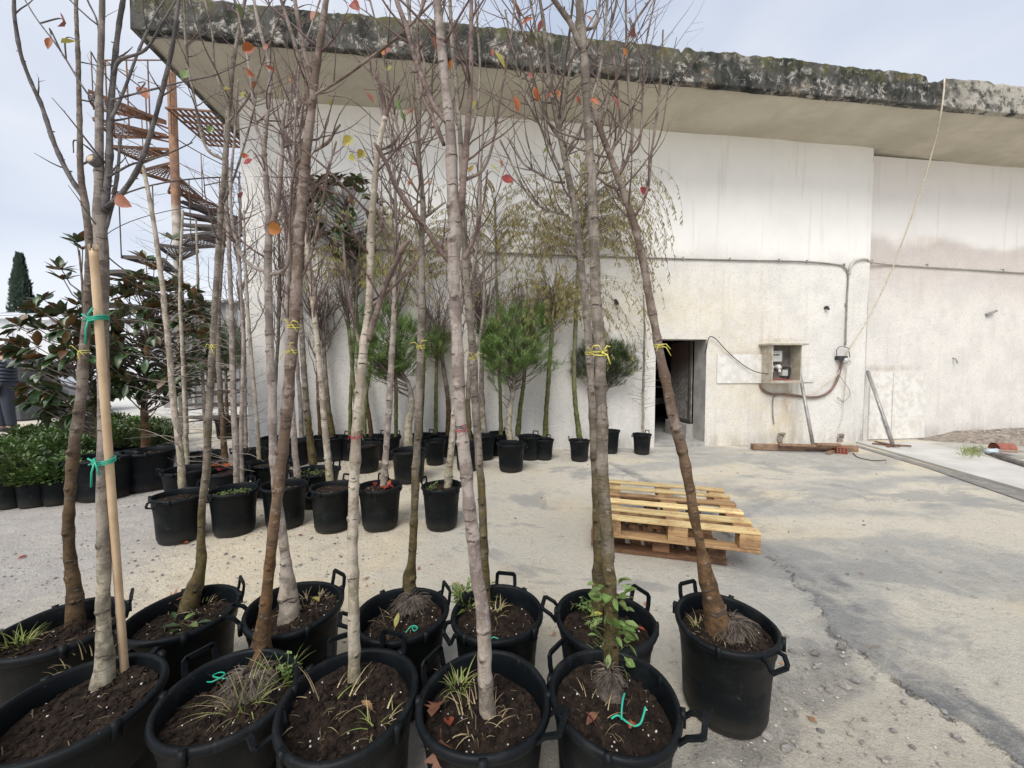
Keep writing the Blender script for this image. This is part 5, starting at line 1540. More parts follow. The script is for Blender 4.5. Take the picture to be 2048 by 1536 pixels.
S2 = fg_tree('S2', (368, 1222), .375, .35, 'olive-brown tree with a yellow ribbon, in the back row beside the bamboo stake', 'olive',
  [(378, 1215, 62), (388, 1180, 50), (402, 1130, 38), (402, 1080, 28), (404, 1020, 26), (412, 950, 27), (415, 880, 24), (421, 780, 23), (426, 690, 22), (431, 600, 21), (437, 500, 20), (444, 400, 19), (452, 300, 17), (458, 220, 16), (466, 130, 14), (478, 60, 12), (490, 0, 10)],
  [(.05, [(447, 320, 9), (410, 290, 8), (385, 180, 7), (372, 100, 6), (368, 0, 5)]),
   (-.05, [(452, 250, 7), (500, 190, 6), (530, 110, 5), (560, 30, 4), (570, 0, 4)]),
   (.03, [(455, 210, 6), (430, 140, 6), (425, 70, 5), (410, 0, 5)]),
   (-.06, [(445, 410, 7), (470, 350, 6), (500, 250, 5), (512, 200, 4)])],
  .05, 3, ((45, 'up'), (225, 'down')), M_TWIG, 15, 11, .10, .13, (.16, .42), zmin=1.8)
S3 = fg_tree('S3', (590, 1210), .375, .35, 'pinkish pale tree with one orange leaf, rising behind the rust-brown tree', 'pink',
  [(578, 1235, 62), (577, 1180, 50), (570, 1120, 34), (556, 1000, 30), (549, 930, 29), (545, 860, 28), (544, 780, 27), (540, 690, 25), (537, 600, 24), (536, 520, 24), (538, 440, 21), (533, 370, 18), (528, 300, 16), (536, 210, 14), (540, 140, 13), (520, 60, 11), (508, 0, 9)],
  [(.04, [(536, 545, 11), (500, 530, 10), (478, 500, 9), (464, 440, 8), (462, 360, 7), (470, 260, 5), (476, 160, 4)]),
   (-.03, [(540, 550, 10), (572, 535, 9), (580, 480, 8), (583, 380, 7), (588, 290, 6), (592, 220, 5), (600, 100, 4)]),
   (-.04, [(541, 470, 16), (556, 400, 13), (562, 330, 11), (566, 250, 9), (572, 200, 7)]),
   (.05, [(532, 310, 8), (512, 250, 7), (503, 170, 6), (490, 90, 5), (470, 0, 5)]),
   (-.02, [(566, 300, 6), (580, 200, 6), (600, 110, 5), (620, 60, 4), (640, 0, 4)])],
  .05, 0, ((55, 'up'), (195, 'out')), M_TWIGR, 15, 17, .11, .12, (.14, .4), zmin=1.7)
F3 = fg_tree('F3', (700, 1390), .40, .355, 'pale ringed tree with a red tie, middle of the front row', 'pale',
  [(708, 1365, 30), (708, 1300, 28), (707, 1200, 27), (706, 1100, 25), (707, 1000, 25), (711, 900, 25), (716, 840, 26), (722, 760, 22), (728, 690, 21), (736, 630, 17), (740, 560, 16), (741, 490, 18), (747, 400, 15), (753, 330, 13), (762, 270, 12), (771, 235, 13)],
  [(-.04, [(736, 680, 13), (755, 620, 12), (775, 560, 11), (795, 520, 11), (805, 497, 12), (820, 480, 6)]),
   (.05, [(722, 700, 7), (708, 640, 6), (693, 560, 6), (686, 470, 5)]),
   (.02, [(771, 236, 9), (760, 190, 6), (748, 155, 5), (740, 140, 4)]),
   (-.03, [(772, 234, 8), (782, 200, 6), (798, 170, 5)]),
   (-.02, [(770, 240, 8), (768, 200, 6), (753, 150, 5)]),
   (.05, [(760, 300, 6), (785, 290, 5), (797, 275, 4)])],
  0, 1, ((70, 'up'), (118, 'up')), M_TWIGR, 9, 23, .13, .09, (.12, .34), 'rose', zmin=1.5)
S4 = fg_tree('S4', (805, 1222), .36, .35, 'olive tree with shaggy grey roots at its foot and a yellow ribbon', 'olive',
  [(820, 1195, 44), (819, 1160, 34), (824, 1120, 24), (828, 1050, 22), (831, 950, 22), (836, 860, 21), (838, 780, 20), (841, 700, 20), (843, 600, 18), (843, 500, 17), (846, 420, 15), (842, 360, 14), (836, 300, 13), (838, 200, 11), (830, 120, 10), (822, 60, 9), (815, 0, 8)],
  [(.04, [(843, 440, 7), (870, 420, 6), (890, 405, 4)]),
   (.05, [(838, 300, 7), (860, 240, 6), (865, 150, 5), (880, 60, 4), (890, 0, 4)]),
   (-.04, [(838, 330, 7), (800, 270, 6), (780, 180, 5), (760, 80, 4), (740, 0, 4)]),
   (.02, [(845, 400, 6), (815, 350, 5), (790, 290, 5), (770, 260, 4)]),
   (-.02, [(834, 220, 6), (850, 140, 5), (835, 70, 4), (845, 0, 4)])],
  .04, 2, ((30, 'up'), (200, 'out')), M_TWIG, 18, 29, .10, .12, (.18, .5), zmin=1.7)
F4 = fg_tree('F4', (968, 1393), .385, .355, 'thick pinkish-grey tree with a red tie, second front pot from the right', 'pink',
  [(976, 1425, 38), (973, 1370, 34), (969, 1300, 32), (966, 1240, 32), (958, 1180, 30), (950, 1120, 30), (943, 1050, 30), (936, 980, 28), (930, 920, 29), (925, 860, 26), (919, 790, 27), (914, 700, 26), (911, 620, 25), (908, 560, 28), (907, 500, 31), (910, 440, 32), (905, 370, 27), (901, 290, 24), (895, 220, 22), (888, 140, 21), (880, 60, 20), (874, 0, 19)],
  [(-.04, [(918, 430, 18), (925, 380, 15), (932, 300, 14), (937, 230, 13), (941, 160, 11), (943, 80, 10), (943, 0, 9)]),
   (-.06, [(903, 530, 13), (880, 500, 12), (850, 455, 11), (815, 405, 11), (790, 370, 10), (775, 330, 9), (758, 300, 10), (748, 285, 6)]),
   (.04, [(893, 245, 12), (870, 215, 12), (850, 170, 12), (828, 110, 12), (815, 60, 12), (800, 20, 11), (793, 0, 10)]),
   (.03, [(888, 290, 10), (868, 240, 10), (845, 190, 9), (838, 120, 8), (835, 50, 7), (850, 0, 6)]),
   (-.03, [(928, 520, 9), (950, 470, 8), (957, 440, 7), (968, 400, 5), (975, 340, 4)]),
   (.05, [(930, 360, 8), (965, 340, 7), (985, 290, 6), (1000, 200, 5), (1020, 90, 4), (1030, 0, 4)])],
  0, 3, ((150, 'up'), (335, 'out')), M_TWIGR, 10, 31, .10, .13, (.12, .34), 'rose', zmin=1.9)
S5 = fg_tree('S5', (994, 1221), .37, .35, 'slim olive tree leaning behind the thick pinkish one, weeds in its pot', 'olive',
  [(973, 1215, 24), (970, 1150, 22), (968, 1080, 21), (964, 1000, 20), (959, 930, 20), (954, 860, 20), (950, 780, 20), (945, 700, 19), (938, 620, 18), (933, 550, 17), (928, 470, 15), (925, 400, 14), (922, 300, 12), (915, 200, 11), (905, 100, 10), (900, 0, 8)],
  [(.04, [(935, 590, 7), (950, 520, 7), (960, 430, 6), (962, 330, 5), (970, 220, 4)]),
   (-.03, [(948, 720, 6), (965, 640, 6), (968, 540, 5), (955, 440, 5), (958, 350, 4)]),
   (.05, [(922, 320, 6), (950, 240, 5), (960, 130, 5), (950, 0, 4)]),
   (.03, [(915, 250, 6), (890, 180, 5), (885, 80, 4), (870, 0, 4)])],
  .04, 0, ((80, 'up'), (210, 'down')), M_TWIG, 15, 37, .10, .12, (.16, .44), zmin=1.6)
F5 = fg_tree('F5', (1226, 1388), .385, .355, 'tall grey-green tree with leafy green suckers, rightmost pot of the front row', 'olive',
  [(1222, 1330, 46), (1224, 1280, 36), (1222, 1200, 33), (1217, 1120, 31), (1210, 1030, 30), (1206, 950, 29), (1204, 860, 28), (1201, 760, 27), (1196, 660, 26), (1192, 580, 25), (1189, 500, 24), (1186, 420, 24), (1181, 340, 21), (1177, 260, 20), (1172, 170, 20), (1167, 100, 18), (1162, 40, 19), (1158, 0, 18)],
  [(-.04, [(1170, 110, 11), (1155, 80, 11), (1140, 45, 10), (1122, 20, 10), (1108, 0, 9)]),
   (.04, [(1180, 210, 7), (1200, 140, 6), (1210, 60, 5), (1215, 0, 5)]),
   (.05, [(1168, 60, 7), (1190, 50, 6), (1200, 0, 5)]),
   (-.03, [(1183, 350, 5), (1170, 345, 5), (1150, 354, 4)])],
  0, 1, ((140, 'up'), (330, 'out')), M_TWIG, 7, 41, .10, .12, (.12, .34), zmin=2.0)
S6 = fg_tree('S6', (1210, 1234), .385, .35, 'slender grey tree with a yellow ribbon and long leftward side shoots', 'olive',
  [(1196, 1225, 26), (1196, 1160, 30), (1196, 1120, 24), (1194, 1040, 22), (1192, 960, 22), (1188, 880, 21), (1184, 800, 20), (1178, 700, 19), (1172, 620, 18), (1164, 540, 18), (1156, 470, 17), (1148, 410, 16), (1138, 360, 15), (1128, 310, 14), (1116, 250, 13), (1104, 190, 12), (1095, 120, 10), (1088, 50, 9), (1080, 0, 8)],
  [(.03, [(1138, 430, 6), (1110, 424, 6), (1085, 415, 6), (1050, 380, 5), (1015, 310, 4), (1000, 280, 4)]),
   (.05, [(1130, 365, 6), (1105, 362, 5), (1080, 348, 5), (1045, 325, 4), (1015, 275, 3)]),
   (-.03, [(1148, 405, 6), (1165, 388, 5), (1175, 378, 4)]),
   (.04, [(1122, 280, 7), (1095, 240, 6), (1070, 170, 6), (1050, 80, 5), (1030, 0, 5)]),
   (-.04, [(1118, 275, 7), (1130, 200, 6), (1145, 110, 6), (1155, 30, 5), (1160, 0, 4)]),
   (-.02, [(1125, 340, 6), (1140, 300, 5), (1155, 285, 4)]),
   (.02, [(1104, 190, 6), (1080, 130, 5), (1070, 50, 5), (1060, 0, 4)]),
   (.06, [(1120, 340, 6), (1090, 270, 5), (1060, 210, 5), (1030, 120, 4), (1010, 20, 4)]),
   (-.05, [(1128, 310, 6), (1160, 260, 5), (1190, 180, 5), (1205, 90, 4), (1215, 0, 4)])],
  .04, 2, ((30, 'up'), (165, 'out')), M_TWIG, 22, 43, .10, .12, (.25, .6), zmin=1.95)
S7 = fg_tree('S7', (1451, 1241), .372, .345, 'leaning brown tree with a flaking root crown, alone in the rightmost pot', 'rust',
  [(1436, 1262, 66), (1425, 1205, 46), (1411, 1145, 36), (1401, 1090, 22), (1390, 1040, 24), (1380, 980, 23), (1366, 910, 25), (1348, 840, 25), (1333, 770, 23), (1322, 720, 22), (1311, 660, 19), (1298, 590, 19), (1287, 530, 18), (1276, 480, 16), (1265, 435, 16), (1252, 400, 15), (1238, 360, 14), (1226, 325, 13), (1210, 285, 12), (1198, 250, 13), (1188, 215, 12)],
  [(-.03, [(1266, 440, 7), (1285, 405, 6), (1297, 370, 6), (1302, 310, 5), (1312, 240, 5), (1322, 150, 4), (1326, 60, 3)]),
   (.04, [(1238, 350, 8), (1258, 310, 7), (1265, 260, 6), (1258, 180, 6), (1253, 90, 5), (1252, 0, 4)]),
   (.03, [(1262, 310, 5), (1280, 280, 5), (1285, 200, 4), (1290, 100, 4), (1310, 0, 3)]),
   (-.04, [(1203, 255, 7), (1215, 200, 6), (1240, 140, 5), (1262, 60, 5), (1300, 0, 4)]),
   (.04, [(1230, 340, 6), (1205, 345, 5), (1190, 330, 5), (1180, 290, 4), (1175, 240, 4)]),
   (-.03, [(1240, 380, 6), (1215, 370, 5), (1195, 355, 4)]),
   (.02, [(1222, 310, 6), (1240, 250, 5), (1232, 150, 5), (1220, 60, 4), (1235, 0, 3)]),
   (.03, [(1258, 420, 6), (1240, 395, 5), (1228, 370, 4)])],
  .03, 3, ((110, 'up'), (290, 'down')), M_TWIG, 10, 47, .11, .10, (.2, .5), zmin=1.85)

# pruned stub on the first tree
q, r_ = at_y(F1, 327)
mb = MB(); d = Vector((-.12, -1, .25)).normalized(); c = q + d * r_ * .3
mb.tube([c, c + d * .012, c + d * .02, c + d * .021], [.017, .0165, .0155, .011], 14, 0)
mb.tube([c + d * .019, c + d * .0215], [.0115, .0105], 14, 1)
build(mb, 'pruned_stub', [BK['slate'], M_CUT], F1['rt'], True)

# bamboo stake of the first tree
def bamboo():
    t = F1; zs = t['zs']; b = onz(250, 1350, zs); ty = at_y(t, 560)[0].y
    a = ony(187, 498, ty - .042)
    mb = MB(); N = 60; pts = []; rad = []
    nodes = [.02, .17, .36, .56, .75, .91]
    for i in range(N + 1):
        f = i / N; p = b.lerp(a, f); pts.append(p)
        rr = .0108 * (1 - .05 * f)
        k = min(abs(f - q) for q in nodes)
        rr *= 1 + .14 * math.exp(-(k / .006) ** 2) - .03 * math.exp(-((k - .018) / .008) ** 2)
        rad.append(rr)
    mb.tube(pts, rad, 14)
    # split top end: darker fibres
    for k in range(8):
        w = 2 * PI * k / 8; q = a + Vector((math.cos(w) * .01, math.sin(w) * .01, 0)); mb.tube([q - Vector((0, 0, .004)), q + Vector((0, 0, .012))], [.003, .001], 4)
    build(mb, 'bamboo_stake', M_BAM, t['rt'], True)
    for py, sd_ in ((638, 1), (918, 2)):
        q, r_ = at_y(t, py); f = (q.z - b.z) / (a.z - b.z); s = b.lerp(a, f); c = (q + s) / 2 + Vector((0, -.006, 0))
        mb = MB(); hw = (s - q).length / 2 + r_ + .004
        ax = (s - q); ax.z = 0; ax.normalize(); ay = Vector((-ax.y, ax.x, 0))
        for kk in range(3): mb.tube([c + ax * hw * math.cos(w) + ay * (r_ + .007) * math.sin(w) + Vector((0, 0, (kk - 1) * .005 + .006 * math.sin(w))) for w in np.linspace(0, 2 * PI, 22)[:-1]], .0024, 5, closed=True)
        e = c - Vector((0, r_ + .012, 0))
        mb.tube([e, e + Vector((-.006, -.004, -.03)), e + Vector((-.012, -.002, -.075))], .0028, 5); mb.tube([e, e + Vector((.006, -.006, .012)), e + Vector((.016, -.002, .03 if sd_ == 1 else -.04))], .0028, 5)
        mb.tube([e + Vector((-.02, 0, .012)), e, e + Vector((-.018, 0, -.008))], .0028, 5)
        build(mb, 'tie', M_TIEG, t['rt'], True)
bamboo()
for t, py, m, sd_, w in ((S2, 690, M_TIEY, 2, .007), (F2, 655, M_TIEY, 3, .007), (S4, 695, M_TIEY, 4, .008), (S5, 714, M_TIEY, 5, .006), (F5, 708, M_TIEY, 6, .010), (S6, 706, M_TIEY, 7, .008), (S7, 690, M_TIEY, 8, .008), (F3, 872, M_TIER, 9, .003), (F4, 860, M_TIER, 10, .003), (S1, 702, M_TIEY, 12, .006), (F2, 700, M_TIEY, 15, .005)):
    q, r_ = at_y(t, py); tie(t['rt'], q, r_ * 1.02, m, 3, w, sd_, None, .05 if m is M_TIEY else .025)
q, r_ = at_y(F4, 852); tie(F4['rt'], q, r_ * 1.03, M_WIRE, 1, .004, 11, None, .02)

# roots, weeds, litter inside the pots
def inpot(t, px, py, dz=0.0): return onz(px, py, t['zs'] + dz)
def rm(t, px, py, rad, seed, dirn=(0, -1, 0), n=110, h=.05, m=None):
    q = inpot(t, px, py); rootmass(t['rt'], q, t['zs'] - .005, rad, seed, dirn, n, m, h)
rm(F2, 505, 1375, .105, 1, (-.6, -.8, 0), 190, .065); rm(S4, 826, 1215, .10, 2, (.1, -1, 0), 170, .06); rm(F5, 1218, 1385, .062, 3, (.2, -1, 0), 130, .09)
rm(S7, 1462, 1262, .105, 4, (1, -.35, 0), 300, .06); rm(S1, 150, 1262, .05, 5, (0, -1, 0), 20, .05, M_SOIL)
def gr(t, px, py, n, L, rr, spread, seed, wm=1.0):
    q = inpot(t, px, py); grasses(t['rt'], q.x, q.y, t['zs'], n, L, rr, None, spread, seed, 'weed', 'stuff', wm)
gr(F2, 490, 1415, 70, .13, .5, .045, 1, .75); gr(F2, 560, 1370, 26, .12, .7, .03, 2); gr(F4, 918, 1375, 44, .085, .85, .028, 3); gr(F4, 960, 1440, 34, .07, .0, .07, 4)
gr(S5, 940, 1215, 60, .10, .85, .04, 5, 1.6); gr(S5, 985, 1225, 34, .08, .2, .05, 6); gr(S1, 40, 1290, 60, .07, .8, .04, 7, 1.1); gr(F3, 650, 1420, 22, .10, .1, .08, 8)
gr(F3, 760, 1450, 20, .07, .5, .05, 9); gr(F1, 262, 1345, 26, .05, .6, .03, 10); gr(S3, 620, 1215, 60, .07, .0, .09, 11); gr(S6, 1165, 1215, 24, .09, .5, .04, 12); gr(F5, 1180, 1430, 12, .06, .0, .08, 13); gr(S7, 1430, 1270, 40, .06, .05, .08, 14); gr(F1, 190, 1320, 20, .06, .1, .1, 15); gr(S2, 400, 1215, 26, .06, .1, .07, 17); gr(S4, 800, 1245, 22, .06, .0, .08, 18)
def fb(t, px, py, n, sz, h, seed, spread=.03):
    q = inpot(t, px, py); forbs(t['rt'], q.x, q.y, t['zs'], n, sz, seed, None, spread, h)
fb(S6, 1175, 1222, 14, .016, .05, 1); fb(S5, 925, 1200, 24, .03, .07, 2); fb(S5, 990, 1190, 10, .018, .05, 3); fb(F3, 628, 1390, 5, .014, .015, 4); fb(S6, 1185, 1255, 9, .018, .05, 5); fb(F2, 585, 1350, 16, .018, .07, 6, .025)
# leafy suckers at the foot of the rightmost front tree
def suckers():
    t = F5; r = random.Random(5)
    for k in range(60):
        i = r.randrange(3, 27); q = t['Q'][i]; a = r.uniform(-3.6, .5)
        d = Vector((math.cos(a), math.sin(a), r.uniform(-.3, .9)))
        p = q + d.normalized() * (t['R'][i] + r.uniform(.008, .042))
        put_leaf(t['rt'], p, d + Vector((0, 0, r.uniform(-.6, .4))), r.uniform(.026, .050), 'oval' if r.random() < .5 else 'round', M_GLF if r.random() < .4 else M_WEED, k % 5, r.uniform(-1, 1))
    mb = MB()
    for k in range(9):
        q = t['Q'][r.randrange(2, 16)]; a = r.uniform(-3.4, .3)
        twig(mb, q.copy(), Vector((math.cos(a), math.sin(a), .6)), r.uniform(.06, .11), .0018, r, 0, 0, .3, 5, 0, False)
    build(mb, 'sucker', M_WEED, t['rt'], True)
suckers()
# evergreen leaves of a seedling in the second pot of the back row
for k, (px, py, dx, dy, L) in enumerate(((360, 1252, -1, -.1, .075), (365, 1258, -.7, -.9, .06), (372, 1262, -.1, -1, .055), (380, 1250, .9, -.4, .06), (395, 1246, .8, .2, .05), (368, 1240, .2, .9, .05), (350, 1238, -.6, .5, .05), (400, 1255, .5, -.9, .05))):
    put_leaf(S2['rt'], inpot(S2, px, py, .02), Vector((dx, dy, .25)), L * .9, 'oval', M_GLF if k % 2 else M_MAG, k % 5, .2)

# green ties lying in the pots
def loop(px, py, t, pts, label, m=M_TIEG, r=.0022):
    c = inpot(t, px, py, .012); mb = MB()
    mb.tube([Vector(v) for v in crom([tuple(c + Vector(p)) for p in pts], 6)], r, 5)
    solo(mb, 'plastic_tie', m, label, 'plastic tie', 'green plastic ties lying in the pots', True)
loop(440, 1362, F2, [(.05, .01, 0), (.02, -.002, .01), (-.01, .0, .012), (-.03, .01, .01), (-.02, .025, .008), (.0, .02, .01), (.005, .005, .012), (-.015, -.012, .008), (-.035, -.008, .004)], 'thin green tie curled on the soil of the second front pot')
loop(828, 1262, S4, [(-.03, -.01, 0), (-.015, .005, .012), (.0, .008, .016), (.014, .0, .012), (.004, -.012, .008), (-.006, 0, .014), (.008, .012, .006)], 'green tie below the shaggy roots, against the pot rim')
loop(1258, 1440, F5, [(-.05, .004, .0), (-.03, .008, .006), (-.012, -.008, .004), (.005, -.022, .004), (.025, -.02, .008), (.04, -.005, .02), (.05, .01, .03)], 'thick green tie bent into a hook in the rightmost front pot', M_TIEG, .0032)
loop(1240, 1425, F5, [(-.004, -.03, .006), (.002, -.01, .02), (.012, .012, .03), (.022, .03, .032)], 'second green tie standing up from the hook-shaped one', M_TIEG, .003)
loop(988, 1278, S5, [(-.015, 0, 0), (0, .004, .004), (.016, 0, 0)], 'short green tie at the front rim under the dry stems')

# fallen leaves
def fallen(px, py, z, L, kind, m, label, k=0, d=None, t=None, tilt=.12):
    r = random.Random(px)
    p = onz(px, py, z)
    d = d or (r.uniform(-1, 1), r.uniform(-1, 1), tilt)
    o = place('fallen_leaf', leaf_mesh(kind, m, k, .45), None, p, frame(Vector(d), None, r.uniform(-.3, .3)).to_euler(), (L, L, L))
    setp(o, label, 'leaf', 'fallen autumn leaves')
fallen(878, 1405, F4['zs'] + .02, .075, 'lobed', M_BRN, 'large wine-brown leaf standing in the front pot of the thick pinkish tree', 1, (-.1, -.9, .3))
fallen(895, 1435, F4['zs'] + .015, .038, 'round', M_RED, 'small bright red leaf beside the large wine-brown one', 2)
fallen(882, 1478, .345, .085, 'lobed', M_BRN, 'crisp brown leaf hanging over the pot rim', 3, (.05, -.35, -.9))
fallen(272, 1240, S2['zs'] + .015, .035, 'oval', M_RED, 'orange-red leaf in the left of the pot behind the bamboo stake', 0)
fallen(330, 1205, S2['zs'] + .02, .085, 'lobed', M_PNK, 'dusty brown lobed leaf leaning on the pot wall by the olive-brown trunk', 4, (.9, .2, .25))
fallen(1195, 1425, F5['zs'] + .012, .055, 'oval', M_BRN, 'curled brown leaf on the soil left of the green ties', 2)
fallen(1190, 1448, F5['zs'] + .012, .04, 'oval', M_PNK, 'pinkish dead leaf right below the curled brown one', 3)
fallen(1268, 1444, F5['zs'] + .014, .03, 'lobed', M_ORNG, 'tiny orange leaf between the green ties', 1)
fallen(1180, 1232, S6['zs'] + .015, .055, 'oval', M_YEL, 'yellow blade-like leaf in the pot of the slender grey tree', 1, (1, .2, .1))
fallen(1292, 1262, S6['zs'] + .02, .03, 'oval', M_RED, 'red leaf scrap by the right rim of the slender grey tree pot', 4)
fallen(625, 1195, S3['zs'] + .02, .045, 'oval', M_YEL, 'ochre leaf in the pot of the pinkish pale tree', 2)
fallen(655, 1175, S3['zs'] + .02, .025, 'round', M_RED, 'small crimson leaf behind the ochre one', 2)
fallen(790, 1255, S4['zs'] + .02, .05, 'oval', M_YEL, 'yellow leaf propped up below the shaggy roots', 0, (.1, .5, .9))
fallen(745, 1420, F3['zs'] + .015, .05, 'oval', M_BRN, 'shrivelled brown leaf in the middle front pot', 3)
fallen(362, 1087, .0, .055, 'oval', M_RED, 'dark red leaf lying on the pale gravel before the second row', 1)
fallen(1395, 1195, S7['zs'] + .02, .06, 'oval', M_PNK, 'broad dead leaf at the back of the rightmost pot', 2)
fallen(35, 1119, .0, .05, 'oval', M_RED, 'small dark red leaf on the gravel at the far left', 3)
fallen(605, 1070, .0, .045, 'oval', M_PNK, 'faded pink leaf on the gravel behind the rust-brown tree', 4)
fallen(915, 1172, .0, .04, 'lobed', M_PNK, 'pinkish leaf on the ground between the two back pots with weeds', 1)

# leaves still hanging on the front trees
HL = [('S3', 553, 458, 36, M_ORNG, 'round'), ('F1', 248, 404, 34, M_PNK, 'round'), ('F1', 134, 48, 36, M_PNK, 'round'), ('F1', 98, 86, 30, M_ORNG, 'oval'), ('F1', 138, 86, 26, M_YEL, 'round'), ('F1', 287, 187, 28, M_PNK, 'round'),
 ('F2', 710, 15, 28, M_RED, 'round'), ('S2', 498, 98, 26, M_ORNG, 'round'), ('S2', 500, 145, 34, M_ORNG, 'oval'), ('S2', 508, 172, 18, M_ORNG, 'round'), ('S2', 632, 35, 28, M_PNK, 'round'), ('F4', 871, 85, 30, M_PNK, 'oval'), ('S6', 1001, 117, 34, M_YEL, 'oval'),
 ('S6', 1032, 208, 34, M_ORNG, 'oval'), ('S6', 1072, 186, 28, M_ORNG, 'oval'), ('S6', 1100, 188, 28, M_ORNG, 'oval'), ('S6', 1117, 188, 22, M_ORNG, 'oval'), ('F5', 1157, 200, 22, M_PNK, 'oval'), ('F5', 1189, 203, 28, M_ORNG, 'oval'), ('S7', 1234, 202, 28, M_PNK, 'oval'),
 ('S7', 1265, 62, 26, M_PNK, 'oval'), ('S7', 1251, 104, 18, M_ORNG, 'oval'), ('S7', 1289, 384, 28, M_RED, 'round'), ('S5', 1015, 360, 26, M_RED, 'round'), ('S5', 1003, 325, 20, M_PNK, 'oval'), ('S5', 990, 335, 26, M_YEL, 'oval'), ('F4', 822, 223, 30, M_ORNG, 'oval'), ('S6', 1036, 20, 30, M_BRN, 'oval'),
 ('S6', 1054, 42, 28, M_ORNG, 'oval'), ('S6', 1080, 50, 24, M_PNK, 'oval'), ('S4', 778, 135, 18, M_YEL, 'oval'), ('S4', 696, 283, 26, M_YEL, 'round'), ('S4', 722, 310, 24, M_YEL, 'round'), ('S4', 705, 315, 16, M_YEL, 'round'), ('S4', 800, 210, 22, M_WEED, 'round'), ('S4', 806, 232, 22, M_WEED, 'oval'), ('S4', 740, 195, 24, M_PNK, 'oval'),
 ('S4', 777, 105, 20, M_PNK, 'round'), ('S4', 905, 60, 22, M_YEL, 'oval'), ('S5', 943, 335, 20, M_YEL, 'oval'), ('S5', 935, 335, 20, M_ORNG, 'oval'), ('S4', 820, 365, 22, M_ORNG, 'oval'), ('S4', 855, 365, 18, M_ORNG, 'oval'), ('S4', 830, 330, 16, M_RED, 'round'), ('S2', 480, 20, 22, M_WEED, 'oval'), ('S2', 455, 180, 18, M_YEL, 'round'), ('S3', 487, 190, 14, M_YEL, 'round'), ('S2', 420, 260, 18, M_WEED, 'round'),
 ('S3', 498, 325, 20, M_RED, 'round'), ('S3', 490, 313, 16, M_ORNG, 'round'), ('S2', 480, 390, 18, M_PNK, 'oval'), ('S3', 582, 158, 22, M_ORNG, 'oval'), ('S3', 563, 175, 16, M_YEL, 'oval'), ('S3', 533, 95, 16, M_PNK, 'round'), ('S6', 1092, 298, 16, M_WEED, 'oval'), ('F5', 1180, 35, 22, M_PNK, 'oval'), ('F4', 985, 105, 18, M_ORNG, 'oval'), ('S6', 1060, 150, 22, M_PNK, 'oval'), ('S2', 370, 150, 20, M_WEED, 'round'), ('S3', 540, 135, 18, M_RED, 'oval'), ('S4', 770, 105, 18, M_ORNG, 'round'), ('S4', 660, 205, 16, M_YEL, 'oval'), ('S5', 945, 210, 20, M_YEL, 'oval'), ('S5', 900, 130, 22, M_ORNG, 'oval')]
def hanging():
    for i, (key, px, py, w, m, kind) in enumerate(HL):
        t = FG[key]; r = random.Random(i)
        P = ony(px, py, t['Y'] + r.uniform(-.04, .06))
        L = w * P.y / FPX * .92
        host = min(t['all'], key=lambda q: (q - P).length + max(0, q.z - P.z) * .3)
        d = Vector((r.uniform(-.8, .8), r.uniform(-.5, .3), -r.uniform(.15, 1.0)))
        if i == 0: d = Vector((1, -.1, -.15))
        dn = d.normalized(); s = P - dn * L * .5; s0 = s - dn * L * .28
        mb = MB(); mid = host.lerp(s0, .55) + Vector((r.uniform(-.02, .02), r.uniform(-.02, .02), .02 + (host - s0).length * .12))
        mb.tube([Vector(v) for v in crom([tuple(host), tuple(mid), tuple(s0)], 6)], [.0022] * 6 + [.0014] * 7, 5)
        build(mb, 'twig', t['twm'], t['rt'])
        put_leaf(t['rt'], s, d, L, kind, m, i % 5, r.uniform(-.7, .7), None, (0, -1, .2))
hanging()
# ------------------------------------------------------------------ second row, third row and wall row
GRP2 = 'potted trees standing in rows in front of the warehouse'
def stem(rt, pix, Y0, bk, seed, lean=0.0, amt=.08, n=8, knots=False, foot=None, name='trunk'):
    path = tpath(pix, Y0, lean, 6)
    if foot is not None: path.insert(0, np.array((path[0][0], path[0][1], foot, path[0][3] * 1.05)))
    mb, Q, RR = knobby(path, seed, amt, .16, n, None, 0, knots)
    build(mb, name, [BK[bk], M_KNOT], rt, True)
    return Q, RR
def crown_vase(rt, Q, RR, seed, n, L, spread, m, r0=.006, zfrac=.55, up=.9, lvl=2, fork=.9, name='crown'):
    r = random.Random(seed); mb = MB(); N = len(Q)
    n = int(n * 1.5); r0 *= 1.15
    for k in range(n):
        i = int(N * (zfrac + (1 - zfrac) * (k + r.random()) / n)); i = min(i, N - 2)
        a = r.uniform(0, 2 * PI); d = Vector((math.cos(a) * spread, math.sin(a) * spread * .8, r.uniform(.4, 1.1)))
        twig(mb, Q[i].copy(), d, L * r.uniform(.6, 1.15) * (1 - .3 * (i / N)), min(RR[i] * .7, r0), r, 0, lvl, up, 4, fork, False)
    return build(mb, name, m, rt, True)
def crown_larch(rt, Q, RR, seed, n, L, m, z0, droop=.15, name='crown'):
    r = random.Random(seed); mb = MB()
    top = Q[-1].z
    for k in range(n):
        f = (k + r.random()) / n; z = z0 + (top - z0) * f
        q = min(Q, key=lambda v: abs(v.z - z)); a = r.uniform(0, 2 * PI)
        d = Vector((math.cos(a), math.sin(a) * .8, r.uniform(.05, .5)))
        twig(mb, q.copy(), d, L * (1 - .65 * f) * r.uniform(.5, 1.1), .0035 * (1 - .5 * f), r, 0, 1, -droop + .5 * f, 4, .8, False)
    return build(mb, name, m, rt, True)
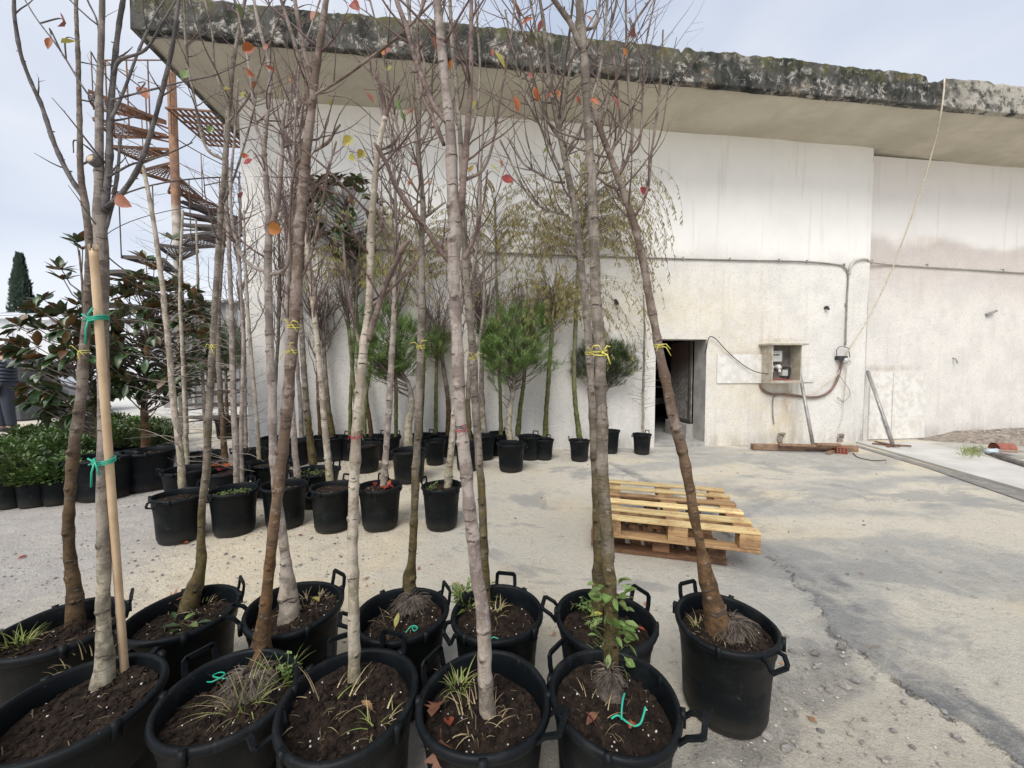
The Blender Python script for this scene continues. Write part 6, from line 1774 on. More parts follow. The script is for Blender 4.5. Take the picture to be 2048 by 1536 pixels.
def needles(mb, p, d, r, L=.09, n=34, mi=0):
    """one shoot with needles fanning forward"""
    d = d.normalized(); e = p + d * L * .9
    for k in range(n):
        f = r.random(); q = p + d * (L * .9 * f)
        s = Vector((r.gauss(0, 1), r.gauss(0, 1), r.gauss(0, 1))); s = (s - d * s.dot(d)).normalized()
        v = (d * r.uniform(.5, 1.3) + s).normalized() * L * r.uniform(.6, 1.0)
        w = d.cross(v).normalized() * .0026
        mb.add([q - w, q + w, q + v], [(0, 1, 2)], mi)
def pine(rt, Q, RR, c, rad, seed, nshoot, m=None, L=.12, sq=(1, .9, .9), open_=False):
    r = random.Random(seed); mb = MB(); tw = MB()
    c = Vector(c)
    for k in range(nshoot):
        while True:
            v = Vector((r.uniform(-1, 1), r.uniform(-1, 1), r.uniform(-1, 1)))
            if v.length < 1: break
        v = v.normalized() * (v.length ** .45)
        lump = .78 + .55 * mn.noise(Vector((v.x * 1.9 + seed, v.y * 1.9, v.z * 1.9)))
        p = c + Vector((v.x * sq[0], v.y * sq[1], v.z * sq[2])) * rad * lump
        d = Vector((v.x * .7, v.y * .7, .75 + v.z * .4)) + Vector((r.gauss(0, .2), r.gauss(0, .2), 0))
        needles(mb, p, d, r, L * r.uniform(.8, 1.35), 26, 0)
        if k % 6 == 0:
            q = min(Q, key=lambda t_: abs(t_.z - (p.z - rad * .45)))
            mid = q.lerp(p, .6) + Vector((0, 0, -.03)); tw.tube([q, mid, p + d.normalized() * L * .5], [.007, .005, .003], 5, 0)
    build(tw, 'branch', M_TWIG, rt, True)
    o = build(mb, 'crown', m or M_PINE, rt, False)
    return o
def willow(rt, Q, RR, seed, n, reach, hang, m=None, leafy=1.0, ztop=None, bare=True):
    r = random.Random(seed); mb = MB(); lf = MB()
    N = len(Q)
    for k in range(n):
        i = r.randrange(int(N * .72), N); p = Q[i].copy(); a = r.uniform(0, 2 * PI)
        d = Vector((math.cos(a) * .8, math.sin(a) * .65, r.uniform(.5, 1.3))).normalized(); L = reach * r.uniform(.5, 1.2)
        pts = []; m_ = 16; tot = L + hang * r.uniform(.3, 1.1); st = tot / m_
        for j in range(m_ + 1):
            pts.append(p.copy()); p = p + d * st
            g = -.10 - .34 * (j / m_)
            d = (d + Vector((r.gauss(0, .06), r.gauss(0, .06), g))).normalized()
            if p.z < .35: break
        if len(pts) < 3: continue
        mb.tube(pts, [max(.0014, .0036 * (1 - j / (m_ + 2))) for j in range(len(pts))], 4, 0)
        if r.random() < leafy:
            for j in range(4, len(pts)):
                for q in range(5):
                    if r.random() < .7:
                        o_ = pts[j - 1].lerp(pts[j], r.random()); b = r.uniform(0, 6.28)
                        v = Vector((math.cos(b) * .45, math.sin(b) * .45, -.9)).normalized() * r.uniform(.045, .085)
                        w = v.cross(Vector((math.cos(b + 1.5), math.sin(b + 1.5), 0)))  .normalized() * .0075
                        lf.add([o_, o_ + v * .5 + w, o_ + v, o_ + v * .5 - w], [(0, 1, 2, 3)])
    build(mb, 'branch', M_TWIG if bare else BK['green'], rt, True)
    if lf.v: build(lf, 'crown', m or M_WIL, rt, False)
def rosette(parent, p, d, r, n, L, brown=.5):
    for k in range(n):
        a = 2 * PI * k / n * 1.0 + r.uniform(-.3, .3) + k * 2.4
        x = d.orthogonal().normalized(); y = d.cross(x)
        v = d * r.uniform(.15, .9) + (x * math.cos(a) + y * math.sin(a)) * .9
        put_leaf(parent, p + v.normalized() * .012, v, L * r.uniform(.7, 1.15), 'oval', M_MAGB if r.random() < brown * .24 else (M_MAGG if r.random() > brown * .75 else M_MAG), k % 5, r.uniform(-.5, .5))
def magnolia(rt, Q, RR, c, rad, seed, nros, L=.11, brown=.6, sq=(1, .8, 1), extra=(), cap=290):
    r = random.Random(seed); tw = MB(); c = Vector(c); cnt = 0; st = MB()
    P = []
    for k in range(nros):
        while True:
            v = Vector((r.uniform(-1, 1), r.uniform(-1, 1), r.uniform(-1, 1)))
            if v.length < 1: break
        v = v.normalized() * (v.length ** .4)
        P.append((c + Vector((v.x * sq[0], v.y * sq[1], v.z * sq[2])) * rad, Vector((v.x, v.y * .8 - .2, .35 + v.z * .6)).normalized()))
    for e in extra: P.insert(0, (Vector(e), Vector((r.gauss(0, .3), -.2, 1)).normalized()))
    P.sort(key=lambda t_: t_[0].y)
    for p, d in P:
        n = r.randint(6, 9); up = (p.z - c.z) / (rad * sq[2] + .01)
        br = brown * (1.1 if up > 0 else .4)
        if cnt < cap: rosette(rt, p, d, r, n, L, br); cnt += n
        else:
            for k in range(n):
                a = k * 2.4; x = d.orthogonal().normalized(); y = d.cross(x)
                v = d * r.uniform(.15, .9) + (x * math.cos(a) + y * math.sin(a)) * .9
                vs, fs = leaf_shape('oval', r, .3); M = frame(v, None, r.uniform(-.5, .5)); s = L * r.uniform(.7, 1.15)
                st.add([p + (M @ Vector(q)) * s for q in vs], fs, 1 if r.random() < br * .25 else (2 if r.random() > br * .75 else 0))
        q = min(Q, key=lambda t_: abs(t_.z - (p.z - rad * .4)) + (t_ - p).length * .3)
        mid = q.lerp(p, .55) + Vector((0, 0, -.04)); tw.tube([q, mid, p + d * .03], [.009, .006, .004], 5)
    build(tw, 'branch', M_TWIG, rt, True)
    if st.v: build(st, 'foliage', [M_MAG, M_MAGB, M_MAGG], rt, False, 'stuff')

def P2(rim, H, D, label, cat='tree', var=0, hi=False, h=((60, 'up'), (240, 'up')), sink=.05, name='potted_tree', grp=GRP2):
    return potted(name, rim, H, D, label, cat, grp, hi, var, h, sink)
def base_y(t, px, py):
    q = onz(px, py, t[2]); return min(q.y, (wall_y(q.x) if q.x > -4 else 99) - .16)

# --- second row (six large pots)
t = P2((358, 988), .345, .36, 'bare tree with fine side twigs, leftmost pot of the second row', var=0, h=((80, 'up'), (260, 'down')))
Y = base_y(t, 365, 985); Q, RR = stem(t[0], [(366, 990, 18), (362, 930, 16), (355, 860, 15), (346, 790, 14), (338, 700, 13), (330, 620, 12), (318, 520, 11), (305, 430, 10), (290, 350, 9), (285, 330, 8)], Y, 'pale', 61, .0, foot=t[2] - .02); crown_larch(t[0], Q, RR, 1, 70, .42, M_TWIGG, .5)
t = P2((467, 978), .345, .36, 'twin-stemmed bare tree with green moss in its pot, second row', var=1, h=((85, 'up'), (250, 'down')))
Y = base_y(t, 475, 970); Q, RR = stem(t[0], [(474, 972, 15), (472, 900, 14), (468, 820, 13), (465, 720, 12), (462, 600, 10), (457, 480, 9), (452, 380, 7), (450, 250, 5)], Y, 'pink', 62, .0, foot=t[2] - .02); stem(t[0], [(484, 970, 11), (482, 900, 10), (484, 800, 9), (487, 700, 8), (483, 600, 7), (475, 480, 6)], Y + .02, 'pink', 63)
crown_larch(t[0], Q, RR, 2, 90, .40, M_TWIGG, .42); forbs(t[0], t[1].x, t[1].y, t[2], 120, .013, 3, M_WEED, .15, .02)
t = P2((569, 968), .345, .36, 'reddish young tree almost hidden behind the rust-brown trunk, second row', var=2, h=((50, 'up'), (200, 'up')))
Y = base_y(t, 590, 965); Q, RR = stem(t[0], [(596, 965, 14), (590, 900, 13), (585, 830, 12), (578, 720, 11), (575, 600, 10), (580, 470, 8), (590, 350, 6)], Y, 'pink', 64, foot=t[2] - .02); crown_vase(t[0], Q, RR, 4, 12, .9, .35, M_TWIGR, .006, .45)
t = P2((665, 972), .345, .36, 'pale knotted tree leaning left, fourth pot of the second row', var=0, h=((75, 'up'), (240, 'down')))
Y = base_y(t, 660, 970); Q, RR = stem(t[0], [(661, 972, 16), (656, 920, 14), (650, 860, 13), (645, 800, 12), (638, 720, 12), (630, 640, 11), (622, 560, 10), (612, 480, 9), (605, 400, 8), (598, 300, 6), (590, 200, 5)], Y, 'pale', 65, 0, .12, 10, True, t[2] - .02); crown_vase(t[0], Q, RR, 5, 16, 1.1, .3, M_TWIGR, .007, .42)
t = P2((760, 970), .345, .36, 'pale tree with red leaves on its soil, fifth pot of the second row', var=1, h=((100, 'up'), (240, 'out')))
Y = base_y(t, 768, 972); Q, RR = stem(t[0], [(767, 975, 16), (771, 920, 13), (776, 850, 13), (780, 780, 13), (784, 700, 12), (788, 630, 11), (789, 560, 8), (792, 480, 7), (790, 380, 6), (785, 280, 4)], Y, 'pink', 66, 0, .12, 10, True, t[2] - .02); crown_vase(t[0], Q, RR, 6, 16, 1.0, .45, M_TWIG, .007, .5)
for k in range(5): put_leaf(t[0], onz(750 + k * 9, 972 + (k % 3) * 3, t[2] + .015), Vector((rnd.uniform(-1, 1), rnd.uniform(-1, 1), .2)), .055, 'round', M_RED, k % 5)
t = P2((883, 970), .345, .33, 'short pale tree partly behind the thick pinkish trunk, last pot of the second row', var=2, h=((20, 'out'), (160, 'up')))
Y = base_y(t, 895, 975); Q, RR = stem(t[0], [(895, 976, 17), (900, 920, 14), (906, 860, 12), (909, 800, 11), (915, 700, 10), (920, 600, 8), (924, 480, 6)], Y, 'pale', 67, 0, .12, 10, True, t[2] - .02); crown_vase(t[0], Q, RR, 7, 12, .9, .4, M_TWIG, .006, .5)
forbs(t[0], t[1].x - .09, t[1].y, t[2], 16, .02, 4, M_WEED, .05, .06)

# --- middle rows: (rim x, rim y, H, D, label, [stem], bark, crown)
t = P2((372, 938), .33, .40, 'bare whip with two thin canes behind the leftmost pot of the second row', var=1)
Y = base_y(t, 372, 930); Q, RR = stem(t[0], [(374, 930, 11), (372, 860, 10), (368, 780, 9), (364, 680, 8), (360, 600, 7), (362, 500, 6), (366, 420, 5)], Y, 'pale', 71, foot=t[2] - .02); crown_larch(t[0], Q, RR, 8, 50, .45, M_TWIGG, .5)
t = P2((458, 940), .33, .38, 'bare tree with bright orange maple leaves lying in its pot', var=0)
Y = base_y(t, 452, 930); Q, RR = stem(t[0], [(450, 925, 14), (446, 850, 12), (440, 780, 12), (436, 680, 11), (440, 560, 9), (452, 430, 7), (455, 320, 5)], Y, 'brown', 72, foot=t[2] - .02); crown_larch(t[0], Q, RR, 9, 44, .5, M_TWIG, .6)
for k in range(7): put_leaf(t[0], onz(430 + k * 9, 926 + (k % 3) * 6, t[2] + .03 + .02 * (k % 2)), Vector((rnd.uniform(-1, 1), -1, rnd.uniform(-.6, .5))), .10, 'lobed', M_ORNG if k % 2 else M_RED, k % 5)
t = P2((540, 925), .33, .40, 'thin bare tree behind the reddish one, its pot half hidden', var=2)
Y = base_y(t, 515, 915); Q, RR = stem(t[0], [(518, 915, 9), (514, 840, 8), (505, 740, 8), (497, 640, 7), (490, 520, 6), (488, 420, 4)], Y, 'pale', 73, foot=t[2] - .02); crown_larch(t[0], Q, RR, 10, 40, .45, M_TWIGG, .5)
t = P2((632, 940), .33, .44, 'mossy-footed tree in a weedy pot behind the fourth pot of the second row', var=0)
Y = base_y(t, 625, 925); Q, RR = stem(t[0], [(626, 927, 18), (620, 880, 15), (614, 820, 13), (608, 740, 12), (602, 640, 10), (596, 540, 9), (592, 430, 7), (588, 300, 5)], Y, 'olive', 74, 0, .1, 10, True, t[2] - .02); crown_vase(t[0], Q, RR, 11, 16, 1.2, .35, M_TWIG, .007, .5); forbs(t[0], t[1].x - .05, t[1].y, t[2], 40, .02, 6, M_WEED, .15, .04)
t = P2((590, 880), .33, .40, 'bare tree in a black pot close to the wall, left of the mossy-footed tree', var=1)
Y = base_y(t, 600, 870); Q, RR = stem(t[0], [(603, 872, 10), (600, 800, 9), (592, 700, 8), (585, 600, 7), (576, 480, 5), (570, 380, 4)], Y, 'pink', 75, foot=t[2] - .02); crown_vase(t[0], Q, RR, 12, 14, 1.1, .35, M_TWIGR, .006, .5)
t = P2((668, 872), .33, .42, 'bare tree with a green mossy foot next to the wall, crown forking low', var=2)
Y = base_y(t, 660, 865); Q, RR = stem(t[0], [(664, 866, 15), (657, 820, 12), (652, 760, 9), (648, 700, 8), (646, 642, 7)], Y, 'olive', 76, foot=t[2] - .02); crown_vase(t[0], Q, RR, 13, 16, 1.3, .55, M_TWIG, .008, .75)
t = P2((729, 888), .345, .42, 'slim tree with two green stems in the pot behind the middle pale trunk', var=0, h=((100, 'up'), (250, 'down')))
Y = base_y(t, 725, 880); Q, RR = stem(t[0], [(712, 875, 8), (710, 800, 8), (705, 740, 8), (698, 660, 8), (692, 600, 7)], Y + .15, 'green', 77, foot=t[2] - .02); Q2, R2 = stem(t[0], [(728, 880, 9), (732, 800, 8), (742, 720, 7), (748, 640, 6)], Y, 'green', 78); crown_vase(t[0], Q, RR, 14, 14, 1.2, .5, M_TWIG, .007, .75); crown_vase(t[0], Q2, R2, 15, 8, .8, .5, M_TWIG, .005, .7, name='crown')
t = P2((774, 872), .33, .40, 'thin straight green stem against the wall, left of the curved grey pine', var=1)
Y = base_y(t, 792, 866); Q, RR = stem(t[0], [(792, 868, 8), (792, 800, 8), (791, 720, 7), (790, 660, 7), (792, 600, 6)], Y, 'green', 79, foot=t[2] - .02); crown_vase(t[0], Q, RR, 16, 14, 1.2, .55, M_TWIG, .007, .75)
t = P2((818, 900), .36, .42, 'pine with a curved grey trunk and a loose two-part crown', 'pine', 2, h=((20, 'up'), (200, 'down')), name='pine_tree')
Y = base_y(t, 815, 890); Q, RR = stem(t[0], [(816, 892, 19), (817, 850, 16), (823, 810, 13), (818, 770, 9), (802, 740, 8), (796, 680, 7), (800, 640, 5)], Y, 'greypale', 80, foot=t[2] - .02)
pine(t[0], Q, RR, ony(776, 695, Y), .53, 1, 600, sq=(.95, .62, 1.05)); 
t = P2((870, 880), .33, .30, 'small pine on a straight olive stem, behind the olive trunk with the yellow ribbon', 'pine', 0, h=((60, 'up'), (240, 'out')), name='pine_tree')
Y = base_y(t, 870, 872); Q, RR = stem(t[0], [(871, 874, 8), (872, 800, 8), (873, 740, 7), (875, 700, 6)], Y, 'green', 81, foot=t[2] - .02); pine(t[0], Q, RR, ony(868, 695, Y), .27, 2, 120, sq=(1, .8, .95))
t = P2((893, 866), .33, .34, 'bare tree with a curving dark stem against the wall, right of the small pine', var=1)
Y = base_y(t, 900, 866); Q, RR = stem(t[0], [(896, 862, 10), (896, 800, 9), (886, 730, 8), (878, 670, 8), (868, 640, 7)], Y, 'brown', 82, foot=t[2] - .02); crown_vase(t[0], Q, RR, 17, 20, 1.2, .6, M_TWIG, .007, .7)
t = P2((935, 886), .345, .34, 'dark-stemmed tree in the pot right behind the thick pinkish trunk', var=2, h=((60, 'up'), (340, 'out')))
Y = base_y(t, 935, 880); Q, RR = stem(t[0], [(938, 880, 12), (936, 800, 10), (940, 720, 9), (946, 640, 8), (950, 560, 7)], Y, 'olive', 83, foot=t[2] - .02); crown_vase(t[0], Q, RR, 18, 16, 1.0, .5, M_TWIG, .007, .7)
t = P2((967, 870), .345, .36, 'bare spreading tree in the pot left of the large green pine', var=0, h=((170, 'up'), (350, 'down')))
Y = base_y(t, 968, 862); Q, RR = stem(t[0], [(967, 864, 14), (964, 810, 11), (963, 740, 9), (965, 680, 8), (970, 620, 7)], Y, 'greypale', 84, foot=t[2] - .02); crown_vase(t[0], Q, RR, 19, 22, 1.25, .6, M_TWIG, .008, .7)
t = P2((1060, 872), .33, .36, 'leaning green stem in a pot with purplish soil behind the large pine', var=1)
Y = base_y(t, 1035, 865); Q, RR = stem(t[0], [(1036, 866, 11), (1040, 820, 9), (1047, 770, 8), (1050, 720, 7), (1046, 650, 6)], Y, 'green', 85, foot=t[2] - .02); crown_vase(t[0], Q, RR, 20, 26, 1.25, .6, M_TWIG, .007, .75)
t = P2((1022, 886), .35, .385, 'large green pine with a round bushy crown in front of the wall', 'pine', 2, h=((110, 'down'), (330, 'down')), name='pine_tree')
Y = base_y(t, 1020, 880); Q, RR = stem(t[0], [(1020, 882, 13), (1017, 850, 12), (1022, 810, 11), (1028, 770, 10), (1032, 720, 8)], Y, 'greypale', 86, foot=t[2] - .02); pine(t[0], Q, RR, ony(1024, 692, Y), .60, 3, 760, sq=(1.12, .75, .98))
t = P2((1088, 878), .29, .29, 'weeping willow with yellow strands hanging to its pot', 'willow', 0, h=((60, 'up'), (200, 'down')), name='willow_tree')
Y = base_y(t, 1088, 872); Q, RR = stem(t[0], [(1090, 873, 12), (1093, 820, 9), (1098, 740, 9), (1104, 660, 8), (1112, 590, 7)], Y, 'green', 87, foot=t[2] - .02); willow(t[0], Q, RR, 1, 130, .30, 1.9, None, 1.0); crown_vase(t[0], Q, RR, 21, 16, 1.1, .6, M_TWIG, .006, .8)
t = P2((1159, 880), .29, .30, 'tall weeping willow with a bare green stem and a high trailing crown', 'willow', 1, h=((160, 'up'), (340, 'down')), name='willow_tree')
Y = base_y(t, 1160, 876); Q, RR = stem(t[0], [(1160, 876, 12), (1153, 830, 10), (1148, 760, 9), (1150, 680, 9), (1153, 600, 8), (1158, 520, 7), (1165, 450, 6), (1180, 400, 5)], Y, 'green', 88, foot=t[2] - .02); willow(t[0], Q, RR, 2, 190, .85, 1.2, None, .9)
t = P2((1219, 860), .35, .32, 'pine nearest the doorway, partly hidden by the tall grey-green trunk', 'pine', 2, h=((110, 'up'), (290, 'down')), name='pine_tree')
Y = base_y(t, 1205, 852); Q, RR = stem(t[0], [(1206, 852, 10), (1203, 800, 9), (1202, 760, 8), (1205, 700, 6)], Y, 'greypale', 89, foot=t[2] - .02); pine(t[0], Q, RR, ony(1208, 728, Y), .50, 4, 620, M_PINED, sq=(1.05, .8, .82))
t = P2((1284, 868), .30, .29, 'thin bare larch-like sapling in a small pot just left of the doorway', 'sapling', 0, h=((40, 'up'), (200, 'down')), name='potted_sapling')
Y = base_y(t, 1286, 864); Q, RR = stem(t[0], [(1286, 866, 6), (1286, 800, 5.5), (1288, 720, 5), (1289, 650, 4), (1287, 590, 3)], Y, 'greypale', 90, 0, .04, foot=t[2] - .02)
crown_larch(t[0], Q, RR, 22, 52, .42, M_TWIG, .62, .0)
# extra rows of bare whips and willows further left
for i, (rx, ry, lab, st_, bk, kind) in enumerate((
  ((705), 862, 'willow with dense drooping olive strands, left of the twin green stems', [(700, 860, 9), (702, 780, 8), (708, 680, 7), (715, 560, 6), (722, 470, 5)], 'green', 'w'),
  ((845), 862, 'willow behind the small pine, its strands falling over bare twigs', [(842, 860, 8), (846, 780, 7), (850, 650, 6), (846, 540, 5), (840, 450, 4)], 'green', 'w2'),
  ((1000), 862, 'tall willow behind the large pine with a thin high crown', [(1002, 860, 8), (1000, 780, 7), (996, 650, 6), (992, 520, 5), (990, 400, 4)], 'green', 'w2'),
  ((410), 905, 'bare whip with grey side twigs behind the maple leaves', [(412, 900, 9), (408, 800, 8), (400, 680, 7), (396, 560, 6), (392, 440, 4)], 'pale', 'l'),
  ((500), 900, 'pair of reddish whips near the building corner', [(492, 898, 9), (490, 800, 8), (486, 680, 7), (480, 540, 6), (478, 420, 4)], 'pink', 'v'),
  ((545), 872, 'leafless tree by the building corner, fan of upright shoots', [(548, 868, 9), (550, 780, 8), (556, 680, 7), (560, 560, 6), (556, 440, 4)], 'brown', 'v'),
  ((640), 862, 'grey multi-branched tree close to the wall, left of the mossy foot', [(640, 860, 9), (636, 780, 8), (634, 690, 7), (630, 600, 6)], 'brown', 'v'))):
    t = P2((rx, ry), .33, .38, lab, 'willow' if kind[0] == 'w' else 'tree', i % 3, name='willow_tree' if kind[0] == 'w' else 'potted_tree')
    Y = base_y(t, st_[0][0], st_[0][1]); Q, RR = stem(t[0], st_, Y, bk, 100 + i, foot=t[2] - .02)
    if kind == 'w': willow(t[0], Q, RR, 30 + i, 62, .45, 1.1, None, .9)
    elif kind == 'w2': willow(t[0], Q, RR, 30 + i, 80, .85, .7, None, .8)
    elif kind == 'l': crown_larch(t[0], Q, RR, 30 + i, 60, .45, M_TWIGG, .5)
    else: crown_vase(t[0], Q, RR, 30 + i, 14, 1.3, .4, M_TWIG if kind == 'v' else M_TWIGG, .007, .4)
# magnolias
t = P2((207, 912), .42, .52, 'large magnolia with brown-backed leaves at the far left, behind the bamboo stake', 'magnolia', 0, name='magnolia_tree', h=((60, 'down'), (240, 'down')), grp='potted magnolias')
Y = base_y(t, 200, 905); Q, RR = stem(t[0], [(200, 908, 12), (195, 850, 9), (185, 780, 8), (175, 700, 7), (168, 620, 6), (162, 540, 5), (158, 500, 4)], Y, 'brown', 91, foot=t[2] - .02)
magnolia(t[0], Q, RR, ony(140, 715, Y), .64, 1, 92, .165, .55, (.78, .5, 1.05), [tuple(ony(x, y, Y)) for x, y in ((155, 485), (120, 540), (125, 560), (85, 600), (165, 500), (90, 660), (60, 740), (70, 810), (120, 820), (205, 560))])
t = P2((296, 900), .42, .50, 'dense magnolia behind the bamboo and the pale whips, second from the left', 'magnolia', 1, name='magnolia_tree', h=((60, 'down'), (240, 'down')), grp='potted magnolias')
Y = base_y(t, 292, 893); Q, RR = stem(t[0], [(291, 893, 20), (290, 850, 17), (288, 800, 14), (292, 740, 11), (298, 680, 9), (302, 600, 7)], Y, 'rust', 92, foot=t[2] - .02)
magnolia(t[0], Q, RR, ony(305, 680, Y), .78, 2, 150, .16, .55, (.98, .6, .92), [tuple(ony(x, y, Y)) for x, y in ((345, 480), (290, 520), (310, 540), (230, 590), (385, 600), (270, 560))], 296)
t = P2((745, 866), .33, .38, 'tall magnolia with a high crown of glossy leaves in front of the wall', 'magnolia', 2, name='magnolia_tree', grp='potted magnolias')
Y = base_y(t, 742, 860); Q, RR = stem(t[0], [(742, 861, 10), (730, 780, 9), (718, 680, 8), (708, 560, 7), (700, 480, 6), (690, 400, 5)], Y, 'brown', 93, foot=t[2] - .02)
magnolia(t[0], Q, RR, ony(688, 432, Y), .70, 3, 84, .15, .3, (.85, .6, .75), [tuple(ony(x, y, Y)) for x, y in ((680, 360), (720, 370), (655, 395), (630, 430), (640, 465), (760, 440), (740, 400), (660, 500), (700, 500))])
# two pines in the background left of the corner
for i, (px, py, rad, Yp, lab) in enumerate(((548, 712, .55, 6.2, 'dark pine at the corner of the building, behind the pinkish trunk'), (450, 700, .55, 7.2, 'dark pine behind the twin-stemmed tree, left of the building corner'))):
    b = ony(px, py, Yp); g = Vector((b.x, b.y, 0)); c_ = potted('pine_tree', (1024 + b.x / (Yp) * FPX * .985, 860), .35, .42, lab, 'pine', GRP2, False, i)
    rt = c_[0]; rt.location = g; ORG[rt.name] = g
    mb, Q, RR = knobby([np.array((g.x, g.y, .3 + .1 * k, .03 - .001 * k)) for k in range(12)], 50 + i, .08, .2, 8, None, 0, False)
    build(mb, 'trunk', [BK['brown'], M_KNOT], rt, True); pine(rt, Q, RR, b, rad, 10 + i, 360, M_PINED, .12)

# --- small leafy shrubs in pots, far left
GRP3 = 'low leafy shrubs in small pots'
def shrub_meshes(seed, n):
    r = random.Random(seed); mb = MB()
    for k in range(n):
        a = r.uniform(0, 6.28); ph = math.acos(r.uniform(-.35, 1)); q = r.uniform(.55, 1.0)
        d = Vector((math.sin(ph) * math.cos(a), math.sin(ph) * math.sin(a), math.cos(ph)))
        p = Vector((d.x * .25, d.y * .25, .14 + d.z * .20)) * q
        v = (d + Vector((r.gauss(0, .4), r.gauss(0, .4), .5 + r.gauss(0, .3)))).normalized()
        M = frame(v, None, r.uniform(-1, 1)); s = r.uniform(.035, .06); w = .34
        vs = [(0, 0, 0), (.5, w, .06), (1, 0, -.05), (.5, -w, .06)]
        mb.add([p + (M @ Vector(x)) * s for x in vs], [(0, 1, 2, 3)])
    return mb.mesh('shrub_foliage', M_SHRUB)
SHM = [shrub_meshes(k, 900) for k in range(3)]
front_lab = ['small leafy shrub in a pot, cut by the left edge of the photo', 'small shrub, second from the left edge of the photo', 'small shrub, third from the left edge, just left of the brown plane trunk']
spots = []
for i, (px, py) in enumerate(((20, 968), (68, 966), (116, 962))): spots.append((onz(px, py, .22), front_lab[i]))
g0 = onz(70, 966, .22)
rr_ = random.Random(4); nr = {}
for row in range(1, 10):
    for col in range(-3, 6):
        p = Vector((g0.x + col * .46 - row * .21 + rr_.uniform(-.06, .06), g0.y + row * .42 + rr_.uniform(-.05, .05), .22))
        sx = 1024 + p.x / p.y * FPX
        if -60 < sx < 330 and p.y < 7.4 and not (sx > 165 and p.y < 5.2):
            od = ['first', 'second', 'third', 'fourth', 'fifth', 'sixth', 'seventh', 'eighth', 'ninth', 'tenth']
            nr[row] = nr.get(row, 0) + 1
            spots.append((p, 'leafy shrub in the %s row behind the front shrub pots, %s from its left end' % (od[row - 1], od[nr[row] - 1])))
for i, (p, lab) in enumerate(spots):
    rt = root('potted_shrub', (p.x, p.y, 0), lab or 'small leafy shrub in the dense block behind the front shrub pots', 'shrub', GRP3)
    s = .24 / .35
    place('pot', POTL[i % 3], rt, (0, 0, 0), (0, 0, i), (s, s, s))
    place('soil', SOILL[i % 2], rt, (0, 0, .20), (0, 0, i), (s * .97, s * .97, 1))
    h = .78 + (.2 if 'behind' in lab else .08) * rr_.random()
    place('foliage', SHM[i % 3], rt, (0, 0, .20), (0, 0, i * 1.7), (h, h, h * rr_.uniform(.8, 1.05)))['kind'] = 'stuff'

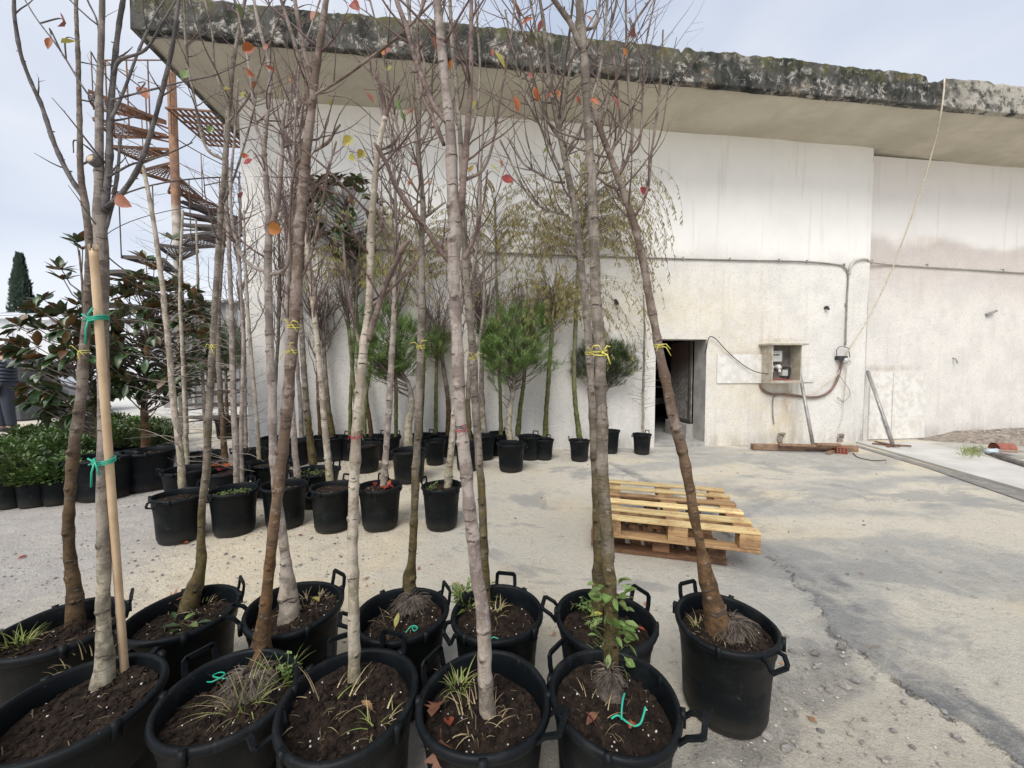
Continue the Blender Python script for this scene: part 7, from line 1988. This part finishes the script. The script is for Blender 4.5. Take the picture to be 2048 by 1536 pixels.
# ------------------------------------------------------------------ spiral staircase
def stairs():
    Yc = 7.6; c = ony(364, 735, Yc); cx, cy = c.x, c.y
    rt = root('spiral_staircase', (cx, cy, 0), 'rusty steel spiral staircase left of the warehouse', 'staircase')
    mb = MB(); mb.tube([(cx, cy, 0), (cx, cy, 6.95)], .072, 16); 
    def f_col(t, b):
        z = t.ramp(t.math('ADD', t.z(), t.noise(3, 4)), [(4.6, 0.0), (5.2, 1.0)])
        pale = t.mix(t.ramp(t.noise(8, 5, .7), [(.4, 0.0), (.62, 1.0)]), (.52, .48, .42), (.3, .25, .2))
        ru = t.mix(t.ramp(t.noise(8, 5, .7), [(.4, 0.0), (.6, 1.0)]), (.30, .165, .09), (.18, .10, .065))
        t.set(b.inputs['Base Color'], t.mix(z, pale, ru)); b.inputs['Roughness'].default_value = .8
    build(mb, 'column', mat('rusting_painted_steel', f_col), rt, True)
    rise = .235; n = 27; R0, R1 = .075, 1.10; dA = R(24.5)
    mtR = M_RUST; mtD = simple('dark_painted_steel', (.055, .055, .06), (.09, .06, .045), .6, 12)
    for k in range(n):
        z = 5.98 - k * rise
        if z < .15: break
        a0 = R(205) + k * -dA; a1 = a0 + R(30)
        m_ = mtR if z > 4.6 else mtD
        # perforated tread: radial bars, cross bars, rim and lip, one piece of steel
        mb = MB(); nb = 9
        for j in range(nb + 1):
            a = a0 + (a1 - a0) * j / nb; d = Vector((math.cos(a), math.sin(a), 0))
            mb.beam(Vector((cx, cy, z)) + d * (.10 if j in (0, nb) else .3), Vector((cx, cy, z)) + d * R1, .018 if 0 < j < nb else .02, .008 if 0 < j < nb else .05)
        for q in range(9):
            rr = .3 + (R1 - .3) * q / 8
            for j in range(3):
                a = a0 + (a1 - a0) * j / 3; b_ = a0 + (a1 - a0) * (j + 1) / 3
                mb.beam((cx + rr * math.cos(a), cy + rr * math.sin(a), z + .001), (cx + rr * math.cos(b_), cy + rr * math.sin(b_), z + .001), .014 if q < 8 else .01, .008 if q < 8 else .06)
        a = (a0 + a1) / 2
        mb.beam((cx + .07 * math.cos(a), cy + .07 * math.sin(a), z - .10), (cx + .75 * math.cos(a), cy + .75 * math.sin(a), z - .02), .012, .03)
        if k == 0 or (k < 6) or True: build(mb, 'tread', m_, rt)
        # baluster
        a = a0; e = Vector((cx + (R1 + .02) * math.cos(a), cy + (R1 + .02) * math.sin(a), z - .03))
        mb = MB(); mb.tube([e, e + Vector((0, 0, 1.0))], .009, 6); build(mb, 'baluster', mtD if z < 4.6 else mtR, rt)
    for rad_, hh, r_ in ((R1 + .02, .98, .012), (R1 + .02, .5, .006)):
        pts = []
        for k in range(0, 27 * 3):
            kk = k / 3; z = 5.98 - kk * rise
            if z < .2: break
            a = R(205) - kk * dA; pts.append((cx + rad_ * math.cos(a), cy + rad_ * math.sin(a), z + hh))
        mb = MB(); mb.tube(pts, r_, 6); build(mb, 'handrail', mtD, rt, True)
    # landing bridging to the roof, seen from below, with its rail cage
    mb = MB(); z = 6.1
    L0 = Vector((cx + .05, cy, z)); ax = UW; ay = -NW
    nbar = 15
    for j in range(nbar): mb.beam(L0 + ax * (.05 + 1.35 * j / (nbar - 1)) - ay * .3, L0 + ax * (.05 + 1.35 * j / (nbar - 1)) + ay * .9, .03, .03)
    for j in range(7): mb.beam(L0 + ax * .03 + ay * (-.3 + 1.2 * j / 6), L0 + ax * 1.43 + ay * (-.3 + 1.2 * j / 6), .025, .032)
    build(mb, 'landing', mtR, rt)
    for x_, y_ in ((-1.15, -.1), (-.75, -.1), (-.35, -.1), (-1.15, .7), (.05, -.1)):
        p = Vector((cx + x_, cy + y_, z - .35)); mb = MB(); mb.tube([p, p + Vector((0, 0, 1.35))], .012, 6); build(mb, 'baluster', mtR, rt)
    mb = MB(); mb.tube([(cx + .05, cy - .1, z + 1), (cx - 1.15, cy - .1, z + 1), (cx - 1.15, cy + .7, z + 1)], .012, 6); mb.tube([(cx + .05, cy - .1, z + .45), (cx - 1.15, cy - .1, z + .95)], .008, 5)
    mb.beam((cx - 1.15, cy - .1, z - .3), (cx + 1.2, cy - .4, z - 1.4), .012, .012)
    build(mb, 'handrail', mtR, rt)
stairs()

# ------------------------------------------------------------------ far left: shed, tunnel, cypress, container, cars, person
def gable_box(c, w, d, h, rh, ang, name, label, mw, mr, cat='building', ribs=0):
    rt = root(name, c, label, cat); rt.rotation_euler = (0, 0, ang)
    ORG[rt.name] = Vector((0, 0, 0))
    def part(nm, vs, fs, m): mb = MB(); mb.add(vs, fs); return build(mb, nm, m, rt)
    hw, hd = w / 2, d / 2
    part('wall', [(-hw, -hd, 0), (hw, -hd, 0), (hw, -hd, h), (-hw, -hd, h), (-hw, hd, 0), (hw, hd, 0), (hw, hd, h), (-hw, hd, h), (-hw, 0, h + rh), (hw, 0, h + rh)],
         [(0, 1, 2, 3), (5, 4, 7, 6), (4, 0, 3, 8, 7), (1, 5, 6, 9, 2)], mw)
    e = .25
    part('roof', [(-hw - e, -hd - e, h - .1), (hw + e, -hd - e, h - .1), (hw + e, 0, h + rh + .05), (-hw - e, 0, h + rh + .05), (-hw - e, hd + e, h - .1), (hw + e, hd + e, h - .1)], [(0, 1, 2, 3), (3, 2, 5, 4)], mr)
    for k in range(ribs):
        x = -hw + w * (k + .5) / ribs; mb = MB(); mb.beam((x, -hd - e - .02, h - .08), (x, 0, h + rh + .08), .08, .06); mb.beam((x, -hd - .03, 0), (x, -hd - .03, h - .12), .08, .06); build(mb, 'rib', mr, rt)
    return rt
M_FILM = simple('white_greenhouse_film', (.72, .73, .74), (.62, .63, .65), .5, 1.5)
gable_box(onz(-60, 777, 0), 22, 12, 4.0, .8, R(22), 'greenhouse', 'long white film greenhouse beyond the yard at the far left', M_FILM, M_FILM, 'greenhouse', 14)
gable_box(ony(-120, 735, 24) - Vector((0, 0, ony(-120, 735, 24).z)), 10, .4, 1.9, .05, R(4), 'boundary_wall', 'low beige wall below the white greenhouse', simple('beige_wall', (.55, .43, .32), (.48, .38, .28), .9, 2), M_CONC, 'wall')
gable_box(ony(466, 735, 13) - Vector((0, 0, ony(466, 735, 13).z)) + Vector((-.9, .9, 0)), 2.6, 2.2, 3.55, .05, TH, 'steel_shed', 'grey steel shed behind the staircase, beside the warehouse corner', simple('grey_sheet', (.17, .18, .185), (.23, .23, .23), .5, 3), M_STEEL, 'shed', 7)
gable_box(ony(330, 735, 46) - Vector((0, 0, ony(330, 735, 46).z)), 26, 9, 3.4, .9, R(6), 'greenhouse', 'distant low white greenhouse seen between the magnolias and the staircase', M_FILM, M_FILM, 'greenhouse', 16)
def cypress():
    b = ony(51, 735, 42); g = Vector((b.x, b.y, 0)); H = 13.4
    rt = root('cypress_tree', g, 'tall narrow dark cypress rising behind the white greenhouse', 'cypress')
    mb = MB(); mb.tube([g, g + Vector((0, 0, H * .9))], [.3, .05], 8); build(mb, 'trunk', M_TWIG, rt)
    r = random.Random(9); mb = MB()
    for k in range(5200):
        f = r.random() ** .8; z = .6 + (H - .6) * f; R_ = (1.9 * (1 - f) ** .8 + .10) * (.82 + .26 * mn.noise(Vector((f * 14, 3, 1)))); a = r.uniform(0, 6.28)
        lump = 1 + .22 * mn.noise(Vector((math.cos(a) * 2, math.sin(a) * 2, z * .9)))
        q = R_ * lump * math.sqrt(r.uniform(.35, 1)); p = g + Vector((q * math.cos(a), q * math.sin(a), z))
        v = Vector((math.cos(a) * .5, math.sin(a) * .5, 1)).normalized() * r.uniform(.25, .55); w = Vector((-math.sin(a + .5), math.cos(a + .5), 0)) * r.uniform(.06, .14)
        mb.add([p, p + v * .5 + w, p + v, p + v * .5 - w], [(0, 1, 2, 3)])
    build(mb, 'crown', M_CYP, rt)
cypress()
def tank():
    c = onz(62, 838, 0); c = Vector((c.x - .15, c.y, 0))
    rt = root('water_tank', c, 'dark square plastic tank with a round lid beside the person', 'tank')
    mb = MB(); k0 = 0; w = .47; H = 1.42
    P = []
    for z, s in ((0, .92), (.04, 1), (.35, 1), (.37, .97), (.41, .97), (.43, 1), (.80, 1), (.82, .97), (.86, .97), (.88, 1), (H - .08, 1), (H, .93), (H + .02, .8), (H + .02, 0)):
        row = []
        for j in range(33):
            a = 2 * PI * j / 32; q = 1 / (abs(math.cos(a)) ** 6 + abs(math.sin(a)) ** 6) ** (1 / 6)
            row.append((c.x + w * s * q * math.cos(a), c.y + w * s * q * math.sin(a), z))
        P.append(row)
    mb.grid([[*map(Vector, r_)] for r_ in P]); build(mb, 'body', simple('dark_grey_plastic', (.055, .06, .068), (.075, .08, .085), .5, 5), rt, False)
    mb = MB(); mb.lathe([(0, .12), (.21, .12), (.24, .10), (.24, .0)], 24, 0, (c.x, c.y - .05, H + .02)); build(mb, 'lid', M_BLK, rt)
tank()
def car(c, ang, paint, label, grp=None):
    """saloon/off-road body lofted from cross sections; x is forward"""
    rt = root('parked_car', c, label, 'car'); rt.rotation_euler = (0, 0, ang); ORG[rt.name] = Vector((0, 0, 0))
    secs = [(-2.25, .80, .45, .95, .80), (-2.15, .86, .38, 1.02, .84), (-1.6, .90, .34, 1.08, .88), (-1.0, .91, .33, 1.08, .88), (.9, .91, .33, 1.06, .88), (1.1, .90, .33, 1.04, .87), (1.9, .88, .36, .96, .84), (2.18, .82, .42, .84, .76), (2.25, .74, .48, .72, .70)]
    mb = MB(); P = []
    for x, hw, zb, zt, ht in secs:
        P.append([Vector((x, -hw * .9, zb)), Vector((x, -hw, zb + .12)), Vector((x, -hw, zt - .16)), Vector((x, -ht, zt - .03)), Vector((x, -ht * .6, zt)), Vector((x, ht * .6, zt)), Vector((x, ht, zt - .03)), Vector((x, hw, zt - .16)), Vector((x, hw, zb + .12)), Vector((x, hw * .9, zb))])
    mb.grid(P); mb.add(P[0], [tuple(range(10))]); mb.add(P[-1], [tuple(reversed(range(10)))])
    build(mb, 'body', paint, rt, False)
    mb = MB(); Pc = []
    for x, hw, zt in ((-2.0, .80, 1.06), (-1.75, .70, 1.58), (-1.2, .68, 1.66), (.2, .68, 1.66), (.55, .70, 1.55), (1.05, .80, 1.05)):
        Pc.append([Vector((x, -hw - .06, 1.02)), Vector((x, -hw, (zt + 1.02) / 2 + .1 if zt > 1.2 else 1.03)), Vector((x, -hw * .86, zt - .02)), Vector((x, hw * .86, zt - .02)), Vector((x, hw, (zt + 1.02) / 2 + .1 if zt > 1.2 else 1.03)), Vector((x, hw + .06, 1.02))])
    mb.grid(Pc); gl = simple('tinted_glass', (.02, .024, .028), None, .08); build(mb, 'glasshouse', gl, rt)
    mb = MB(); mb.box((-.5, 0, 1.67), (1.5, 1.2, .04)); 
    build(mb, 'roof', paint, rt)
    tyre = simple('tyre_rubber', (.015, .015, .016), (.03, .03, .03), .85, 9); rim = simple('alloy_rim', (.55, .56, .58), (.4, .41, .42), .3, 9, 0, .7)
    for x in (-1.4, 1.42):
        for sgn in (-1, 1):
            y = sgn * .86; mb = MB(); mb.tube([(x, y - .11, .34), (x, y - .09, .34), (x, y + .09, .34), (x, y + .11, .34)], [.31, .34, .34, .31], 28); w_ = build(mb, 'wheel', tyre, rt)
            mb = MB(); yo = y + sgn * .115
            mb.tube([(x, yo - .005 * sgn, .34), (x, yo + .004 * sgn, .34)], .055, 12)
            for q in range(5):
                a = q * 2 * PI / 5 + .3; mb.beam((x, yo, .34), (x + .21 * math.cos(a), yo, .34 + .21 * math.sin(a)), .05, .02, 0, (0, 1, 0))
            mb.tube([(x + .22 * math.cos(a), yo, .34 + .22 * math.sin(a)) for a in np.linspace(0, 2 * PI, 25)[:-1]], .022, 6, closed=True)
            o = place('rim', mb.mesh('rim', rim), w_); 
    for sgn in (-1, 1):
        mb = MB(); mb.blob((2.14, sgn * .60, .74), .13, 0, 10, 6, 0, (.6, 1.2, .7)); build(mb, 'headlight', simple('headlight_glass', (.75, .77, .8), None, .1), rt, True)
    mb = MB(); mb.box((2.25, 0, .66), (.05, .8, .14)); build(mb, 'grille', M_BLK, rt)
    mb = MB(); mb.box((2.27, 0, .46), (.08, 1.5, .14)); mb.box((2.30, 0, .50), (.03, 1.4, .03)); build(mb, 'bumper', simple('bumper_grey', (.25, .26, .27), (.18, .19, .2), .4), rt)
    return rt
gx = onz(1300, 848, 0)
car((3.2, 11.7, .04), R(-92), simple('dark_car_paint', (.03, .037, .042), (.02, .024, .028), .2), 'dark car parked inside the warehouse behind the doorway')
car((-14.6, 11.2, 0), R(8), simple('silver_car_paint', (.45, .47, .5), (.42, .44, .47), .3, 3, 0, .3), 'silver car parked behind the person at the far left')

def person():
    Yp = 7.9; c = ony(4, 735, Yp); x0, y0 = c.x, Yp
    rt = root('person', (x0, y0, 0), 'person in a navy puffer jacket with one arm stretched out, at the left edge', 'person')
    V = [(0, 0, .98), (0, 0, 1.12), (0, .01, 1.30), (0, .01, 1.45), (0, .0, 1.54), (0, -.01, 1.62), (0, -.01, 1.71),
         (.19, .01, 1.42), (.40, -.06, 1.39), (.64, -.14, 1.41), (-.19, .01, 1.42), (-.24, .02, 1.14), (-.22, -.08, .92),
         (.10, 0, .92), (.11, -.02, .50), (.12, .02, .09), (.13, -.14, .05), (-.10, 0, .92), (-.11, .02, .50), (-.12, .06, .09), (-.13, -.10, .05)]
    E = [(0, 1), (1, 2), (2, 3), (3, 4), (4, 5), (5, 6), (3, 7), (7, 8), (8, 9), (3, 10), (10, 11), (11, 12), (0, 13), (13, 14), (14, 15), (15, 16), (0, 17), (17, 18), (18, 19), (19, 20)]
    Rr = [.17, .17, .18, .13, .06, .09, .085, .085, .06, .038, .085, .06, .038, .105, .068, .05, .04, .105, .068, .05, .04]
    def skin(name, idx, mt, rmul, parent, addr=0.0, sub=2):
        mp_ = {k: i for i, k in enumerate(idx)}
        me = bpy.data.meshes.new(name); me.from_pydata([V[k] for k in idx], [(mp_[a], mp_[b]) for a, b in E if a in mp_ and b in mp_], [])
        me.materials.append(mt)
        o = place(name, me, parent)
        md = o.modifiers.new('skin', 'SKIN'); md.use_smooth_shade = True
        for i, k in enumerate(idx):
            sv = me.skin_vertices[0].data[i]; sv.radius = (Rr[k] * rmul + addr, Rr[k] * rmul * (.8 if k < 4 else 1) + addr)
        me.skin_vertices[0].data[0].use_root = True
        s_ = o.modifiers.new('sub', 'SUBSURF'); s_.levels = sub; s_.render_levels = sub
        return o
    skinm = simple('skin', (.45, .26, .19), (.42, .24, .17), .55, 9)
    body = skin('body', list(range(21)), skinm, 1.0, rt)
    navy = simple('navy_nylon', (.014, .019, .036), (.02, .026, .045), .45, 30)
    jk = skin('jacket', [0, 1, 2, 3, 7, 8, 9, 10, 11, 12], navy, 1.06, rt, .012)
    jm = MB()
    for k in range(7):
        z = .98 + k * .075; jm.tube([(.205 * math.cos(a) * (1 + .05 * k / 7), .165 * math.sin(a), z) for a in np.linspace(0, 2 * PI, 25)[:-1]], .040, 8, closed=True)
    place('quilting', jm.mesh('quilting', navy, (0, 0, 0), True), jk)
    V[15] = (.12, .02, .07); V[19] = (-.12, .06, .07)
    skin('trousers', [0, 13, 14, 15, 17, 18, 19], simple('dark_denim', (.022, .028, .045), (.03, .036, .055), .8, 30), 1.05, rt, .022)
    for s_, dy in ((1, 0), (-1, .04)):
        mb = MB(); mb.blob((s_ * .125, -.06 + dy, .055), .065, 0, 12, 7, 0, (.75, 2.2, .8)); build(mb, 'shoe', M_BLK, None, True).parent = rt
    mb = MB(); mb.blob((0, .012, 1.69), .105, 0, 14, 9, .04, (.9, 1.0, .95)); o = build(mb, 'hair', simple('brown_hair', (.10, .045, .025), (.06, .03, .02), .7, 60), None, True); o.parent = rt
    mb = MB()
    for s_ in (-1, 1): mb.blob((s_ * .088, 0, 1.635), .026, 0, 8, 6, 0, (.4, .7, 1.2))
    mb.blob((0, -.10, 1.63), .02, 0, 8, 6, 0, (.7, 1, 1.3)); o = build(mb, 'ear', skinm, None, True); o.parent = rt; o['kind'] = 'stuff'
    # gloved hand at the end of the stretched arm
    mb = MB(); h = Vector((.66, -.145, 1.41)); mb.blob(h + Vector((.03, -.01, 0)), .042, 0, 9, 7, .05, (1.1, .5, .9))
    for k, (l, a) in enumerate(((.07, .35), (.08, .12), (.075, -.1), (.06, -.32))):
        p = h + Vector((.055, -.015, .026 - k * .018)); mb.tube([p, p + Vector((l * .5, -.01, a * l * .4)), p + Vector((l * .9, -.03, a * l * .4 - .012))], [.011, .010, .007], 7)
    mb.tube([h + Vector((.01, -.01, .03)), h + Vector((.035, -.03, .065)), h + Vector((.055, -.04, .08))], [.013, .011, .008], 7)
    o = build(mb, 'glove', M_BLK, None, True); o.parent = rt
    for ch in rt.children: pass
person()
